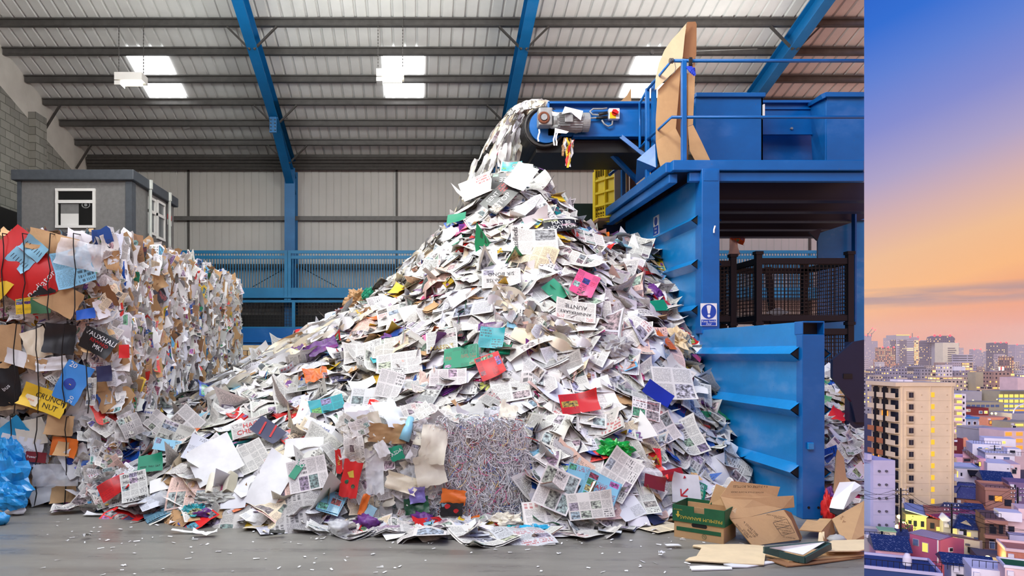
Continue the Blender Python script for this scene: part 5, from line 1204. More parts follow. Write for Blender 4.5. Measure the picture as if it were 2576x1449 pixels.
bscrap(1, 130, 915, 76, 34, .1, flat('white'), 'plastic_bag', 'crumpled white plastic sheet', (), 7.95, .8, .03)
bscrap(1, 90, 915, 50, 34, -.3, M['card'], 'cardboard_scrap', 'small brown flap', (), 7.94)
bscrap(0, 32, 1092, 78, 62, .6, simple('sky_blue_card', (48,168,222), .5), 'card_scrap', 'sky blue card', (), 7.95)
bscrap(0, 78, 1088, 72, 66, .2, flat('palecream'), 'plastic_bag', 'dirty cream sheet', (), 7.96, .6, .02)
bscrap(0, 150, 1070, 66, 50, -.1, M['card'], 'cardboard_scrap', 'brown folded carton flap', (), 7.93)
bscrap(0, 52, 1130, 105, 64, -.2, flat('white'), 'paper_scrap', 'white page with torn edge', [('Dedicat', .6, .6, 14, -.3, 'grey')], 7.94)
bscrap(0, 162, 1125, 72, 48, -.12, flat('orange'), 'carton_scrap', 'orange and brown carton', (), 7.93)
bscrap(0, 168, 1130, 54, 34, -.12, M['card'], 'cardboard_scrap', 'brown inside of the orange carton', (), 7.92)
bscrap(0, 192, 1160, 70, 70, .5, flat('white'), 'paper_scrap', 'white paper with coloured dots', [('\u25CF', .3, .6, 26, 0, 'inkblue'), ('\u25CF', .6, .4, 24, 0, 'pink'), ('\u25CF', .5, .75, 20, 0, 'yellow')], 7.92)
bscrap(0, 65, 1158, 66, 30, -.1, simple('slate_blue_card', (120,142,176), .5), 'card_scrap', 'slate blue card', (), 7.925)
bscrap(0, 90, 1150, 50, 26, -.1, flat('darkred'), 'card_scrap', 'dark red card with white words', [('Power', .3, .5, 9, 0, 'white')], 7.915)
bscrap(0, 160, 1236, 62, 56, .05, M['card'], 'cardboard_scrap', 'brown cardboard bundle', (), 7.93)
bscrap(0, 110, 1245, 70, 40, .3, flat('white'), 'paper_scrap', 'white card flap near the floor', (), 7.92)
bscrap(0, 45, 1208, 36, 50, 0, flat('black'), 'packaging_scrap', 'black printed packet', [('re', .5, .5, 20, 3.14, 'yellow')], 7.93)
bscrap(0, 140, 1195, 110, 55, .0, M['film'], 'film_scrap', 'dull clear film', (), 7.9, .8, .04)
# loose things leaning on the foot of the bale stack
def stand(px, py, d, w, h, rot, mat, name, label, cat, n=(.2,-1,.3), texts=(), curl=.4, crumple=.01):
    g, u, v = sheet(w, h, RB, 5, 5, curl, crumple); mb = MB(); add_sheet(mb, g, u, v); o = place(mb, name, mat, P(px, py, d), basis(n, rot, 0, RB)); tag(o, label, cat)
    for (s, u0, v0, size, ro, ink) in texts:
        tm = MB(); drape_text(tm, s, g, u0, v0, size, w, h, .004, ro); c = tm.build('lettering', M[ink]); c.parent = o
    return o
stand(285, 1070, 8.25, .26, .24, .2, simple('powder_blue_card', (130,178,224), .5), 'folder', 'powder blue card folder at the corner of the bottom bale', 'folder')
stand(232, 1082, 8.2, .16, .4, -.5, flat('black'), 'plastic_bag', 'long black shiny plastic bag beside the powder blue folder', 'bag', crumple=.03)
stand(335, 1020, 8.5, .3, .14, -.2, flat('navy'), 'leaflet', 'dark blue leaflet with white letters at the corner of the bales', 'leaflet', texts=[('FOS', .6, .4, .07, 0, 'white')])
stand(365, 1055, 8.5, .18, .26, -.15, PLAIN, 'newspaper', 'newsprint bag standing below the dark blue leaflet', 'newspaper', texts=[('News', .5, .85, .06, 0, 'inkblue')])
stand(400, 1065, 8.5, .3, .24, -.7, PLAIN, 'newspaper', 'folded newspaper standing on edge beside the newsprint bag', 'newspaper')
stand(440, 1095, 8.4, .4, .3, -.4, N_, 'newspaper', 'arched crumpled newspaper between the bales and heap', 'newspaper', curl=2, crumple=.03)
stand(420, 1120, 8.2, .3, .15, -.2, MAGC['lightblue'], 'leaflet', 'pale blue picture leaflet before the arched newspaper', 'leaflet', (.1,-.8,.6))
stand(470, 1060, 8.6, .3, .34, .8, PLAIN, 'newspaper', 'upright open newspaper under the rushing papers', 'newspaper', curl=1.2)
stand(240, 1130, 8.0, .12, .28, -.5, MAGC['pink'], 'carton', 'narrow pink and white carton wedged at the bottom bale corner', 'carton')
stand(300, 1175, 7.9, .3, .04, -.1, flat('white'), 'paper_strip', 'white paper strip sticking out beside the bottom bale', 'paper strip', (.1,-.6,.8))
stand(285, 1225, 7.6, .3, .2, .5, MAGC['red'], 'magazine', 'red brown magazine propped at the foot of the bottom bale', 'magazine', (.1,-.8,.6), curl=1)
stand(310, 1215, 7.8, .26, .2, .2, O_, 'paper_sheet', 'pale sheet propped behind the gothic masthead newspaper', 'paper', (.1,-.8,.6))
for k in range(60):
    px = RB.uniform(215, 330); py = RB.uniform(1010, 1262); d = 8.15-(py-1010)/250*.45
    paper(*(('newspaper', N_) if k % 3 else ('paper_scrap', M['scrap'])), P(px, py, d), Vector((.5, -1, .4)).normalized(), RB.uniform(.1, .26), RB.uniform(.12, .3), RB.uniform(0, 6), .5, RB, 'crumpled waste paper packed against the corner of the bottom bale', 'paper', 'papers against the bottom bale corner', .02, 1.2, .03)
bb = empty('blue_bag', PF(5, 1290), 'crumpled bright blue plastic sack on the floor before the bottom bale', 'bag')
for (px, py, r, sx, sz, d) in ((6, 1225, .27, 1.0, 1.1, 7.7), (18, 1255, .16, 1.2, .9, 7.55), (20, 1155, .14, 1.4, 1.6, 7.9)):
    mb = MB(); q = P(px, py, d); m2 = MB(); crumple_ball(m2, r, RB, sx, .7, sz, 30, .42); m2.v = [(a+q.x, b+q.y, max(.005, c+q.z)) for a, b, c in m2.v]; m2.build('bag_fold', M['bluebag'], bb)
mb = MB(); crumple_ball(mb, .12, RB, 1.4, .7, .5, 16, .5); o = place(mb, 'plastic_wrapper', M['white'], PF(20, 1283, .05), Matrix.Identity(4)); tag(o, 'white crumpled plastic beside the bright blue sack', 'wrapper')
mb = MB(); crumple_ball(mb, .07, RB, 1.2, .9, .9, 16, .5); o = place(mb, 'plastic_wrapper', M['bluebag'], PF(2, 1305, .06), Matrix.Identity(4)); tag(o, 'small blue plastic scrap in front of the bright blue sack', 'wrapper')
# ---------------- the half shredded bale in front of the heap
sx0, sx1, sy0, sy1, sz1 = X(872, 7.3), X(1322, 7.3), 7.28, 8.25, 1.0
xm = X(1085, 7.3)
sb = empty('paper_bale', ((sx0+sx1)/2, 7.8, 0), 'white bale in front of the heap, half crumpled sheets and half shredded strips', 'bale')
noisy_box(sx0+.05, sx1-.05, sy0+.05, sy1, 0, sz1-.05, .06, 16, 4.4).build('bale_core', M['office'], sb)
st = MB(); RV = random.Random(77)
for k in range(11000):
    f = RV.random()
    if f < .66: c = Vector((RV.uniform(xm-.02, sx1), sy0-RV.uniform(-.05, .05), RV.uniform(.0, sz1))); n = DOWN
    elif f < .86: c = Vector((RV.uniform(xm, sx1), RV.uniform(sy0-.02, sy0+.6), sz1+RV.uniform(-.06, .05))); n = Vector((0,0,1))
    else: c = Vector((sx1+RV.uniform(-.05, .05), RV.uniform(sy0, sy1), RV.uniform(0, sz1))); n = Vector((1,0,0))
    rr = .1; ex = max(0, c.x-(sx1-rr)); ez = max(0, c.z-(sz1-rr))
    if ex > 0 and ez > 0 and ex*ex+ez*ez > rr*rr*1.3: continue
    L = RV.uniform(.05, .17); w = RV.uniform(.003, .0065); ang = RV.gauss(1.57, .75)
    a = n.cross(Vector((0,0,1)) if abs(n.z) < .5 else Vector((0,1,0))).normalized(); b = n.cross(a).normalized()
    th = ang; kk = RV.gauss(0, 9); p = c.copy(); tw = RV.uniform(0, 3); vs = []; uvs = []; t = (RV.randrange(61), RV.randrange(400))
    nrm0 = (n+Vector((RV.uniform(-.7,.7), RV.uniform(-.7,.7), RV.uniform(-.7,.7)))).normalized()
    for i in range(5):
        dr = (a*math.cos(th)+b*math.sin(th)+n*math.sin(tw+i)*.45).normalized(); sd = dr.cross(nrm0).normalized()*w/2
        vs += [p-sd, p+sd]; uvs += [(t[0]+.5, t[1]+.5)]*2; p = p+dr*L/4; th += kk*L/4
    if min(q.z for q in vs) < .003: continue
    st.add(vs, [(2*i, 2*i+1, 2*i+3, 2*i+2) for i in range(4)], uvs)
tag(st.build('shredded_strips', M['shred'], sb), kind='stuff')
def bpart(px, py, wpx, hpx, rot, mat, name, label=None, d=7.24, curl=.5, crumple=.02, n=(0,-1,.15), texts=(), nx=7):
    w, h = wpx*d/F, hpx*d/F; g, u, v = sheet(w, h, RV, nx, nx, curl, crumple, None, .04); mb = MB(); add_sheet(mb, g, u, v)
    o = place(mb, name, mat, P(px, py, d), basis(n, rot, .1, RV), True, sb)
    if label: o['label'] = label
    for (s, u0, v0, size, ro, ink) in texts:
        tm = MB(); drape_text(tm, s, g, u0, v0, size, w, h, .005, ro); c = tm.build('lettering', M[ink]); c.parent = o
    return o
for k in range(64):
    px, py = RV.uniform(872, 1100), RV.uniform(1068, 1300)
    bpart(px, py, RV.uniform(30, 80), RV.uniform(28, 70), RV.uniform(0, 6), RV.choice((O_, N_, N_, flat('palecream'), flat('grey'), PLAIN, M['film'])), 'crumpled_sheet', None, 7.27-RV.uniform(0, .05), RV.uniform(.3, 2.5), RV.choice((.02, .04)))
for k in range(34):
    px, py = RV.uniform(875, 1310), RV.uniform(1035, 1075)
    bpart(px, py, RV.uniform(50, 110), RV.uniform(40, 80), RV.uniform(0, 6), RV.choice((O_, N_, PLAIN, flat('palecream'), flat('grey'))), 'crumpled_sheet', None, RV.uniform(7.35, 7.9), RV.uniform(.3, 2), .03, (0,-.6,1))
bpart(975, 1090, 92, 50, -.05, flat('kraft'), 'wrapping_paper', 'crumpled brown wrapping paper', 7.2, 1.5, .03)
mb = MB(); mb.tube([P(1034, 1052, 7.3), P(1024, 1085, 7.2), P(1016, 1108, 7.18)], [.035, .05, .055], 12); o = mb.build('rolled_magazine', MAGC['lightblue'], sb, smooth=True); o['label'] = 'rolled magazine jutting out'
bpart(1090, 1118, 66, 100, -.15, flat('palecream'), 'wrapping_paper', 'tall crumpled cream sheet', 7.17, 1.0, .035)
bpart(1082, 1182, 74, 80, .2, flat('palecream'), 'wrapping_paper', 'hanging crumpled cream sheet', 7.15, 1.0, .04)
bpart(998, 1140, 34, 36, .3, flat('green'), 'carton_scrap', 'green carton corner with white letters', 7.17, .2, .005, texts=[('ASDA', .5, .55, .05, .2, 'white')])
bpart(882, 1205, 46, 92, -.15, flat('red'), 'gift_bag', 'shiny red gift bag with coloured spots', 7.15, .8, .03, texts=[('\u25CF', .3, .4, .05, 0, 'bananagreen'), ('\u25CF', .7, .3, .05, 0, 'bananagreen'), ('\u25A0', .5, .6, .08, .4, 'inkgold')])
bpart(852, 1160, 16, 60, .1, flat('red'), 'carton_scrap', 'narrow red packet', 7.2, .3, .01, texts=[('HiLo', .5, .5, .045, 1.57, 'inkgold')])
bpart(942, 1185, 44, 110, .05, M['film'], 'plastic_strip', 'hanging white translucent plastic', 7.13, 1.5, .03)
bpart(1010, 1215, 80, 44, -.3, flat('cream'), 'paper_scrap', 'torn cream newsprint', 7.16, .8, .03)
bpart(915, 1270, 18, 54, -.3, flat('orange'), 'plastic_strip', 'orange plastic strip', 7.14, 1.2, .02)
bpart(930, 1290, 24, 36, -.5, simple('pale_blue_card', (170,214,228), .5), 'card_scrap', 'pale blue card', 7.08, .1, .002)
bpart(1140, 1250, 62, 36, -.1, flat('orange'), 'packaging_scrap', 'orange packet under the strips', 7.16, .6, .02)
bpart(1136, 1282, 56, 34, .0, MAGC['black'], 'packaging_scrap', 'dark packet with red fruit', 7.14, .4, .01, texts=[('\u25CF', .3, .7, .07, 0, 'inkred'), ('\u25CF', .7, .4, .06, 0, 'inkred')])
bpart(1048, 1272, 60, 40, .1, simple('bottle_green_film', (24,80,52), .35), 'plastic_scrap', 'dark green plastic sheet', 7.16, .8, .03)
bpart(1050, 1245, 40, 40, .1, simple('lilac_film', (132,120,190), .3), 'plastic_scrap', 'lilac plastic film', 7.15, .8, .03)
bpart(960, 1130, 30, 40, .5, flat('white'), 'paper_scrap', 'white torn strips', 7.14, 1.5, .02)
bpart(890, 1110, 50, 90, .1, N_, 'crumpled_sheet', None, 7.2, 1, .03)
bpart(905, 1075, 50, 40, .3, N_, 'crumpled_sheet', None, 7.2, 1.5, .03)
for k in range(60):
    px = RV.uniform(860, 1340); py = RV.uniform(1296, 1342); p = PF(px, py, .01)
    paper(*RV.choice((('newspaper', N_), ('newspaper', N_), ('paper_sheet', O_), ('magazine', MAGC[RV.choice(list(MAGC))]))), p, Vector((0,-.15,1)).normalized(), RV.uniform(.15, .4), RV.uniform(.12, .26), RV.uniform(-.5, .5), .12, RV, 'crumpled paper trampled on the floor under the shredded bale', 'paper', 'papers under the shredded bale', .03, .8, .03, 2)
# ================================================================ cartons and flat cardboard by the gate post
def quadbox(mb, pts_bottom, h, lean=(0,0,0)):
    a = [Vector(p) for p in pts_bottom]; l = Vector(lean); b = [p+Vector((0,0,h))+l for p in a]
    mb.add(a+b, [(0,3,2,1),(0,1,5,4),(1,2,6,5),(2,3,7,6),(3,0,4,7)]); return b
A = PF(1697, 1349); B = PF(1820, 1369); ex = (B-A).normalized(); ey = Vector((-ex.y, ex.x, 0)); dpt = .36
bx = empty('banana_carton', (A+B)/2, 'open green and brown premium bananas carton standing upside down on the floor', 'carton')
W = (B-A).length; Hh = .30; off = -ex*.015
def panel(nm, p, q, z0, z1, mat, th=.008, par=None, cut=None):
    mb = MB(); n_ = Vector((-(q-p).y, (q-p).x, 0)).normalized()
    mb.slab([p+Vector((0,0,z0)), q+Vector((0,0,z0)), q+Vector((0,0,z1)), p+Vector((0,0,z1))], th, n_); return mb.build(nm, mat, par or bx)
Cc, Dd = B+ey*dpt, A+ey*dpt
panel('side_panel', A, B, 0, Hh*.56, M['card']); panel('side_panel', B, Cc, 0, Hh*.56, M['card']); panel('side_panel', Cc, Dd, 0, Hh*.9, M['card']); panel('side_panel', Dd, A, 0, Hh*.56, M['card'])
o = ex*.012; A2_, B2_, C2_, D2_ = A-ex*.012-ey*.012, B+ex*.012-ey*.012, Cc+ex*.012+ey*.012, Dd-ex*.012+ey*.012
# green lid with a notch cut in its long side
nt0, nt1 = A2_.lerp(B2_, .42), A2_.lerp(B2_, .62)
mb = MB(); z0, z1 = Hh*.5, Hh; V3 = lambda p, z: p+Vector((0,0,z))
mb.slab([V3(A2_, z0), V3(B2_, z0), V3(B2_, z1), V3(nt1, z1), V3(nt1, z1-.055), V3(nt0, z1-.055), V3(nt0, z1), V3(A2_, z1)], .008, -ey); mb.build('lid_side', M['bananagreen'], bx)
for p, q in ((B2_, C2_), (C2_, D2_), (D2_, A2_)): panel('lid_side', p, q, Hh*.5, Hh, M['bananagreen'])
mb = MB(); mb.slab([V3(A, Hh*.62), V3(B, Hh*.62), V3(Cc, Hh*.62), V3(Dd, Hh*.62)], .01); mb.build('base_panel', M['carddark'], bx)
panel('inner_flap', A+ey*.05, B+ey*.05, Hh*.62, Hh*.95, M['card'])
mb = MB(); c0 = A.lerp(B, .52)-ey*.006; mb.slab([V3(c0-ex*.06, .115), V3(c0+ex*.06, .115), V3(c0+ex*.07, .13), V3(c0+ex*.06, .15), V3(c0-ex*.06, .15), V3(c0-ex*.07, .13)], .006, -ey); mb.build('hand_hole', M['black'], bx)
mb = MB(); mb.slab([V3(A+ex*.02-ey*.006, .065), V3(B-ex*.02-ey*.006, .065), V3(B-ex*.02-ey*.006, .1), V3(A+ex*.02-ey*.006, .1)], .004, -ey); mb.build('printed_band', M['bananagreen'], bx)
mb = MB(); add_text(mb, 'PREMIUM BANANAS', A2_.lerp(B2_, .56)-ey*.008+Vector((0,0,.195)), -ex, (0,0,-1), .042); mb.build('lettering', M['inkgold'], bx)
mb = MB(); q = A2_.lerp(B2_, .11)-ey*.008+Vector((0,0,.215)); mb.add([q+ex*a+Vector((0,0,b)) for a, b in ((-.008,.03),(.008,.03),(.008,0),(.022,0),(0,-.03),(-.022,0),(-.008,0))], [tuple(range(7))[::-1]]); add_text(mb, 'THIS WAY UP', q+Vector((0,0,.045)), -ex, (0,0,-1), .013); mb.build('printed_arrow', M['inkgold'], bx)
mb = MB(); q = A.lerp(B, .62)-ey*.006+Vector((0,0,.04)); mb.tube([q+ex*.02*math.cos(i*.4)+Vector((0,0,.02*math.sin(i*.4))) for i in range(17)], .0015, 4); add_text(mb, 'N', q, ex, (0,0,1), .028); mb.build('printed_mark', M['bananagreen'], bx)
mb = MB(); mb.slab([V3(Cc, Hh*.9), V3(Dd+ex*.2, Hh*.9), V3(Dd+ex*.25+ey*.05, Hh+.16), V3(Cc+ey*.05, Hh+.1)], .008); mb.build('raised_flap', M['card'], bx)
mb = MB(); mb.slab([P(1787, 1268, 6.8), P(1808, 1232, 6.85), P(1818, 1235, 6.85), P(1800, 1276, 6.8)], .008); mb.build('raised_flap', M['bananagreen'], bx)
def cpoly(mb, pts, th=.009): mb.slab([P(*p) for p in pts], th); return mb
ob = empty('oil_bottle_carton', PF(1930, 1372), 'large torn brown oil bottle carton leaning on the blue gate post', 'carton')
cpoly(MB(), [(1812,1249,6.62),(1840,1210,6.7),(1962,1225,6.75),(1954,1250,6.72),(1900,1252,6.66)]).build('top_flap', M['card'], ob)
cpoly(MB(), [(1812,1249,6.62),(1900,1252,6.66),(1996,1247,6.72),(1998,1276,6.7),(1968,1280,6.66),(1880,1302,6.5),(1838,1306,6.46)]).build('upper_panel', M['card'], ob)
cpoly(MB(), [(1838,1307,6.44),(1880,1302,6.5),(1970,1283,6.58),(1990,1310,6.52),(2010,1358,6.44),(1940,1367,6.38),(1893,1374,6.32)]).build('front_panel', M['card'], ob)
cpoly(MB(), [(1972,1282,6.6),(1990,1290,6.7),(2016,1350,6.6),(2020,1364,6.58),(2010,1358,6.46)]).build('side_panel', M['carddark'], ob)  # shaded side of the carton, shade put into a darker brown
cpoly(MB(), [(1812,1249,6.63),(1838,1306,6.46),(1893,1374,6.32),(1900,1370,6.5),(1842,1300,6.75)]).build('inner_panel', M['carddark'], ob)  # inside of the carton darkened by colour for its shade
mb = MB()
def skew_text(mb, s, px, py, d, rot, size, dn=.02):
    q = P(px, py, d-dn); xd = Vector((math.cos(rot), .15*math.cos(rot), math.sin(rot))); yd = Vector((-math.sin(rot), .3, math.cos(rot))); add_text(mb, s, q, xd, yd, size)
skew_text(mb, '6 x 3 LITRE OIL BOTTLES', 1888, 1224, 6.7, 3.10, .032); skew_text(mb, 'ROTATE STOCK IN DATE ORDER', 1880, 1238, 6.66, 3.10, .022)
skew_text(mb, '\u2191 STORE THIS', 1888, 1330, 6.4, -.75, .03); skew_text(mb, 'WAY UP', 1890, 1342, 6.38, -.75, .028); skew_text(mb, 'STORE AT', 1880, 1343, 6.38, -.75, .026); skew_text(mb, 'AMBIENT TEMPERATURE', 1874, 1345, 6.37, -.85, .024)
skew_text(mb, 'HANDLE WITH CARE', 1952, 1298, 6.5, 2.95, .02); skew_text(mb, 'FRAGILE', 1958, 1303, 6.5, 2.95, .022)
for i, s in enumerate(('STACK ON PALLET', 'A MAXIMUM OF', 'ALTERNATE LAYERS', 'DO NOT STACK', 'HIGHER')): skew_text(mb, s, 1966+i*2.6, 1313+i*7, 6.46, 2.95, .018)
skew_text(mb, 'PRODUCT OF', 1985, 1352, 6.42, 2.95, .02)
a = [P(1942,1314,6.45), P(1976,1304,6.48), P(1996,1338,6.44), P(1964,1346,6.40)]
mb.tube([p-Vector((0,.02,0)) for p in a+[a[0]]], .0022, 4); mb.tube([P(1954,1331,6.405), P(1987,1322,6.43)], .0022, 4)
mb.build('lettering', M['ink'], ob)
mb = MB(); mb.slab([P(1842,1285,6.42), P(1853,1278,6.44), P(1849,1292,6.42)], .004); mb.build('torn_patch', M['cardlight'], ob)
def flatcard(name, pts, mat, label, h=.012, grp=None, lift=0.0):
    n = len(pts); mb = MB(); tp = [PF(a, b, h+lift) for a, b in pts]; c = sum((p for p in tp), Vector())/n
    tp = [p+Vector((0,0,.02*mnoise.noise(p*5)+.012)) for p in tp]; bt = [p-Vector((0,0,.009)) for p in tp]
    mb.add(tp+bt+[c+Vector((0,0,.012)), c+Vector((0,0,.003))], [(i, (i+1) % n, 2*n) for i in range(n)]+[(n+(i+1) % n, n+i, 2*n+1) for i in range(n)]+[(i, n+i, n+(i+1) % n, (i+1) % n) for i in range(n)])
    return tag(mb.build(name, mat), label, 'cardboard', grp)
flatcard('cardboard_sheet', [(1724,1413),(1734,1405),(1750,1404),(1768,1378),(1742,1376),(1745,1372),(1770,1372),(1860,1370),(1922,1374),(1927,1390),(1922,1422),(1850,1420)], M['cardlight'], 'torn flat cardboard sheet lying in front of the oil bottle carton')
flatcard('cardboard_sheet', [(1924,1398),(1960,1384),(2090,1390),(2173,1392),(2178,1398),(2120,1404),(2050,1411),(1985,1415)], M['card'], 'printed flat cardboard under the green tray', .015)
flatcard('cardboard_sheet', [(1930,1412),(2050,1408),(2165,1394),(2168,1404),(2050,1421),(1980,1427)], M['carddark'], 'lowest flat cardboard sheet at the very front of the cardboard', .004)
flatcard('cardboard_sheet', [(2072,1372),(2095,1362),(2190,1362),(2190,1384),(2160,1388),(2075,1390)], M['cardlight'], 'thick pale cardboard panel beside the green tray', .03, None, .03)
flatcard('paper_sheet', [(1735,1428),(1770,1426),(1840,1430),(1842,1434),(1740,1437)], M['white'], 'torn white paper strip flat on the floor before the cardboard', .002)
flatcard('paper_sheet', [(1820,1424),(1930,1416),(1960,1416),(1880,1429),(1842,1430)], M['office'], 'white printed paper poking out under the flat cardboard', .002)
mb = MB(); skew = [(PF(1960, 1410, .05), 'PACKED'), (PF(2080, 1395, .05), 'BE LEFT')]
for q, s in skew: add_text(mb, s, q+Vector((0,0,.01)), (-1,.1,0), (-.1,-1,0), .035)
mb.build('lettering', M['carddark'], bpy.data.objects[[o.name for o in HALL if o.get('label') == 'printed flat cardboard under the green tray'][0]])
tr = empty('green_tray', PF(2000, 1392), 'dark green tray with a white inside lying on the flat cardboard', 'tray')
tp = [PF(1922,1376,.12), PF(2076,1362,.14), PF(2089,1366,.13), PF(2024,1401,.07), PF(2010,1399,.07), PF(1960,1386,.09)]
G = simple('dark_green_plastic', (56,84,80), .4)
mb = MB(); mb.slab([PF(1936,1378,.125), PF(2074,1364,.142), PF(2020,1396,.085), PF(1965,1384,.1)], .006); mb.build('tray_liner', M['white'], tr)
mb = MB()
for a, b in zip(tp, tp[1:]+tp[:1]): mb.bar(a-Vector((0,0,.025)), b-Vector((0,0,.025)), .02, .05)
mb.build('tray_rim', G, tr)
mb = MB(); add_text(mb, 'Jomtone', PF(1965, 1391, .066)+Vector((.01,-.02,0)), (1,-.25,-.05), (0,0,1), .022); mb.build('lettering', M['white'], tr)
sc_ = empty('small_carton', PF(2040, 1350), 'small open brown carton lying against the gate post', 'carton')
cpoly(MB(), [(2010,1334,6.6),(2030,1308,6.9),(2056,1311,6.88),(2062,1305,6.9),(2093,1306,6.85),(2066,1338,6.55)]).build('top_panel', M['card'], sc_)
cpoly(MB(), [(2066,1338,6.55),(2093,1306,6.85),(2100,1340,6.7),(2074,1366,6.42)]).build('side_panel', M['carddark'], sc_)  # side darkened by colour to show it in shade
cpoly(MB(), [(2060,1340,6.56),(2074,1338,6.54),(2074,1364,6.44),(2058,1362,6.46)]).build('end_flap', M['cardlight'], sc_)
lc = empty('large_carton', PF(2140, 1360), 'large brown carton lying tilted beside the small carton', 'carton')
cpoly(MB(), [(2093,1306,6.75),(2120,1294,6.85),(2190,1250,7.0),(2190,1340,6.6),(2140,1364,6.42),(2120,1362,6.44)]).build('top_panel', M['card'], lc)
cpoly(MB(), [(2140,1364,6.42),(2190,1338,6.58),(2190,1364,6.5)]).build('side_panel', M['carddark'], lc)  # shade on this side is put into the darker board colour
mb = MB(); skew_text(mb, '\u267B', 2120, 1305, 6.75, -.3, .05); skew_text(mb, 'PET', 2126, 1316, 6.7, -.6, .04); mb.build('printed_mark', M['carddark'], lc)
fl = empty('cardboard_sheet', PF(2105, 1330), 'tall torn cardboard piece propped against the smaller heap', 'cardboard')
cpoly(MB(), [(2097,1235,7.3),(2102,1150,7.7),(2106,1130,7.8),(2122,1152,7.75),(2128,1200,7.55),(2150,1222,7.45),(2120,1262,7.25),(2100,1262,7.2)]).build('panel', M['card'], fl)
wb = empty('white_carton', PF(2120, 1320), 'white glossy carton with a dark torn end lying on the large carton', 'carton')
cpoly(MB(), [(2086,1280,6.95),(2092,1258,7.0),(2112,1214,7.1),(2150,1212,7.1),(2166,1222,7.05),(2140,1240,6.95),(2122,1282,6.85)]).build('top_panel', M['white'], wb)
cpoly(MB(), [(2166,1222,7.05),(2140,1240,6.95),(2122,1282,6.85),(2140,1264,6.9),(2166,1234,7.0)]).build('side_panel', flat('grey'), wb)  # grey stands for shade on the side of the white carton
cpoly(MB(), [(2086,1278,6.93),(2122,1284,6.83),(2112,1300,6.8),(2088,1288,6.85)]).build('torn_end', M['black'], wb)
mb = MB(); crumple_ball(mb, .1, RB, .5, .7, 1.5, 30, .8); o = place(mb, 'plastic_wrapper', flat('red'), P(2083, 1284, 7.25), Matrix.Identity(4)); tag(o, 'red crumpled wrapper squeezed beside the gate post', 'wrapper')
mb = MB(); crumple_ball(mb, .07, RB, .7, .7, 1.2, 26, .8); o = place(mb, 'plastic_wrapper', flat('purple'), P(2086, 1252, 7.3), Matrix.Identity(4)); tag(o, 'purple crumpled wrapper beside the gate post', 'wrapper')
mb = MB(); crumple_ball(mb, .06, RB, 1.3, 1, .8, 14, .4); o = place(mb, 'plastic_wrapper', flat('grey'), PF(2106, 1358, .05), Matrix.Identity(4)); tag(o, 'grey plastic lump inside the gap between two cartons', 'wrapper')
# ================================================================ the city below the open side of the hall
IN_HALL[0] = False
GZ = -42.0
NEAR = []
RC = random.Random(99)
def facade(name, walls, cw=3.2, ch=3.0, wfrac=.45, hfrac=.5, lit=.25, litc=(255,190,80), glass=(40,44,62), es=1.6):
    t = NT(name); p = t.pos(); nrm = t.n('ShaderNodeNewGeometry').outputs['Normal']
    s = t.n('ShaderNodeSeparateXYZ', {0: p}); sn = t.n('ShaderNodeSeparateXYZ', {0: nrm}); rnd = t.n('ShaderNodeObjectInfo').outputs['Random']
    h = t.m('DIVIDE', t.m('ADD', s.outputs[0], s.outputs[1]), cw); v = t.m('DIVIDE', s.outputs[2], ch)
    fu, fv, iu, iv = t.m('FRACT', h), t.m('FRACT', v), t.m('FLOOR', h), t.m('FLOOR', v)
    w = t.m('MULTIPLY', t.lt(t.m('ABSOLUTE', t.m('SUBTRACT', fu, .5)), wfrac/2), t.lt(t.m('ABSOLUTE', t.m('SUBTRACT', fv, .55)), hfrac/2))
    w = t.m('MULTIPLY', w, t.lt(t.m('ABSOLUTE', sn.outputs[2]), .5))
    r = t.white(t.vec(iu, iv, t.m('MULTIPLY', rnd, 37)))
    on = t.m('MULTIPLY', w, t.lt(r, lit)); r2 = t.white(t.vec(iv, iu, 4.4))
    wall = t.ramp(rnd, [(i/len(walls), lin(c)) for i, c in enumerate(walls)], True)
    wall = t.mix(t.m('MULTIPLY', t.noise(p, .3, 3), .25), wall, lin((110,106,120)))
    col = t.mix(w, wall, lin(glass))
    em = t.mix(r2, lin(litc), lin((255,225,150)))
    return t.out(col, .7, 0, emit=em, estr=t.m('MULTIPLY', on, es), spec=.2)
CF = {'mid': facade('apartment_facade', [(206,200,212), (176,168,178), (150,146,160), (222,212,214), (190,172,158), (148,142,158)], 2.7, 2.9, .4, .42, .2),
      'warm': facade('beige_facade', [(206,188,160), (190,168,150), (216,196,180), (170,140,128)], 2.8, 2.9, .38, .42, .22),
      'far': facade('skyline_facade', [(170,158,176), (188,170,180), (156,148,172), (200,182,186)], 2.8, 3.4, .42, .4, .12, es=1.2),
      'dark': facade('dark_tower_facade', [(96,92,116), (108,102,122)], 3.0, 3.3, .5, .45, .16),
      'orange': facade('orange_lit_facade', [(140,102,96), (130,98,98)], 3.0, 3.3, .4, .6, .6, (255,130,40), es=1.2),
      'stripe': facade('banded_facade', [(196,188,200)], 60, 3.4, .98, .42, .05),
      'balc': facade('lit_gallery_facade', [(206,176,150)], 4.0, 3.0, .8, .55, .85, (255,170,60), es=1.8)}
CW = {k: simple('city_'+k, c, .8, 0, .08, .25, spec=.2) for k, c in {'beige': (222,202,174), 'beigedk': (196,176,150), 'white': (226,222,232), 'lav': (190,186,216), 'pink': (222,170,186), 'magenta': (176,92,124), 'rosewood': (160,116,106), 'brown': (106,80,78), 'cream': (226,214,186), 'orange': (178,112,80), 'grey': (168,164,172), 'dkgrey': (92,90,100), 'red': (116,48,54), 'palegreen': (150,196,150), 'yellowlit': (214,196,130), 'bluedk': (52,72,122), 'black': (30,28,34), 'green': (36,100,60), 'palepink': (226,196,198), 'steel': (150,164,196), 'purple': (128,104,140), 'olive': (170,162,140)}.items()}
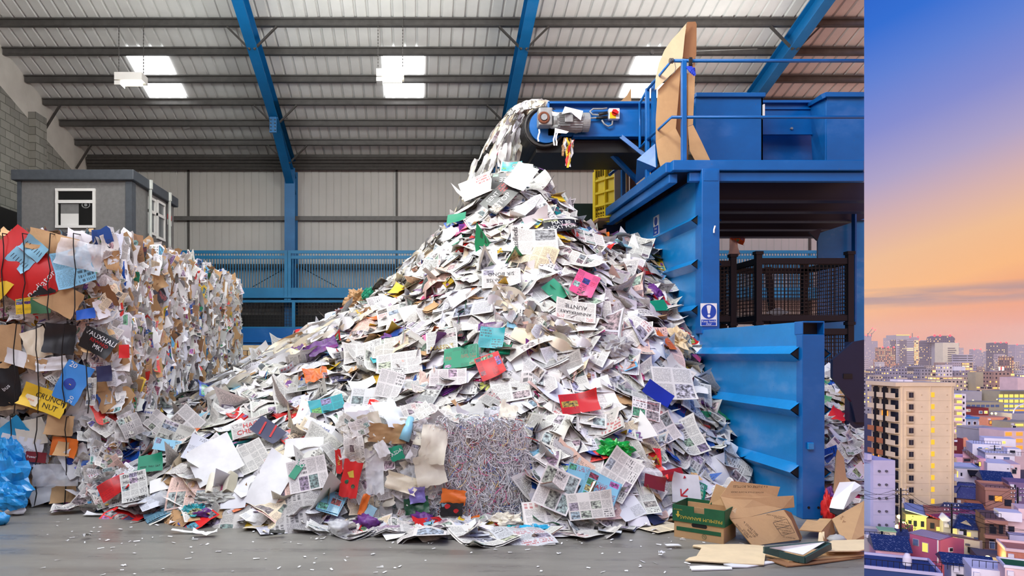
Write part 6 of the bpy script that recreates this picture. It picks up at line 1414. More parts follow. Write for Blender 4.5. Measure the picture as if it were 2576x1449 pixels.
LIT = emitter('lit_window_amber', (255,196,60), 1.05); LITY = emitter('lit_window_yellow', (255,222,110), 1.15); LITO = emitter('lit_window_orange', (255,166,66), 1.1); REDL = emitter('aviation_light', (255,40,50), 5); GLOW = emitter('street_lamp_glow', (255,225,120), 9)
GLS = simple('city_window_glass', (34,38,52), .15, 0, .1)
GLB = simple('city_window_sky_glass', (92,110,150), .15, 0, .1)  # reflected sky put into the glass colour
def tilemat(nm, c):
    t = NT(nm); p = t.pos(); s = t.n('ShaderNodeSeparateXYZ', {0: p})
    wv = t.m('SINE', t.m('MULTIPLY', t.m('ADD', s.outputs[0], t.m('MULTIPLY', s.outputs[1], .25)), 16)); col = lin(c)
    cc = t.mix(t.m('MULTIPLY_ADD', wv, .4, .4, clamp=True), tuple(v*.5 for v in col), tuple(min(1, v*1.5) for v in col))
    cc = t.mix(t.m('MULTIPLY', t.gt(t.noise(p, 3, 3), .6), .35), cc, lin((150,160,190)))
    return t.out(cc, .35, spec=.6)
RT = {'navy': tilemat('navy_roof_tiles', (40,52,96)), 'red': tilemat('red_roof_sheet', (140,36,54)), 'plum': tilemat('plum_roof_tiles', (86,84,128)), 'brown': tilemat('brown_roof_tiles', (96,70,74)), 'lav': tilemat('lavender_roof_sheet', (150,140,180))}
mb = MB(); mb.add([(-400,60,GZ),(6000,60,GZ),(6000,6000,GZ),(-400,6000,GZ)], [(0,1,2,3)]); o = mb.build('ground', simple('dark_street', (70,66,80), .8)); o['kind'] = 'structure'
def bld(name, label, cat, px0, px1, ytop, d, depth, mat, group=None, base=GZ, grow=None):
    x0, x1, z1 = X(px0, d), X(px1, d), Zh(ytop, d); t = empty(name, ((x0+x1)/2, d, base), label, cat, group)
    mb = MB(); mb.box(x0, x1, d, d+depth, base, z1); mb.build('wall_block', mat, t)
    if d < 345: NEAR.append((t, px0, px1, ytop, d))
    return t
def pbox(t, nm, px0, px1, py0, py1, d, mat, th=.3, out=.15):
    mb = MB(); mb.box(X(px0, d), X(px1, d), d-out, d-out+th, Zh(py1, d), Zh(py0, d)); return mb.build(nm, mat, t)
def win(t, px0, px1, py0, py1, d, mat=None, frame=None):
    if frame is not None:
        w = pbox(t, 'window', px0-.8, px1+.8, py0-.8, py1+.8, d, frame, .3, .22); pbox(w, 'pane', px0, px1, py0, py1, d, mat or GLS, .3, .26); return w
    return pbox(t, 'window', px0, px1, py0, py1, d, mat or GLS, .2, .12)
def sidewin(t, px_at, yc, w, z0, z1, mat, out=.12):              # on a wall that faces the hall's length, at x fixed
    mb = MB(); mb.box(px_at-out, px_at+.1, yc-w/2, yc+w/2, z0, z1); return mb.build('window', mat, t)
def flatroof(t, px0, px1, ytop, d, depth, mat, h=.9):
    x0, x1, z = X(px0, d), X(px1, d), Zh(ytop, d); mb = MB()
    mb.box(x0-.2, x1+.2, d-.2, d+.1, z-.1, z+h); mb.box(x0-.2, x0+.1, d, d+depth, z-.1, z+h); mb.box(x1-.1, x1+.2, d, d+depth, z-.1, z+h); mb.box(x0-.2, x1+.2, d+depth-.1, d+depth+.2, z-.1, z+h); return mb.build('parapet', mat, t)
def rail(t, px0, px1, yb, d, depth=0, h=1.1):
    x0, x1, z = X(px0, d), X(px1, d), Zh(yb, d); mb = MB(); mb.box(x0, x1, d-.05, d+.05, z+h-.08, z+h); n = max(3, int((x1-x0)/.9))
    for i in range(n+1): x = x0+(x1-x0)*i/n; mb.box(x-.04, x+.04, d-.04, d+.04, z, z+h)
    return mb.build('roof_railing', CW['black'], t)
def gable(t, px0, px1, yeave, yridge, d, depth, mat, along='x', over=.5, wall=None):
    x0, x1, ze, zr = X(px0, d)-over, X(px1, d)+over, Zh(yeave, d), Zh(yridge, d); y0, y1 = d-over, d+depth+over; mb = MB(); th = .25
    if along == 'x':
        ym = (y0+y1)/2; a = [(x0,y0,ze),(x1,y0,ze),(x1,ym,zr),(x0,ym,zr),(x1,y1,ze),(x0,y1,ze)]; fs = [(0,1,2,3),(3,2,4,5),(0,3,5),(1,4,2),(0,5,4,1)]
    else:
        xm = (x0+x1)/2; a = [(x0,y0,ze),(xm,y0,zr),(x1,y0,ze),(x1,y1,ze),(xm,y1,zr),(x0,y1,ze)]; fs = [(0,5,4,1),(1,4,3,2),(2,1,0),(3,4,5),(0,2,3,5)]
    mb.add(a, fs); r = mb.build('roof', mat, t)
    if wall is not None and along != 'x':
        mb = MB(); mb.add([(x0+over,d-.01,ze),(xm,d-.01,zr-.3),(x1-over,d-.01,ze)], [(2,1,0),(0,1,2)]); mb.build('gable_wall', wall, t)
    return r
def hip(t, px0, px1, yeave, yridge, d, depth, mat, over=.6):
    x0, x1, ze, zr = X(px0, d)-over, X(px1, d)+over, Zh(yeave, d), Zh(yridge, d); y0, y1 = d-over, d+depth+over; k = min((x1-x0)*.3, depth*.5); ym = (y0+y1)/2
    mb = MB(); mb.add([(x0,y0,ze),(x1,y0,ze),(x1,y1,ze),(x0,y1,ze),(x0+k,ym,zr),(x1-k,ym,zr)], [(0,1,5,4),(1,2,5),(2,3,4,5),(3,0,4),(0,3,2,1)]); r = mb.build('roof', mat, t)
    mb = MB(); mb.tube([(x0+k,ym,zr), (x1-k,ym,zr)], .25, 6); mb.tube([(x0,y0,ze+.1), (x0+k,ym,zr)], .2, 6); mb.tube([(x1,y0,ze+.1), (x1-k,ym,zr)], .2, 6); mb.build('ridge', RT['navy'], r); return r
# ---- the beige tower
D = 182.0
tw = bld('apartment_tower', 'tall beige apartment tower with one column of amber lit windows', 'building', 2265, 2400, 971, D, 11.5, CW['beige'])
x0 = X(2265, D)
mb = MB(); zt = Zh(971, D); mb.box(x0-1.4, X(2402, D), D-.3, D+11.8, zt-.1, zt+.9); mb.build('parapet', CW['beige'], tw)
fl = 29.75
for k in range(10):
    y = 993+fl*k
    f = pbox(tw, 'window_surround', 2279.5, 2296.5, y-9, y+12, D, CW['beigedk'], .8, .5); w = pbox(f, 'window', 2283, 2294.5, y-6, y+7, D, GLS, .8, .55); pbox(w, 'mullion', 2288.5, 2289.3, y-6, y+7, D, CW['dkgrey'], .8, .62)
    pbox(tw, 'lit_window', 2341, 2350.5, y-6, y+6, D, LIT, .2, .08)
    pbox(tw, 'joint', 2266, 2400, y-15.3, y-14.7, D, CW['beigedk'], .1, .03)
    for px in (2318, 2382): pbox(tw, 'vent_cap', px-1, px+1, y-1, y+1, D, CW['beigedk'], .3, .2)
for px in (2269.5, 2339.5, 2392.5): pbox(tw, 'drainpipe', px-.8, px+.8, 972, 1315, D, CW['beige'], .25, .24)
for k in range(11):                                # balconies on the flank
    z = Zh(1000+fl*k, D); mat = CW['orange'] if 3 <= k <= 6 else CW['beige']
    for j, (ya, yb) in enumerate(((D+.3, D+4.0), (D+4.3, D+7.6), (D+7.9, D+11.2))):
        mt = CW['beige'] if j == 0 else mat
        mb = MB(); mb.box(x0-1.3, x0-1.15, ya, yb, z-.1, z+1.05); mb.box(x0-1.3, x0, ya, yb, z-.25, z-.1); b = mb.build('balcony', mt, tw)
        mb = MB(); mb.box(x0-.1, x0+.1, ya+.4, yb-.4, z, z+2.2); mb.build('balcony_door', LITO if (k*3+j) % 13 == 7 else GLS, b)
for yy in (D+4.15, D+7.75):
    mb = MB(); mb.box(x0-1.55, x0-.9, yy-.28, yy+.28, GZ, zt-.3); mb.build('dark_pier', CW['black'], tw)
for k in range(9):
    z = Zh(1005+fl*k, D); mb = MB(); mb.box(X(2400, D), X(2400, D)+1.3, D+.8, D+9, z-1.0, z+.1); mb.build('rear_balcony', CW['beigedk'], tw)
for (px, w_, h_) in ((2258, 14, 17), (2276, 20, 16), (2305, 24, 12), (2340, 16, 8)):
    mb = MB(); d = D+6; mb.box(X(px, d), X(px+w_, d), d, d+3, Zh(972, d), Zh(972-h_, d)); mb.build('rooftop_plant', CW['white'], tw)
# ---- buildings near by: list taken from the street
T = bld('slab_building', 'windowless lavender concrete slab building before the beige tower', 'building', 2197, 2252, 1158, 152, 9, CW['lav'])
mb = MB(); x_ = X(2197, 152); mb.box(X(2185, 152)-.0, X(2196, 152), 152.4, 160, Zh(1158, 152), Zh(1143, 152)); mb.build('stair_head', CW['lav'], T)
for y in (1185, 1219, 1253, 1286, 1320):
    for px in (2211, 2229):
        mb = MB(); q = P(px, y, 151.9); mb.cyl(q, q+Vector((0,-.3,0)), .25, 8); mb.build('vent_cap', CW['dkgrey'], T)
    pbox(T, 'joint', 2197, 2252, y+9, y+9.5, 152, CW['steel'], .1, .03)
T = bld('slab_building', 'pale blue side block joined to the windowless slab building', 'building', 2150, 2196, 1166, 153, 9, CW['steel'])
T = bld('flat_roofed_house', 'grey flat roofed house with a pale green stair head', 'building', 2150, 2252, 1352, 141, 8, CW['grey']); flatroof(T, 2150, 2252, 1352, 141, 8, CW['grey'], .5); rail(T, 2174, 2236, 1352, 141.2)
mb = MB(); d = 143; mb.box(X(2203, d), X(2243, d), d, d+3, Zh(1352, d), Zh(1333, d)); s_ = mb.build('stair_head', CW['cream'], T); mb = MB(); mb.box(X(2200, d), X(2244, d), d-.3, d+3.3, Zh(1333, d), Zh(1331, d)); mb.build('green_roof', CW['palegreen'], s_); pbox(s_, 'stair_door', 2204, 2210, 1334, 1350, d, GLS)
for px in (2178, 2199): pbox(T, 'air_conditioner', px, px+8, 1345, 1353, 141, CW['white'], .5, .6)
T = bld('pink_house', 'small pink house with a dark blue tiled roof beside the magenta building', 'house', 2202, 2290, 1388, 134, 8, CW['pink']); gable(T, 2202, 2290, 1386, 1358, 134, 8, RT['navy'], 'x', .4)
T = bld('tiled_house', 'house roof of dark tiles between slab building and street glow', 'house', 2240, 2286, 1352, 146, 7, CW['lav']); gable(T, 2240, 2286, 1352, 1339, 146, 7, RT['navy'])
def wallpoly(t, nm, top, mat, th=.3):              # an upright wall whose top edge follows the given points
    pts = [P(*p) for p in top]; lo = [Vector((pts[-1].x, pts[-1].y, GZ)), Vector((pts[0].x, pts[0].y, GZ))]
    mb = MB(); mb.slab(pts+lo, th); return mb.build(nm, mat, t)
def onwall(t, nm, a, b, u0, u1, y0, y1, mat, out=.15):   # a panel on the wall that runs from pixel point a to b
    q0 = [a[k]+(b[k]-a[k])*u0 for k in range(3)]; q1 = [a[k]+(b[k]-a[k])*u1 for k in range(3)]; s0, s1 = q0[1]-a[1], q1[1]-a[1]
    mb = MB(); pts = [P(q0[0], y0+s0, q0[2]), P(q1[0], y0+s1, q1[2]), P(q1[0], y1+s1, q1[2]), P(q0[0], y1+s0, q0[2])]; n = (pts[1]-pts[0]).cross(pts[3]-pts[0]).normalized(); n = -n if n.y > 0 else n
    mb.slab([p+n*(.15+out/2) for p in pts], out); return mb.build(nm, mat, t)
T = empty('magenta_building', (X(2363, 132.3), 132.3, GZ), 'magenta stucco building with a lavender sheet roof and lit windows', 'building')
wa, wb, wc, we = (2290, 1343, 137.5), (2363, 1359, 132.3), (2394, 1351, 133.6), (2423, 1356, 134.8)
wallpoly(T, 'side_wall', [wa, wb], CW['magenta']); wallpoly(T, 'end_wall', [wb, wc, we], CW['magenta'])
mb = MB(); mb.slab([P(2286,1340,137.9), P(2364,1357.5,131.9), P(2395,1349,134.5), P(2318,1332,140.5)], .2); mb.build('sheet_roof', RT['lav'], T)
mb = MB(); mb.slab([P(2318,1332,140.5), P(2395,1349,134.0), P(2466,1360,136.2), P(2400,1344,143)], .2); mb.build('sheet_roof', RT['brown'], T)
for (u0, u1, y0, y1, m_) in ((.12, .33, 1364, 1381, GLB), (.44, .66, 1368, 1392, LITY), (.15, .38, 1411, 1424, GLB), (.44, .68, 1412, 1424, LITY)):
    w_ = onwall(T, 'window', wa, wb, u0, u1, y0-12, y1-12, CW['grey'], .16); onwall(w_, 'pane', wa, wb, u0+.02, u1-.02, y0-11, y1-13, m_, .22)
w_ = onwall(T, 'window', wb, we, .34, .5, 1378, 1389, CW['white'], .16); onwall(w_, 'pane', wb, we, .36, .48, 1379, 1387, GLS, .22)
onwall(T, 'downpipe', wa, wb, .97, .995, 1343, 1400, CW['white'], .2); onwall(T, 'ledge', wb, we, 0, 1, 1408, 1410, CW['white'], .2); onwall(T, 'air_conditioner', wa, wb, .72, .85, 1404, 1411, CW['white'], .5)
T = empty('cream_building', (X(2424, 134.9), 134.9, GZ), 'cream ribbed metal wall with a boxy bay window beside the magenta end wall', 'building')
w0, w1 = (2423.5, 1356, 134.9), (2462, 1361, 136.3); wallpoly(T, 'end_wall', [w0, w1], CW['cream']); wallpoly(T, 'side_wall', [w1, (2470, 1360, 142)], CW['cream'])
w_ = onwall(T, 'bay_window', w0, w1, .22, .84, 1374, 1388, CW['black'], .6); onwall(w_, 'pane', w0, w1, .3, .76, 1376, 1386, GLB, .66); onwall(T, 'vent_hood', w0, w1, .06, .24, 1366, 1371, CW['dkgrey'], .4)
T = bld('lit_workshop', 'low cream building washed by yellow street light', 'building', 2279, 2332, 1296, 160, 8, CW['yellowlit'])  # yellow of the street light is put into the wall colour
for px in (2285, 2298, 2316): win(T, px, px+8, 1310, 1324, 160, GLS)
mb = MB(); d = 160; mb.slab([(X(2276,d), d-.3, Zh(1284,d)), (X(2334,d), d-.3, Zh(1297,d)), (X(2352,d), d+8, Zh(1288,d)), (X(2290,d), d+8, Zh(1282,d))], .25); mb.build('blue_roof', CW['steel'], T)
T = bld('red_roofed_house', 'dark house with a long red sheet roof below the tower', 'house', 2332, 2374, 1306, 158, 8, CW['brown']); win(T, 2355, 2364, 1325, 1335, 158, LITY); win(T, 2340, 2350, 1316, 1330, 158, GLS)
mb = MB(); d = 158; mb.slab([(X(2328,d), d-.5, Zh(1294,d)), (X(2376,d), d-.5, Zh(1309,d)), (X(2476,d), d+2, Zh(1301,d)), (X(2466,d), d+8, Zh(1294,d)), (X(2340,d), d+8, Zh(1289,d))], .25); mb.build('red_roof', RT['red'], T)
T = bld('white_shed', 'narrow white gabled shed behind the magenta building', 'shed', 2373, 2398, 1312, 154, 6, CW['grey']); gable(T, 2373, 2398, 1312, 1303, 154, 6, CW['white'], 'y', .2, CW['grey'])
T = bld('tiled_house', 'wide dark blue hipped roof house at the foot of the tower', 'house', 2356, 2466, 1298, 168, 10, CW['brown']); hip(T, 2356, 2466, 1298, 1277, 168, 10, RT['navy'])
T = bld('tiled_house', 'cream house with a blue tiled roof and yellow lit window row', 'house', 2409, 2480, 1332, 148, 9, CW['cream']); hip(T, 2404, 2487, 1332, 1306, 148, 9, RT['navy']); win(T, 2415, 2432, 1334, 1348, 148, GLS); win(T, 2433, 2442, 1340, 1350, 148, LITY)
mb = MB(); d = 147.5; mb.add([(X(2420,d), d, Zh(1318,d)), (X(2434,d), d, Zh(1310,d)), (X(2448,d), d, Zh(1324,d))], [(2,1,0),(0,1,2)]); mb.build('gable_wall', CW['cream'], T)
T = bld('balcony_building', 'dark brown building with three stacked balconies', 'building', 2480, 2528, 1305, 141, 9, CW['brown'])
for k, y in enumerate((1308, 1346, 1384)):
    b = pbox(T, 'balcony', 2476, 2530, y-2, y+7, 141, CW['rosewood'], 1.2, 1.3); rail(T, 2478, 2528, y-2, 139.6)
    for px in (2490, 2512): pbox(T, 'balcony_door', px, px+10, y+12, y+33, 141, GLS)
mb = MB(); d = 143; mb.box(X(2497, d), X(2552, d), d, d+4, Zh(1307, d), Zh(1285, d)); mb.build('roof_cabin', CW['white'], T)
T = bld('beige_house', 'pale pink beige building at the outer edge beside the brown balconies', 'building', 2529, 2640, 1310, 141.5, 10, CW['palepink']); win(T, 2540, 2553, 1328, 1340, 141.5, GLS, CW['brown'])
mb = MB(); d = 143; mb.box(X(2552, d), X(2640, d), d, d+6, Zh(1310, d), Zh(1280, d)); mb.build('upper_block', CW['palepink'], T)
T = bld('lean_to', 'lavender lean to roof in front of the pale pink beige building', 'building', 2543, 2640, 1350, 138, 3, CW['lav'])
T = bld('terracotta_house', 'terracotta flat roofed house with a lit bay window', 'house', 2481, 2550, 1234, 172, 11, CW['rosewood']); flatroof(T, 2481, 2550, 1234, 172, 11, CW['rosewood'], .6)
win(T, 2489, 2500, 1248, 1259, 172, GLS, CW['brown']); win(T, 2503, 2520, 1248, 1261, 172, LITO, CW['black']); win(T, 2527, 2542, 1256, 1270, 172, GLS, CW['black']); rail(T, 2481, 2545, 1234, 172.2)
T = bld('terracotta_house', 'dusky pink flat roofed block beyond the terracotta house', 'house', 2541, 2640, 1216, 178, 8, CW['purple']); win(T, 2551, 2558, 1222, 1232, 178, GLS)
for (a, b, ye, yr, dd) in ((2400, 2479, 1239, 1222, 192), (2406, 2484, 1255, 1232, 184)):
    T = bld('tiled_house', 'house with a broad plum tiled roof, %s of the two beside the tower' % ('upper' if dd == 192 else 'lower'), 'house', a, b, ye, dd, 10, CW['rosewood']); hip(T, a, b, ye, yr, dd, 10, RT['plum']); win(T, 2450, 2462, 1262, 1270, dd, GLB) if dd == 184 else None
T = bld('tiled_house', 'orange timber house under a small blue tiled roof', 'house', 2443, 2478, 1272, 172, 7, CW['orange']); gable(T, 2448, 2484, 1282, 1272, 170, 5, RT['navy'])
T = bld('white_house', 'white house with a small black canopy roof next to the tower', 'house', 2402, 2463, 1178, 214, 10, CW['white']); flatroof(T, 2402, 2463, 1178, 214, 10, CW['steel'], .4)
mb = MB(); d = 213; mb.slab([(X(2440,d), d-2, Zh(1194,d)), (X(2466,d), d-2, Zh(1194,d)), (X(2470,d), d+2, Zh(1181,d)), (X(2440,d), d+2, Zh(1181,d))], .3); mb.build('canopy_roof', CW['black'], T)
win(T, 2408, 2411, 1187, 1202, 214, LITY); win(T, 2417, 2421, 1190, 1198, 214, GLS); win(T, 2441, 2444, 1196, 1200, 214, GLS); pbox(T, 'balcony', 2399, 2424, 1203, 1214, 214, CW['white'], 1.5, 1.5); pbox(T, 'bay', 2463, 2477, 1198, 1211, 214, CW['white'], 2, 1)
T = bld('pink_townhouse', 'bright pink townhouse with a brown mono pitch roof', 'house', 2404, 2447, 1151, 232, 10, CW['pink']); win(T, 2425, 2440, 1154, 1160, 232, GLS); win(T, 2406, 2418, 1165, 1171, 232, GLS)
mb = MB(); d = 232; mb.slab([(X(2421,d), d-.3, Zh(1133,d)), (X(2432,d), d-.3, Zh(1131,d)), (X(2460,d), d-.3, Zh(1152,d)), (X(2446,d), d-.3, Zh(1153,d))], 3); mb.build('brown_roof', RT['brown'], T)
mb = MB(); d = 232.2; mb.slab([P(2421, 1134, d), P(2448, 1153, d), P(2448, 1175, d), P(2421, 1175, d)], .4); mb.build('tall_wall', CW['pink'], T)
T = bld('pink_townhouse', 'lower pink wing to the side of the bright pink townhouse', 'house', 2447, 2479, 1153, 231, 8, CW['pink']); win(T, 2462, 2467, 1162, 1172, 231, LITY, CW['brown'])
T = bld('white_block', 'big white block with a roof terrace and stair tower', 'building', 2481, 2550, 1144, 236, 12, CW['white']); flatroof(T, 2481, 2550, 1144, 236, 12, CW['grey'], .5); rail(T, 2481, 2572, 1143, 236); win(T, 2525, 2537, 1150, 1159, 236, GLB, CW['bluedk']); win(T, 2501, 2505, 1149, 1154, 236, GLS)
mb = MB(); d = 238; mb.box(X(2524, d), X(2556, d), d, d+5, Zh(1145, d), Zh(1127, d)); s_ = mb.build('stair_tower', CW['white'], T); pbox(s_, 'window', 2530, 2542, 1131, 1137, d, GLS)
T = bld('white_block', 'lower white block before the roof terrace block', 'building', 2485, 2540, 1166, 225, 12, CW['white']); win(T, 2532, 2536, 1177, 1179, 225, GLS)
T = bld('white_block', 'sunlit pale corner of the lower white block with one small window', 'building', 2540, 2566, 1168, 225, 12, CW['palepink']); win(T, 2553, 2558, 1176, 1183, 225, GLS)  # warm light on this corner is put into its pale pink colour
T = bld('tiled_house', 'rosy gabled house with a blue tiled roof below the white blocks', 'house', 2476, 2530, 1212, 196, 9, CW['rosewood']); gable(T, 2478, 2546, 1210, 1190, 196, 9, RT['navy'], 'x'); win(T, 2482, 2493, 1215, 1225, 196, GLB)
T = bld('blue_window_house', 'white house with bright blue framed windows', 'house', 2448, 2517, 1118, 250, 12, CW['white'])
for px in (2463, 2478, 2500, 2508): win(T, px, px+7, 1127, 1133, 250, LITY if px == 2478 else GLS, simple('bright_blue_frame', (40,130,210), .5))
rail(T, 2450, 2517, 1117, 250)
mb = MB(); d = 255; mb.box(X(2456, d), X(2530, d), d, d+8, Zh(1120, d), Zh(1101, d)); s_ = mb.build('upper_storey', CW['white'], T); pbox(s_, 'lit_window', 2499, 2506, 1107, 1113, d, LITY)
T = bld('grey_block', 'grey flat roofed block with one lit window above the blue framed windows', 'building', 2462, 2530, 1080, 290, 12, CW['grey']); win(T, 2477, 2483, 1087, 1093, 290, LITY); win(T, 2492, 2497, 1082, 1091, 290, CW['white']); flatroof(T, 2462, 2530, 1080, 290, 12, CW['grey'], .5)
T = bld('gallery_building', 'pale building with rows of orange lit open galleries', 'building', 2526, 2640, 1084, 270, 12, CW['palepink'])
for y in (1087, 1104, 1121):
    for px in (2529, 2556): win(T, px, px+16, y, y+9, 270, LITO)
T = bld('brown_house', 'maroon walled house beside the tower with a salmon gable', 'house', 2398, 2424, 1103, 262, 9, CW['red']); 
mb = MB(); d = 262; mb.slab([P(2423, 1101, d), P(2430, 1100, d), P(2438, 1111, d), P(2430, 1112, d), P(2428, 1124, d), P(2423, 1124, d)], .5); mb.build('gable_wall', simple('city_salmon', (224,150,120), .8), T)
T = bld('white_tower_block', 'slim white apartment block with yellow lit balconies touching the tower', 'building', 2396, 2430, 991, 330, 14, CW['white'])
for k in range(7):
    y = 996+14.6*k; win(T, 2422, 2426, y+0, y+6, 330, GLS); pbox(T, 'balcony', 2395, 2419, y+4, y+8, 330, CW['palepink'], 1, .8); win(T, 2403, 2419, y-3, y+4, 330, LITY)
T = bld('school_building', 'long olive grey block with a strip of windows behind a red wall', 'building', 2430, 2524, 1012, 380, 14, CW['olive'])
for k in range(7): win(T, 2432+k*12, 2441+k*12, 1018, 1024, 380, GLB)
T = bld('red_building', 'dark red building with white framed windows before the olive block', 'building', 2430, 2487, 1026, 360, 10, CW['red']); win(T, 2463, 2470, 1034, 1040, 360, GLB, CW['white']); win(T, 2476, 2483, 1034, 1040, 360, LITY, CW['white']); win(T, 2431, 2440, 1030, 1035, 360, GLB, CW['white'])
T = bld('gallery_building', 'apartment building with bright yellow lit open galleries', 'building', 2516, 2640, 984, 420, 14, CW['olive'])
for y in (996, 1009, 1021, 1034):
    pbox(T, 'parapet_band', 2510, 2576, y+5, y+9, 420, CW['steel'], .6, .5)
    for k in range(5): win(T, 2513+k*13, 2523+k*13, y-4, y+4, 420, LITY)
T = bld('blue_roof_hall', 'low hall with a bright blue roof below the red building', 'building', 2430, 2486, 1052, 330, 12, CW['steel']); 
mb = MB(); d = 330; mb.box(X(2428, d), X(2485, d), d-.5, d+12, Zh(1053, d), Zh(1049, d)); mb.build('blue_roof', simple('city_bright_blue', (60,130,200), .5), T)
T = bld('salmon_building', 'salmon low building with an outside stair', 'building', 2484, 2542, 1050, 325, 10, simple('city_salmon', (224,150,120), .8)); win(T, 2505, 2512, 1060, 1066, 325, GLS)
mb = MB(); mb.bar(P(2518, 1066, 324), P(2532, 1052, 324), .8); mb.build('outside_stair', CW['dkgrey'], T)
T = bld('grey_office', 'grey office with two bright strip windows near the outer edge', 'building', 2542, 2640, 1062, 310, 10, CW['olive']); win(T, 2554, 2574, 1066, 1072, 310, LITY); win(T, 2554, 2574, 1077, 1080, 310, LITY)
T = bld('glass_vault', 'glass vaulted roof hall glowing near the outer edge', 'building', 2546, 2640, 1040, 350, 14, CW['grey'])
mb = MB(); d = 350; c = P(2590, 1040, d); mb.tube([c+Vector((8*math.cos(a*.314), 0, 5*math.sin(a*.314))) for a in range(11)], .3, 6); mb.build('arch_rim', CW['white'], T); win(T, 2550, 2576, 1030, 1034, d, LITO)
# foreground roofs at the bottom edge
T = bld('blue_roof_terrace', 'blue walled building with a railed roof terrace below the pink house', 'building', 2150, 2366, 1436, 116, 9, CW['bluedk']); flatroof(T, 2150, 2366, 1436, 116, 9, CW['lav'], .4); rail(T, 2160, 2366, 1430, 116); rail(T, 2200, 2366, 1414, 124)
T2 = empty('water_tank', P(2282, 1420, 119), 'white rounded water tank standing on the railed roof terrace', 'tank')
mb = MB(); c = P(2282, 1420, 119); mb.tube([c+Vector((0,0,z)) for z in (-.1, .1, 1.2, 1.6, 1.75, 1.9)], [.63, .66, .66, .4, .38, .2], 16); mb.build('tank_body', CW['white'], T2)
mb = MB(); mb.box(c.x-.5, c.x+.5, c.y-.5, c.y+.5, c.z-1.2, c.z-.1); mb.build('tank_stand', CW['black'], T2)
T = bld('tiled_house', 'low dark tiled roof with white gable board near the bottom edge', 'house', 2395, 2494, 1424, 119, 6, CW['white']); gable(T, 2380, 2496, 1426, 1406, 119, 6, RT['navy'])
T = bld('white_terrace', 'white railed roof terrace with a pale blue stair box at the bottom edge', 'building', 2446, 2532, 1434, 113, 7, CW['white']); rail(T, 2448, 2531, 1430, 113); 
mb = MB(); d = 116; mb.box(X(2496, d), X(2528, d), d, d+2.5, Zh(1434, d), Zh(1408, d)); s_ = mb.build('stair_box', CW['steel'], T); mb = MB(); mb.box(X(2495, d), X(2529, d), d-.2, d+2.6, Zh(1408, d), Zh(1405, d)); mb.build('red_cap', CW['rosewood'], s_)
T = bld('salmon_terrace', 'salmon flat roofed block near the bottom outer edge', 'building', 2535, 2640, 1390, 122, 7, simple('city_dusky_salmon', (190,120,100), .8)); flatroof(T, 2535, 2640, 1390, 122, 7, CW['palepink'], .4)
T = bld('green_roof_block', 'beige block with a bright green roof at the bottom outer corner', 'building', 2532, 2640, 1432, 108, 5, CW['palepink']); mb = MB(); d = 108; mb.box(X(2534, d), X(2640, d), d+.3, d+5, Zh(1432, d), Zh(1430.5, d)); mb.build('green_roof', CW['green'], T); flatroof(T, 2532, 2640, 1432, 108, 5, CW['white'], .3)
T = bld('courtyard_roofs', 'low dark roof between the pink house and roof terrace', 'house', 2150, 2260, 1415, 126, 6, CW['dkgrey']); gable(T, 2150, 2262, 1415, 1404, 126, 6, RT['navy'])
T = bld('courtyard_roofs', 'low dark roof behind the white railed terrace', 'house', 2460, 2535, 1402, 128, 6, CW['dkgrey'])
# ordinary windows of the houses, and each house turned a little toward the open side of the hall
for (t, a, b, yt, d) in NEAR[1:]:
    kids = [c.name.split('.')[0] for c in bpy.data.objects if c.parent == t]
    if kids.count('window') < 3 and 'slab' not in t.name and not t.name.startswith(('water', 'shop', 'lean')):
        st, z = 2.6*F/d, yt+1.6*F/d
        for r in range(2):
            n = int((min(b, 2590)-a)/st)
            for k in range(n):
                if RC.random() < .45: continue
                px = a+st*(k+.3); w_ = .55*st*RC.uniform(.6, 1)
                win(t, px, px+w_, z+r*3.0*F/d, z+r*3.0*F/d+1.3*F/d, d, RC.choice((GLS, GLS, GLB, LITY, LITO)) if RC.random() < .5 else GLS, RC.choice((CW['white'], CW['grey'], CW['dkgrey'])))
        if RC.random() < .6: pbox(t, 'air_conditioner', a+st*.1, a+st*.1+.9*F/d, yt+.5*F/d, yt+1.2*F/d, d, CW['white'], .5, .5)
    if d < 260 and 'slab' not in t.name:
        ph = math.atan2(t.location.x, t.location.y); t.rotation_euler.z = -.72*ph; t.scale.x = .84
# street glow, lamps, trees, poles
def sphere(c, r, mb, n=8):
    mb.tube([c+Vector((0,0,r*math.cos(math.pi*(1-i/6)))) for i in range(7)], [max(.01, r*math.sin(math.pi*i/6)) for i in range(7)], n)
def streetlamp(px, py, d, label, power=0, col=(1,.8,.3)):
    t = empty('street_lamp', P(px, py, d), label, 'street lamp'); mb = MB(); sphere(P(px, py, d), .45, mb); mb.build('lamp_head', GLOW, t)
    mb = MB(); q = P(px, py, d); mb.tube([q, Vector((q.x, q.y, GZ))], .08, 5); mb.build('lamp_pole', CW['dkgrey'], t)
    if power:
        l = bpy.data.lights.new('street_light', 'POINT'); l.energy = power; l.color = col; l.shadow_soft_size = .5; o = bpy.data.objects.new('street_light', l); COL.objects.link(o); o.location = q+Vector((0,-1.2,0))
streetlamp(2257, 1325, 156, 'bright street lamp glowing beside the lavender slab building', 6000, (1,.85,.2)); streetlamp(2262, 1300, 157, 'upper street lamp in the lit gap beside the tower', 4000, (1,.9,.25))
streetlamp(2495, 1040, 352, 'one of two yellow floodlights before the olive block', 1200); streetlamp(2505, 1040, 353, 'second yellow floodlight, farther from the red building', 1200)
streetlamp(2485, 1404, 127, 'round amber lamp near the foot of the brown balconies', 1500); streetlamp(2526, 940, 700, 'distant white glow between the mid distance blocks', 0)
t = empty('street_tree', P(2278, 1340, 150), 'small tree lit yellow green by the street lamps', 'tree'); mb = MB()
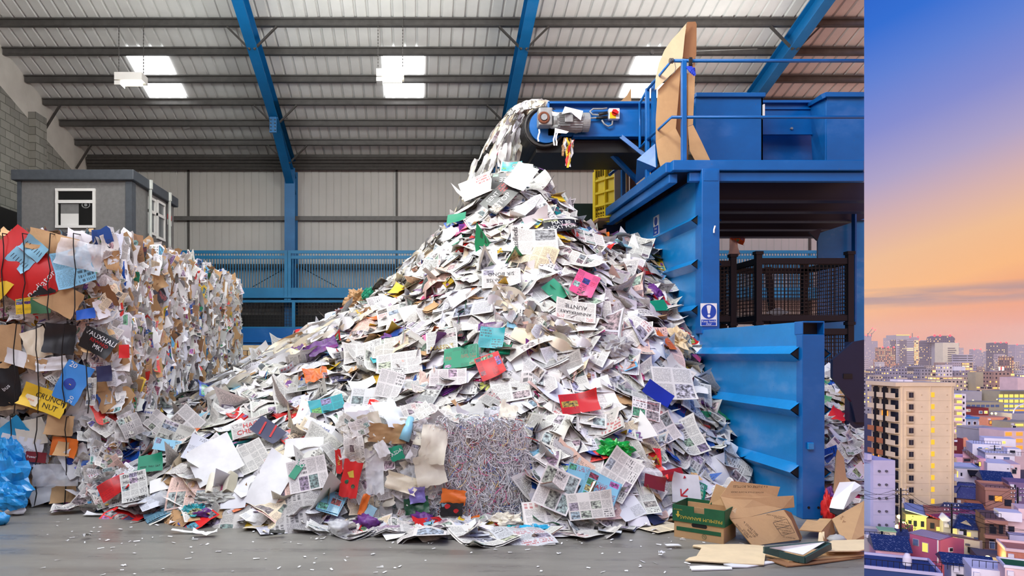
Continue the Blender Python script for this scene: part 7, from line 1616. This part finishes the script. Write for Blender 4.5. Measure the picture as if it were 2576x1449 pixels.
for k in range(260):
    q = P(2280, 1330, 150)+Vector((RC.gauss(0, .7), RC.gauss(0, .7), RC.gauss(0, 1.4))); a = Vector((RC.uniform(-1,1), RC.uniform(-1,1), RC.uniform(-1,1))).normalized()*.22; b = Vector((-a.y, a.x, a.z))*.6; mb.add([q-a, q+b, q+a, q-b], [(0,1,2,3)])
mb.build('foliage', simple('leaf_green', (70,120,40), .6), t); mb = MB(); mb.tube([P(2280, 1335, 150), Vector((X(2280, 150), 150, GZ))], .15, 6); mb.build('trunk', CW['brown'], t)
T = bld('shop_awning', 'magenta awning under the street glow beside the lit workshop', 'awning', 2284, 2297, 1321, 152, 3, CW['magenta'])
def pole(px, py, d, label, arms=2):
    q = P(px, py, d); t = empty('utility_pole', (q.x, q.y, GZ), label, 'pole'); mb = MB(); mb.tube([(q.x, q.y, GZ), q], .16, 7); mb.build('post', CW['black'], t)
    for k in range(arms):
        mb = MB(); mb.box(q.x-1.6, q.x+1.6, q.y-.07, q.y+.07, q.z-.5-k*.9, q.z-.36-k*.9); mb.build('cross_arm', CW['dkgrey'], t)
        for j in (-1.4, -.7, .7, 1.4): mb = MB(); mb.cyl((q.x+j, q.y, q.z-.36-k*.9), (q.x+j, q.y, q.z-.1-k*.9), .08, 6); mb.build('insulator', CW['white'], t)
    mb = MB(); mb.tube([(q.x+.4, q.y-.2, q.z-3), (q.x+.4, q.y-.2, q.z-2)], .3, 8); mb.build('transformer', CW['grey'], t); return q
p1 = pole(2266, 1228, 148, 'dark utility pole rising before the tower beside the slab building'); p2 = pole(2394, 1268, 146, 'utility pole carrying wires before the red sheet roof'); p3 = pole(2560, 1226, 160, 'utility pole near the dusky pink block', 3); p4 = pole(2502, 1120, 246, 'utility pole standing before the blue framed windows')
k = 0
for (a, b) in ((p1, p2), (p2, Vector((X(2640, 130), 130, Zh(1330, 130)))), (p2, p3), (p1, Vector((X(2130, 140), 140, Zh(1210, 140))))):
    for j in range(4):
        mb = MB(); dz = -.4-.9*(j // 2); dx = (-1.4, .9)[j % 2]; mb.tube([a.lerp(b, s)+Vector((dx, 0, dz-1.6*math.sin(math.pi*s))) for s in np.linspace(0, 1, 9)], .035, 4)
        tag(mb.build('power_line', CW['black']), ('power line sagging between the two poles before the tower', 'power line running from the red roof pole toward the outer edge', 'power line from the red roof pole to the dusky pink block', 'power line running from the slab building pole behind the hall edge')[k], 'cable', 'power lines %d' % k)
    k += 1
lm = MB(); sphere(Vector((0,0,0)), 1.0, lm, 6); far0 = lm.build('street_lamp', emitter('far_lamp_glow', (255,214,130), 4)); 
for k in range(130):
    o = far0 if k == 0 else far0.copy()
    if k: COL.objects.link(o)
    dd = RC.choice((RC.uniform(380, 700), RC.uniform(700, 1500))); px = RC.uniform(2176, 2574); z = RC.uniform(GZ+4, GZ+22)
    o.location = (X(px, dd), dd, z); s = dd*RC.uniform(.0005, .0011); o.scale = (s, s, s)
    tag(o, 'small glowing lamp among the distant apartment blocks', 'lamp', 'small distant lamps')
# ---- middle distance and skyline
def block(px0, px1, yt, d, key, label, group=None, depth=None, lights=0, name='apartment_block'):
    t = bld(name, label, 'building', px0, px1, yt, d, depth or (px1-px0)*d/F*.7, CF[key] if key in CF else CW[key], group)
    for k in range(lights):
        mb = MB(); sphere(P(px0+(px1-px0)*(.1+.8*k/max(1, lights-1)), yt-.6, d-.3), d*.0011, mb, 6); mb.build('warning_light', REDL, t)
    return t
block(2225, 2282, 923, 640, 'mid', 'pale blue grey apartment block above the tower roof'); block(2200, 2226, 955, 560, 'mid', 'low white block beyond the tower at the hall edge'); block(2174, 2198, 950, 520, 'mid', 'pale block right against the hall edge')
block(2190, 2218, 930, 900, 'dark', 'dark block with orange lit stair behind the low white block'); block(2296, 2330, 924, 760, 'dkgrey', 'plain slate grey slab above the tower roof'); block(2315, 2350, 928, 620, 'mid', 'white windowed block with dark stripes above the tower')
block(2351, 2368, 928, 615, 'balc', 'narrow block with a bright orange lit stair'); block(2368, 2396, 918, 600, 'mid', 'lavender block with balconies beside the orange lit stair'); block(2402, 2452, 933, 620, 'mid', 'grey apartment block with lit stair landings')
block(2445, 2456, 934, 615, 'balc', 'lit stair tower of the grey apartment block'); block(2454, 2491, 936, 560, 'olive', 'plain tan end wall of an apartment block'); block(2488, 2498, 937, 558, 'balc', 'lit gallery edge beside the plain tan end wall')
t = block(2498, 2542, 935, 520, 'warm', 'brown and beige apartment block carrying a glowing roof sign'); block(2541, 2552, 940, 522, 'balc', 'lit balcony edge of the brown and beige block')
pbox(t, 'roof_sign', 2513, 2516, 923, 932, 520, emitter('sign_white_glow', (255,240,235), 3), .5, .2); pbox(t, 'roof_sign', 2521, 2525, 923, 932, 520, MC['sign_white_glow'], .5, .2); pbox(t, 'roof_sign', 2516.5, 2520.5, 924, 930, 520, emitter('sign_red_glow', (255,60,60), 3), .5, .2)
block(2388, 2430, 954, 520, 'mid', 'pale green grey stepped block behind the tower top'); block(2418, 2470, 984, 430, 'grey', 'grey green blank building behind the white tower block'); block(2560, 2640, 950, 480, 'palepink', 'white pink block by the outer edge under the bright glow')
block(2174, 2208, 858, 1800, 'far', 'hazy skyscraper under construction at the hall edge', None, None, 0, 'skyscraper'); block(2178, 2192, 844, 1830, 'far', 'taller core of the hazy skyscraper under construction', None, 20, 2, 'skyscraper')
for (a, b, c, e) in ((2183, 842, 2195, 826), (2192, 842, 2202, 830)):
    t = empty('tower_crane', P(a, b, 1790), ('tower crane on the core beside the hall edge', 'second tower crane, shorter, on the hazy skyscraper')[a > 2185], 'crane'); mb = MB(); mb.bar(P(a, b+6, 1790), P(a, b-4, 1790), 1.5); mb.build('mast', CW['dkgrey'], t); mb = MB(); mb.bar(P(a, b, 1790), P(c, e, 1790), 1.0); mb.build('jib', CW['dkgrey'], t); mb = MB(); sphere(P(c, e, 1790), 2, mb, 6); mb.build('warning_light', REDL, t)
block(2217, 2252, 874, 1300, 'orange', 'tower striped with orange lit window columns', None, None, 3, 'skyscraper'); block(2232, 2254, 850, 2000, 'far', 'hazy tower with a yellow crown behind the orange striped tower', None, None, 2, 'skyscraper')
t = block(2254, 2287, 855, 1400, 'dark', 'dark glass tower with a bright banded crown', None, None, 0, 'skyscraper'); pbox(t, 'crown', 2254, 2287, 843, 855, 1400, CW['grey'], 30, .5); pbox(t, 'lit_band', 2254, 2287, 842, 844, 1400, LITY, 1, 1.5); pbox(t, 'banded_side', 2254, 2262, 855, 925, 1400, CF['stripe'], 3, 1); pbox(t, 'banded_side', 2281, 2297, 855, 925, 1400, CF['stripe'], 3, 1.5)
t = block(2287, 2312, 848, 1420, 'far', 'grey tower with an antenna beside the banded crown', None, None, 2, 'skyscraper'); pbox(t, 'lit_columns', 2300, 2312, 856, 925, 1420, CF['balc'], 3, 1.0); mb = MB(); mb.bar(P(2295, 848, 1420), P(2295, 838, 1420), 1); mb.build('antenna', CW['dkgrey'], t)
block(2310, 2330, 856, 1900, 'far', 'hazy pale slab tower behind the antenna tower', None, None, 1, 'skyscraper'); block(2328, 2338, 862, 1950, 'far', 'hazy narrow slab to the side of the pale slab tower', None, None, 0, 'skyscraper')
t = block(2338, 2392, 858, 1150, 'dark', 'dark rounded tower with an overhanging crown', None, None, 0, 'skyscraper')
mb = MB(); d = 1140; mb.slab([P(2336, 862, d), P(2340, 848, d), P(2350, 845, d), P(2386, 845, d), P(2394, 851, d), P(2394, 862, d)], 14); mb.build('crown', CF['dark'], t); 
for px in (2351, 2365, 2390): mb = MB(); sphere(P(px, 844, 1118), 1.8, mb, 6); mb.build('warning_light', REDL, t)
pbox(t, 'pale_shaft', 2354, 2372, 862, 930, 1140, CW['grey'], 20, 10)
t = block(2372, 2412, 862, 1080, 'cream', 'cream stepped tower with dark slit windows', None, None, 0, 'skyscraper')
for k in range(7): pbox(t, 'slit_window', 2384, 2402+k % 2*3, 875+k*5.2, 877+k*5.2, 1080, CW['dkgrey'], 1, .6)
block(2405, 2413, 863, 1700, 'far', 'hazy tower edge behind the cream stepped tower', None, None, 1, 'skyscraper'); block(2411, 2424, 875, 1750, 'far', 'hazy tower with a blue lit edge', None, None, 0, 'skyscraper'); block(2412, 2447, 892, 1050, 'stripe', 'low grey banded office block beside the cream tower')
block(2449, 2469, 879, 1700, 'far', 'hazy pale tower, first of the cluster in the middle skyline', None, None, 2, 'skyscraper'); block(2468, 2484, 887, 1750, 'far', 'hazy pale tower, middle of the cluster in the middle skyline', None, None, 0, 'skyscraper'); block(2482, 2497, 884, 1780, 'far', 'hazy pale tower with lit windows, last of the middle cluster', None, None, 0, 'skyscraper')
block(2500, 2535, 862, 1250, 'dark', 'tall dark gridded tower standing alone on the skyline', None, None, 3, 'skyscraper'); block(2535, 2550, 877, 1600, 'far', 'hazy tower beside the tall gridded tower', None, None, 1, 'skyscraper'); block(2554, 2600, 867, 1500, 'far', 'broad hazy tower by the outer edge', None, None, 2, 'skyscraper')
block(2510, 2528, 891, 1000, 'far', 'blue grey tower in front of the gridded tower'); block(2525, 2550, 897, 900, 'orange', 'block with red lights and an orange lit top'); block(2428, 2448, 912, 850, 'balc', 'orange lit apartment block in the middle distance'); block(2400, 2428, 922, 800, 'white', 'white blank block in the middle distance')
for k in range(170):
    d = RC.choice((RC.uniform(270, 480), RC.uniform(450, 800), RC.uniform(750, 1600), RC.uniform(750, 1600))); px = RC.uniform(2165, 2590)
    if d < 480 and (2180 < px < 2405 or px < 2180): d += 260
    h = RC.uniform(5, 13) if d < 500 else (RC.uniform(8, 26) if d < 900 else RC.uniform(10, 34))
    w = RC.uniform(8, 20); yt = HY-(GZ+h-HC)*F/d; dd = RC.choice(('mid', 'mid', 'warm', 'far', 'balc')) if d < 900 else RC.choice(('far', 'far', 'mid', 'warm', 'orange'))
    if d > 480 and 2180 < px < 2395 and yt > 985: continue
    zn = 'near the foot of the skyline' if d > 900 else ('in the packed middle distance' if d > 500 else 'among the houses beyond the tower')
    kd = {'mid': 'pale grey', 'warm': 'beige', 'far': 'hazy lavender', 'balc': 'brightly lit', 'orange': 'orange lit'}[dd]
    block(px, px+w*F/d, yt, d, dd, 'small %s apartment block %s' % (kd, zn), '%s blocks %s' % (kd, zn), w*.8)
def haze():
    t = NT('evening_haze'); v = t.n('ShaderNodeVolumeScatter', {'Density': .00026, 'Anisotropy': -.4}); v.inputs['Color'].default_value = (*lin((246,222,214)), 1)
    o = t.n('ShaderNodeOutputMaterial'); t.t.links.new(v.outputs[0], o.inputs[1])
    mb = MB(); mb.box(-300, 2600, 420, 1900, GZ, 75); tag(mb.build('haze', t.mat), 'thin evening haze over the distant city', 'haze', kind='stuff')
haze()
# ================================================================ light, sky, camera
def sky():
    w = bpy.data.worlds.new('World'); SC.world = w; w.use_nodes = True; nt = w.node_tree; nt.nodes.clear()
    t = NT.__new__(NT); t.t = nt
    g = t.n('ShaderNodeTexCoord').outputs['Generated']; s = t.n('ShaderNodeSeparateXYZ', {0: g}); x, y, z = s.outputs
    az = t.m('SUBTRACT', t.m('ARCTAN2', x, t.m('MAXIMUM', y, .05)), .68)
    zz = t.m('SUBTRACT', z, t.m('MULTIPLY', t.m('MINIMUM', t.m('MAXIMUM', az, -.4), .4), .28))
    f = t.m('MULTIPLY', t.m('MAXIMUM', zz, 0), 2.0)
    c = t.ramp(f, [(0, lin((226,164,146))), (.06, lin((236,152,122))), (.13, lin((242,164,120))), (.19, lin((250,186,130))), (.28, lin((240,190,150))), (.37, lin((214,178,176))), (.46, lin((176,164,200))), (.57, lin((134,142,208))), (.68, lin((98,130,212))), (.78, lin((56,112,210))), (1, lin((24,84,190)))])
    sv = t.vec(t.m('MULTIPLY', az, 4), t.m('MULTIPLY', z, 40), 0)
    ez = t.m('SUBTRACT', z, t.m('ADD', .067, t.m('MULTIPLY', az, .028)))
    band = t.m('SUBTRACT', 1, t.m('MINIMUM', t.m('MULTIPLY', t.m('POWER', t.m('ABSOLUTE', t.m('MULTIPLY', ez, 75)), 2.0), 1.0), 1))
    cl = t.m('MULTIPLY', band, t.ramp(t.noise(sv, 1.6, 4), [(.3, 0.0), (.55, 1.0)]))
    c = t.mix(t.m('MULTIPLY', cl, .9), c, lin((172,144,146)))
    b = t.n('ShaderNodeBackground'); t.put(b.inputs[0], c); b.inputs[1].default_value = 1.0
    o = t.n('ShaderNodeOutputWorld'); nt.links.new(b.outputs[0], o.inputs[0])
sky()
l = bpy.data.lights.new('city_fill_sun', 'SUN'); l.energy = 3.3; l.angle = .9; l.color = (1, .9, .86); o = bpy.data.objects.new('city_fill_sun', l); COL.objects.link(o)
o.rotation_euler = Vector((.8, 1, -.55)).to_track_quat('-Z', 'Y').to_euler()  # added sun lamp from behind the camera, brightening the city fronts
def fill_point(name, loc, power, r=.35, col=(.97,1,.95)):
    l = bpy.data.lights.new(name, 'POINT'); l.energy = power; l.color = col; l.shadow_soft_size = r
    o = bpy.data.objects.new(name, l); COL.objects.link(o); o.location = loc; return o
LP = 150
for (x, y, z, sx, sy, k) in ((-6,1.5,9.0,2.5,2.5,1.0), (-2,1.5,9.0,2.5,2.5,1.2), (1.4,1.0,8.6,2.0,2.5,1.1), (-6,6.5,9.5,2,2,.8), (-1.5,6.5,9.5,2,2,1.0), (2.2,6,9.5,1.6,2,.9)):
    area('hall_fill_light', (x, y, z), sx, sy, LP*k, (.98,.99,1))  # unseen fill lights added above and behind the camera, without fittings
for (x, y, z, k) in ((-7,9.5,8.2,.8), (-2.5,9.5,8.2,.9), (.6,8.2,7.6,1.6), (-5.2,14.0,8.2,.9), (-1,15.0,8.0,1.0), (4.5,14.5,8.4,.85), (7.5,16.5,8.4,.5)):
    fill_point('hall_fill_light', (x, y, z), 330*k, .5)  # unseen point fills added to lift the roof, heap and press wall
area('gable_lamp_light', P(330, 214, 17.8), .7, .4, 40, (1,1,.85)); area('heap_lamp_light', P(982, 205, 17.8), .7, .4, 30, (1,1,.9))
cam = bpy.data.cameras.new('camera'); co = bpy.data.objects.new('camera', cam); COL.objects.link(co); SC.camera = co
co.location = (0, 0, HC); co.rotation_euler = (math.pi/2, 0, 0)
cam.sensor_width = 36; cam.lens = 36*F/2576; cam.shift_x = (1288-CX)/2576; cam.shift_y = (HY-724.5)/2576; cam.clip_end = 9000; cam.clip_start = .05
SC.view_settings.view_transform = 'Standard'; SC.view_settings.look = 'None'; SC.view_settings.exposure = 0.0; SC.view_settings.gamma = 1; SC.view_settings.use_curve_mapping = False
SC.cycles.use_denoising = True; SC.cycles.max_bounces = 6; SC.cycles.diffuse_bounces = 3; SC.cycles.transparent_max_bounces = 12; SC.cycles.caustics_reflective = False; SC.cycles.caustics_refractive = False; SC.cycles.sample_clamp_indirect = 4
# ================================================================ the hall stops along its open slanting side
bpy.context.view_layer.update()
PN = Vector((1, -CUT, 0)).normalized()
for o in HALL:
    mw = o.matrix_world; me = o.data
    co_ = np.empty(len(me.vertices)*3, 'f'); me.vertices.foreach_get('co', co_); w = np.array(mw)
    p = co_.reshape(-1, 3)@w[:3, :3].T+w[:3, 3]
    dist = (p[:, 0]-CUT*p[:, 1]); far = (dist > 1e-4) & (p[:, 1] > 4.6)
    if not far.any(): continue
    if (dist > -1e-4).all() and len(me.vertices): bpy.data.objects.remove(o); continue
    bm = bmesh.new(); bm.from_mesh(me); inv = mw.inverted(); pc = inv @ Vector((0, 0, 0)); nn = (inv.to_3x3() @ PN).normalized()
    if o.name.startswith(('floor', 'ceiling', 'roof_skin')):
        pass
    r = bmesh.ops.bisect_plane(bm, geom=bm.verts[:]+bm.edges[:]+bm.faces[:], plane_co=pc, plane_no=nn, clear_outer=True) if not o.name.startswith(('floor', 'wall_front', 'ceiling', 'roof_skin')) else None
    if r is None:                                   # the shell reaches back past the camera: cut only its far part
        bmesh.ops.bisect_plane(bm, geom=bm.verts[:]+bm.edges[:]+bm.faces[:], plane_co=inv @ Vector((0, 4.8, 0)), plane_no=(0,1,0))
        gs = [g for g in bm.faces if (mw @ g.calc_center_median()).y > 4.8]; es = list({e for f in gs for e in f.edges}); vs_ = list({v for f in gs for v in f.verts})
        bmesh.ops.bisect_plane(bm, geom=vs_+es+gs, plane_co=pc, plane_no=nn, clear_outer=True)
    else:
        ed = [e for e in r['geom_cut'] if isinstance(e, bmesh.types.BMEdge) and e.is_boundary]
        try: bmesh.ops.triangle_fill(bm, edges=ed, use_beauty=True)
        except Exception: pass
    if me.users > 1: me = me.copy(); o.data = me
    bm.to_mesh(me); bm.free()
for o in [o for o in bpy.data.objects if o.type == 'EMPTY' and not o.children]: bpy.data.objects.remove(o)
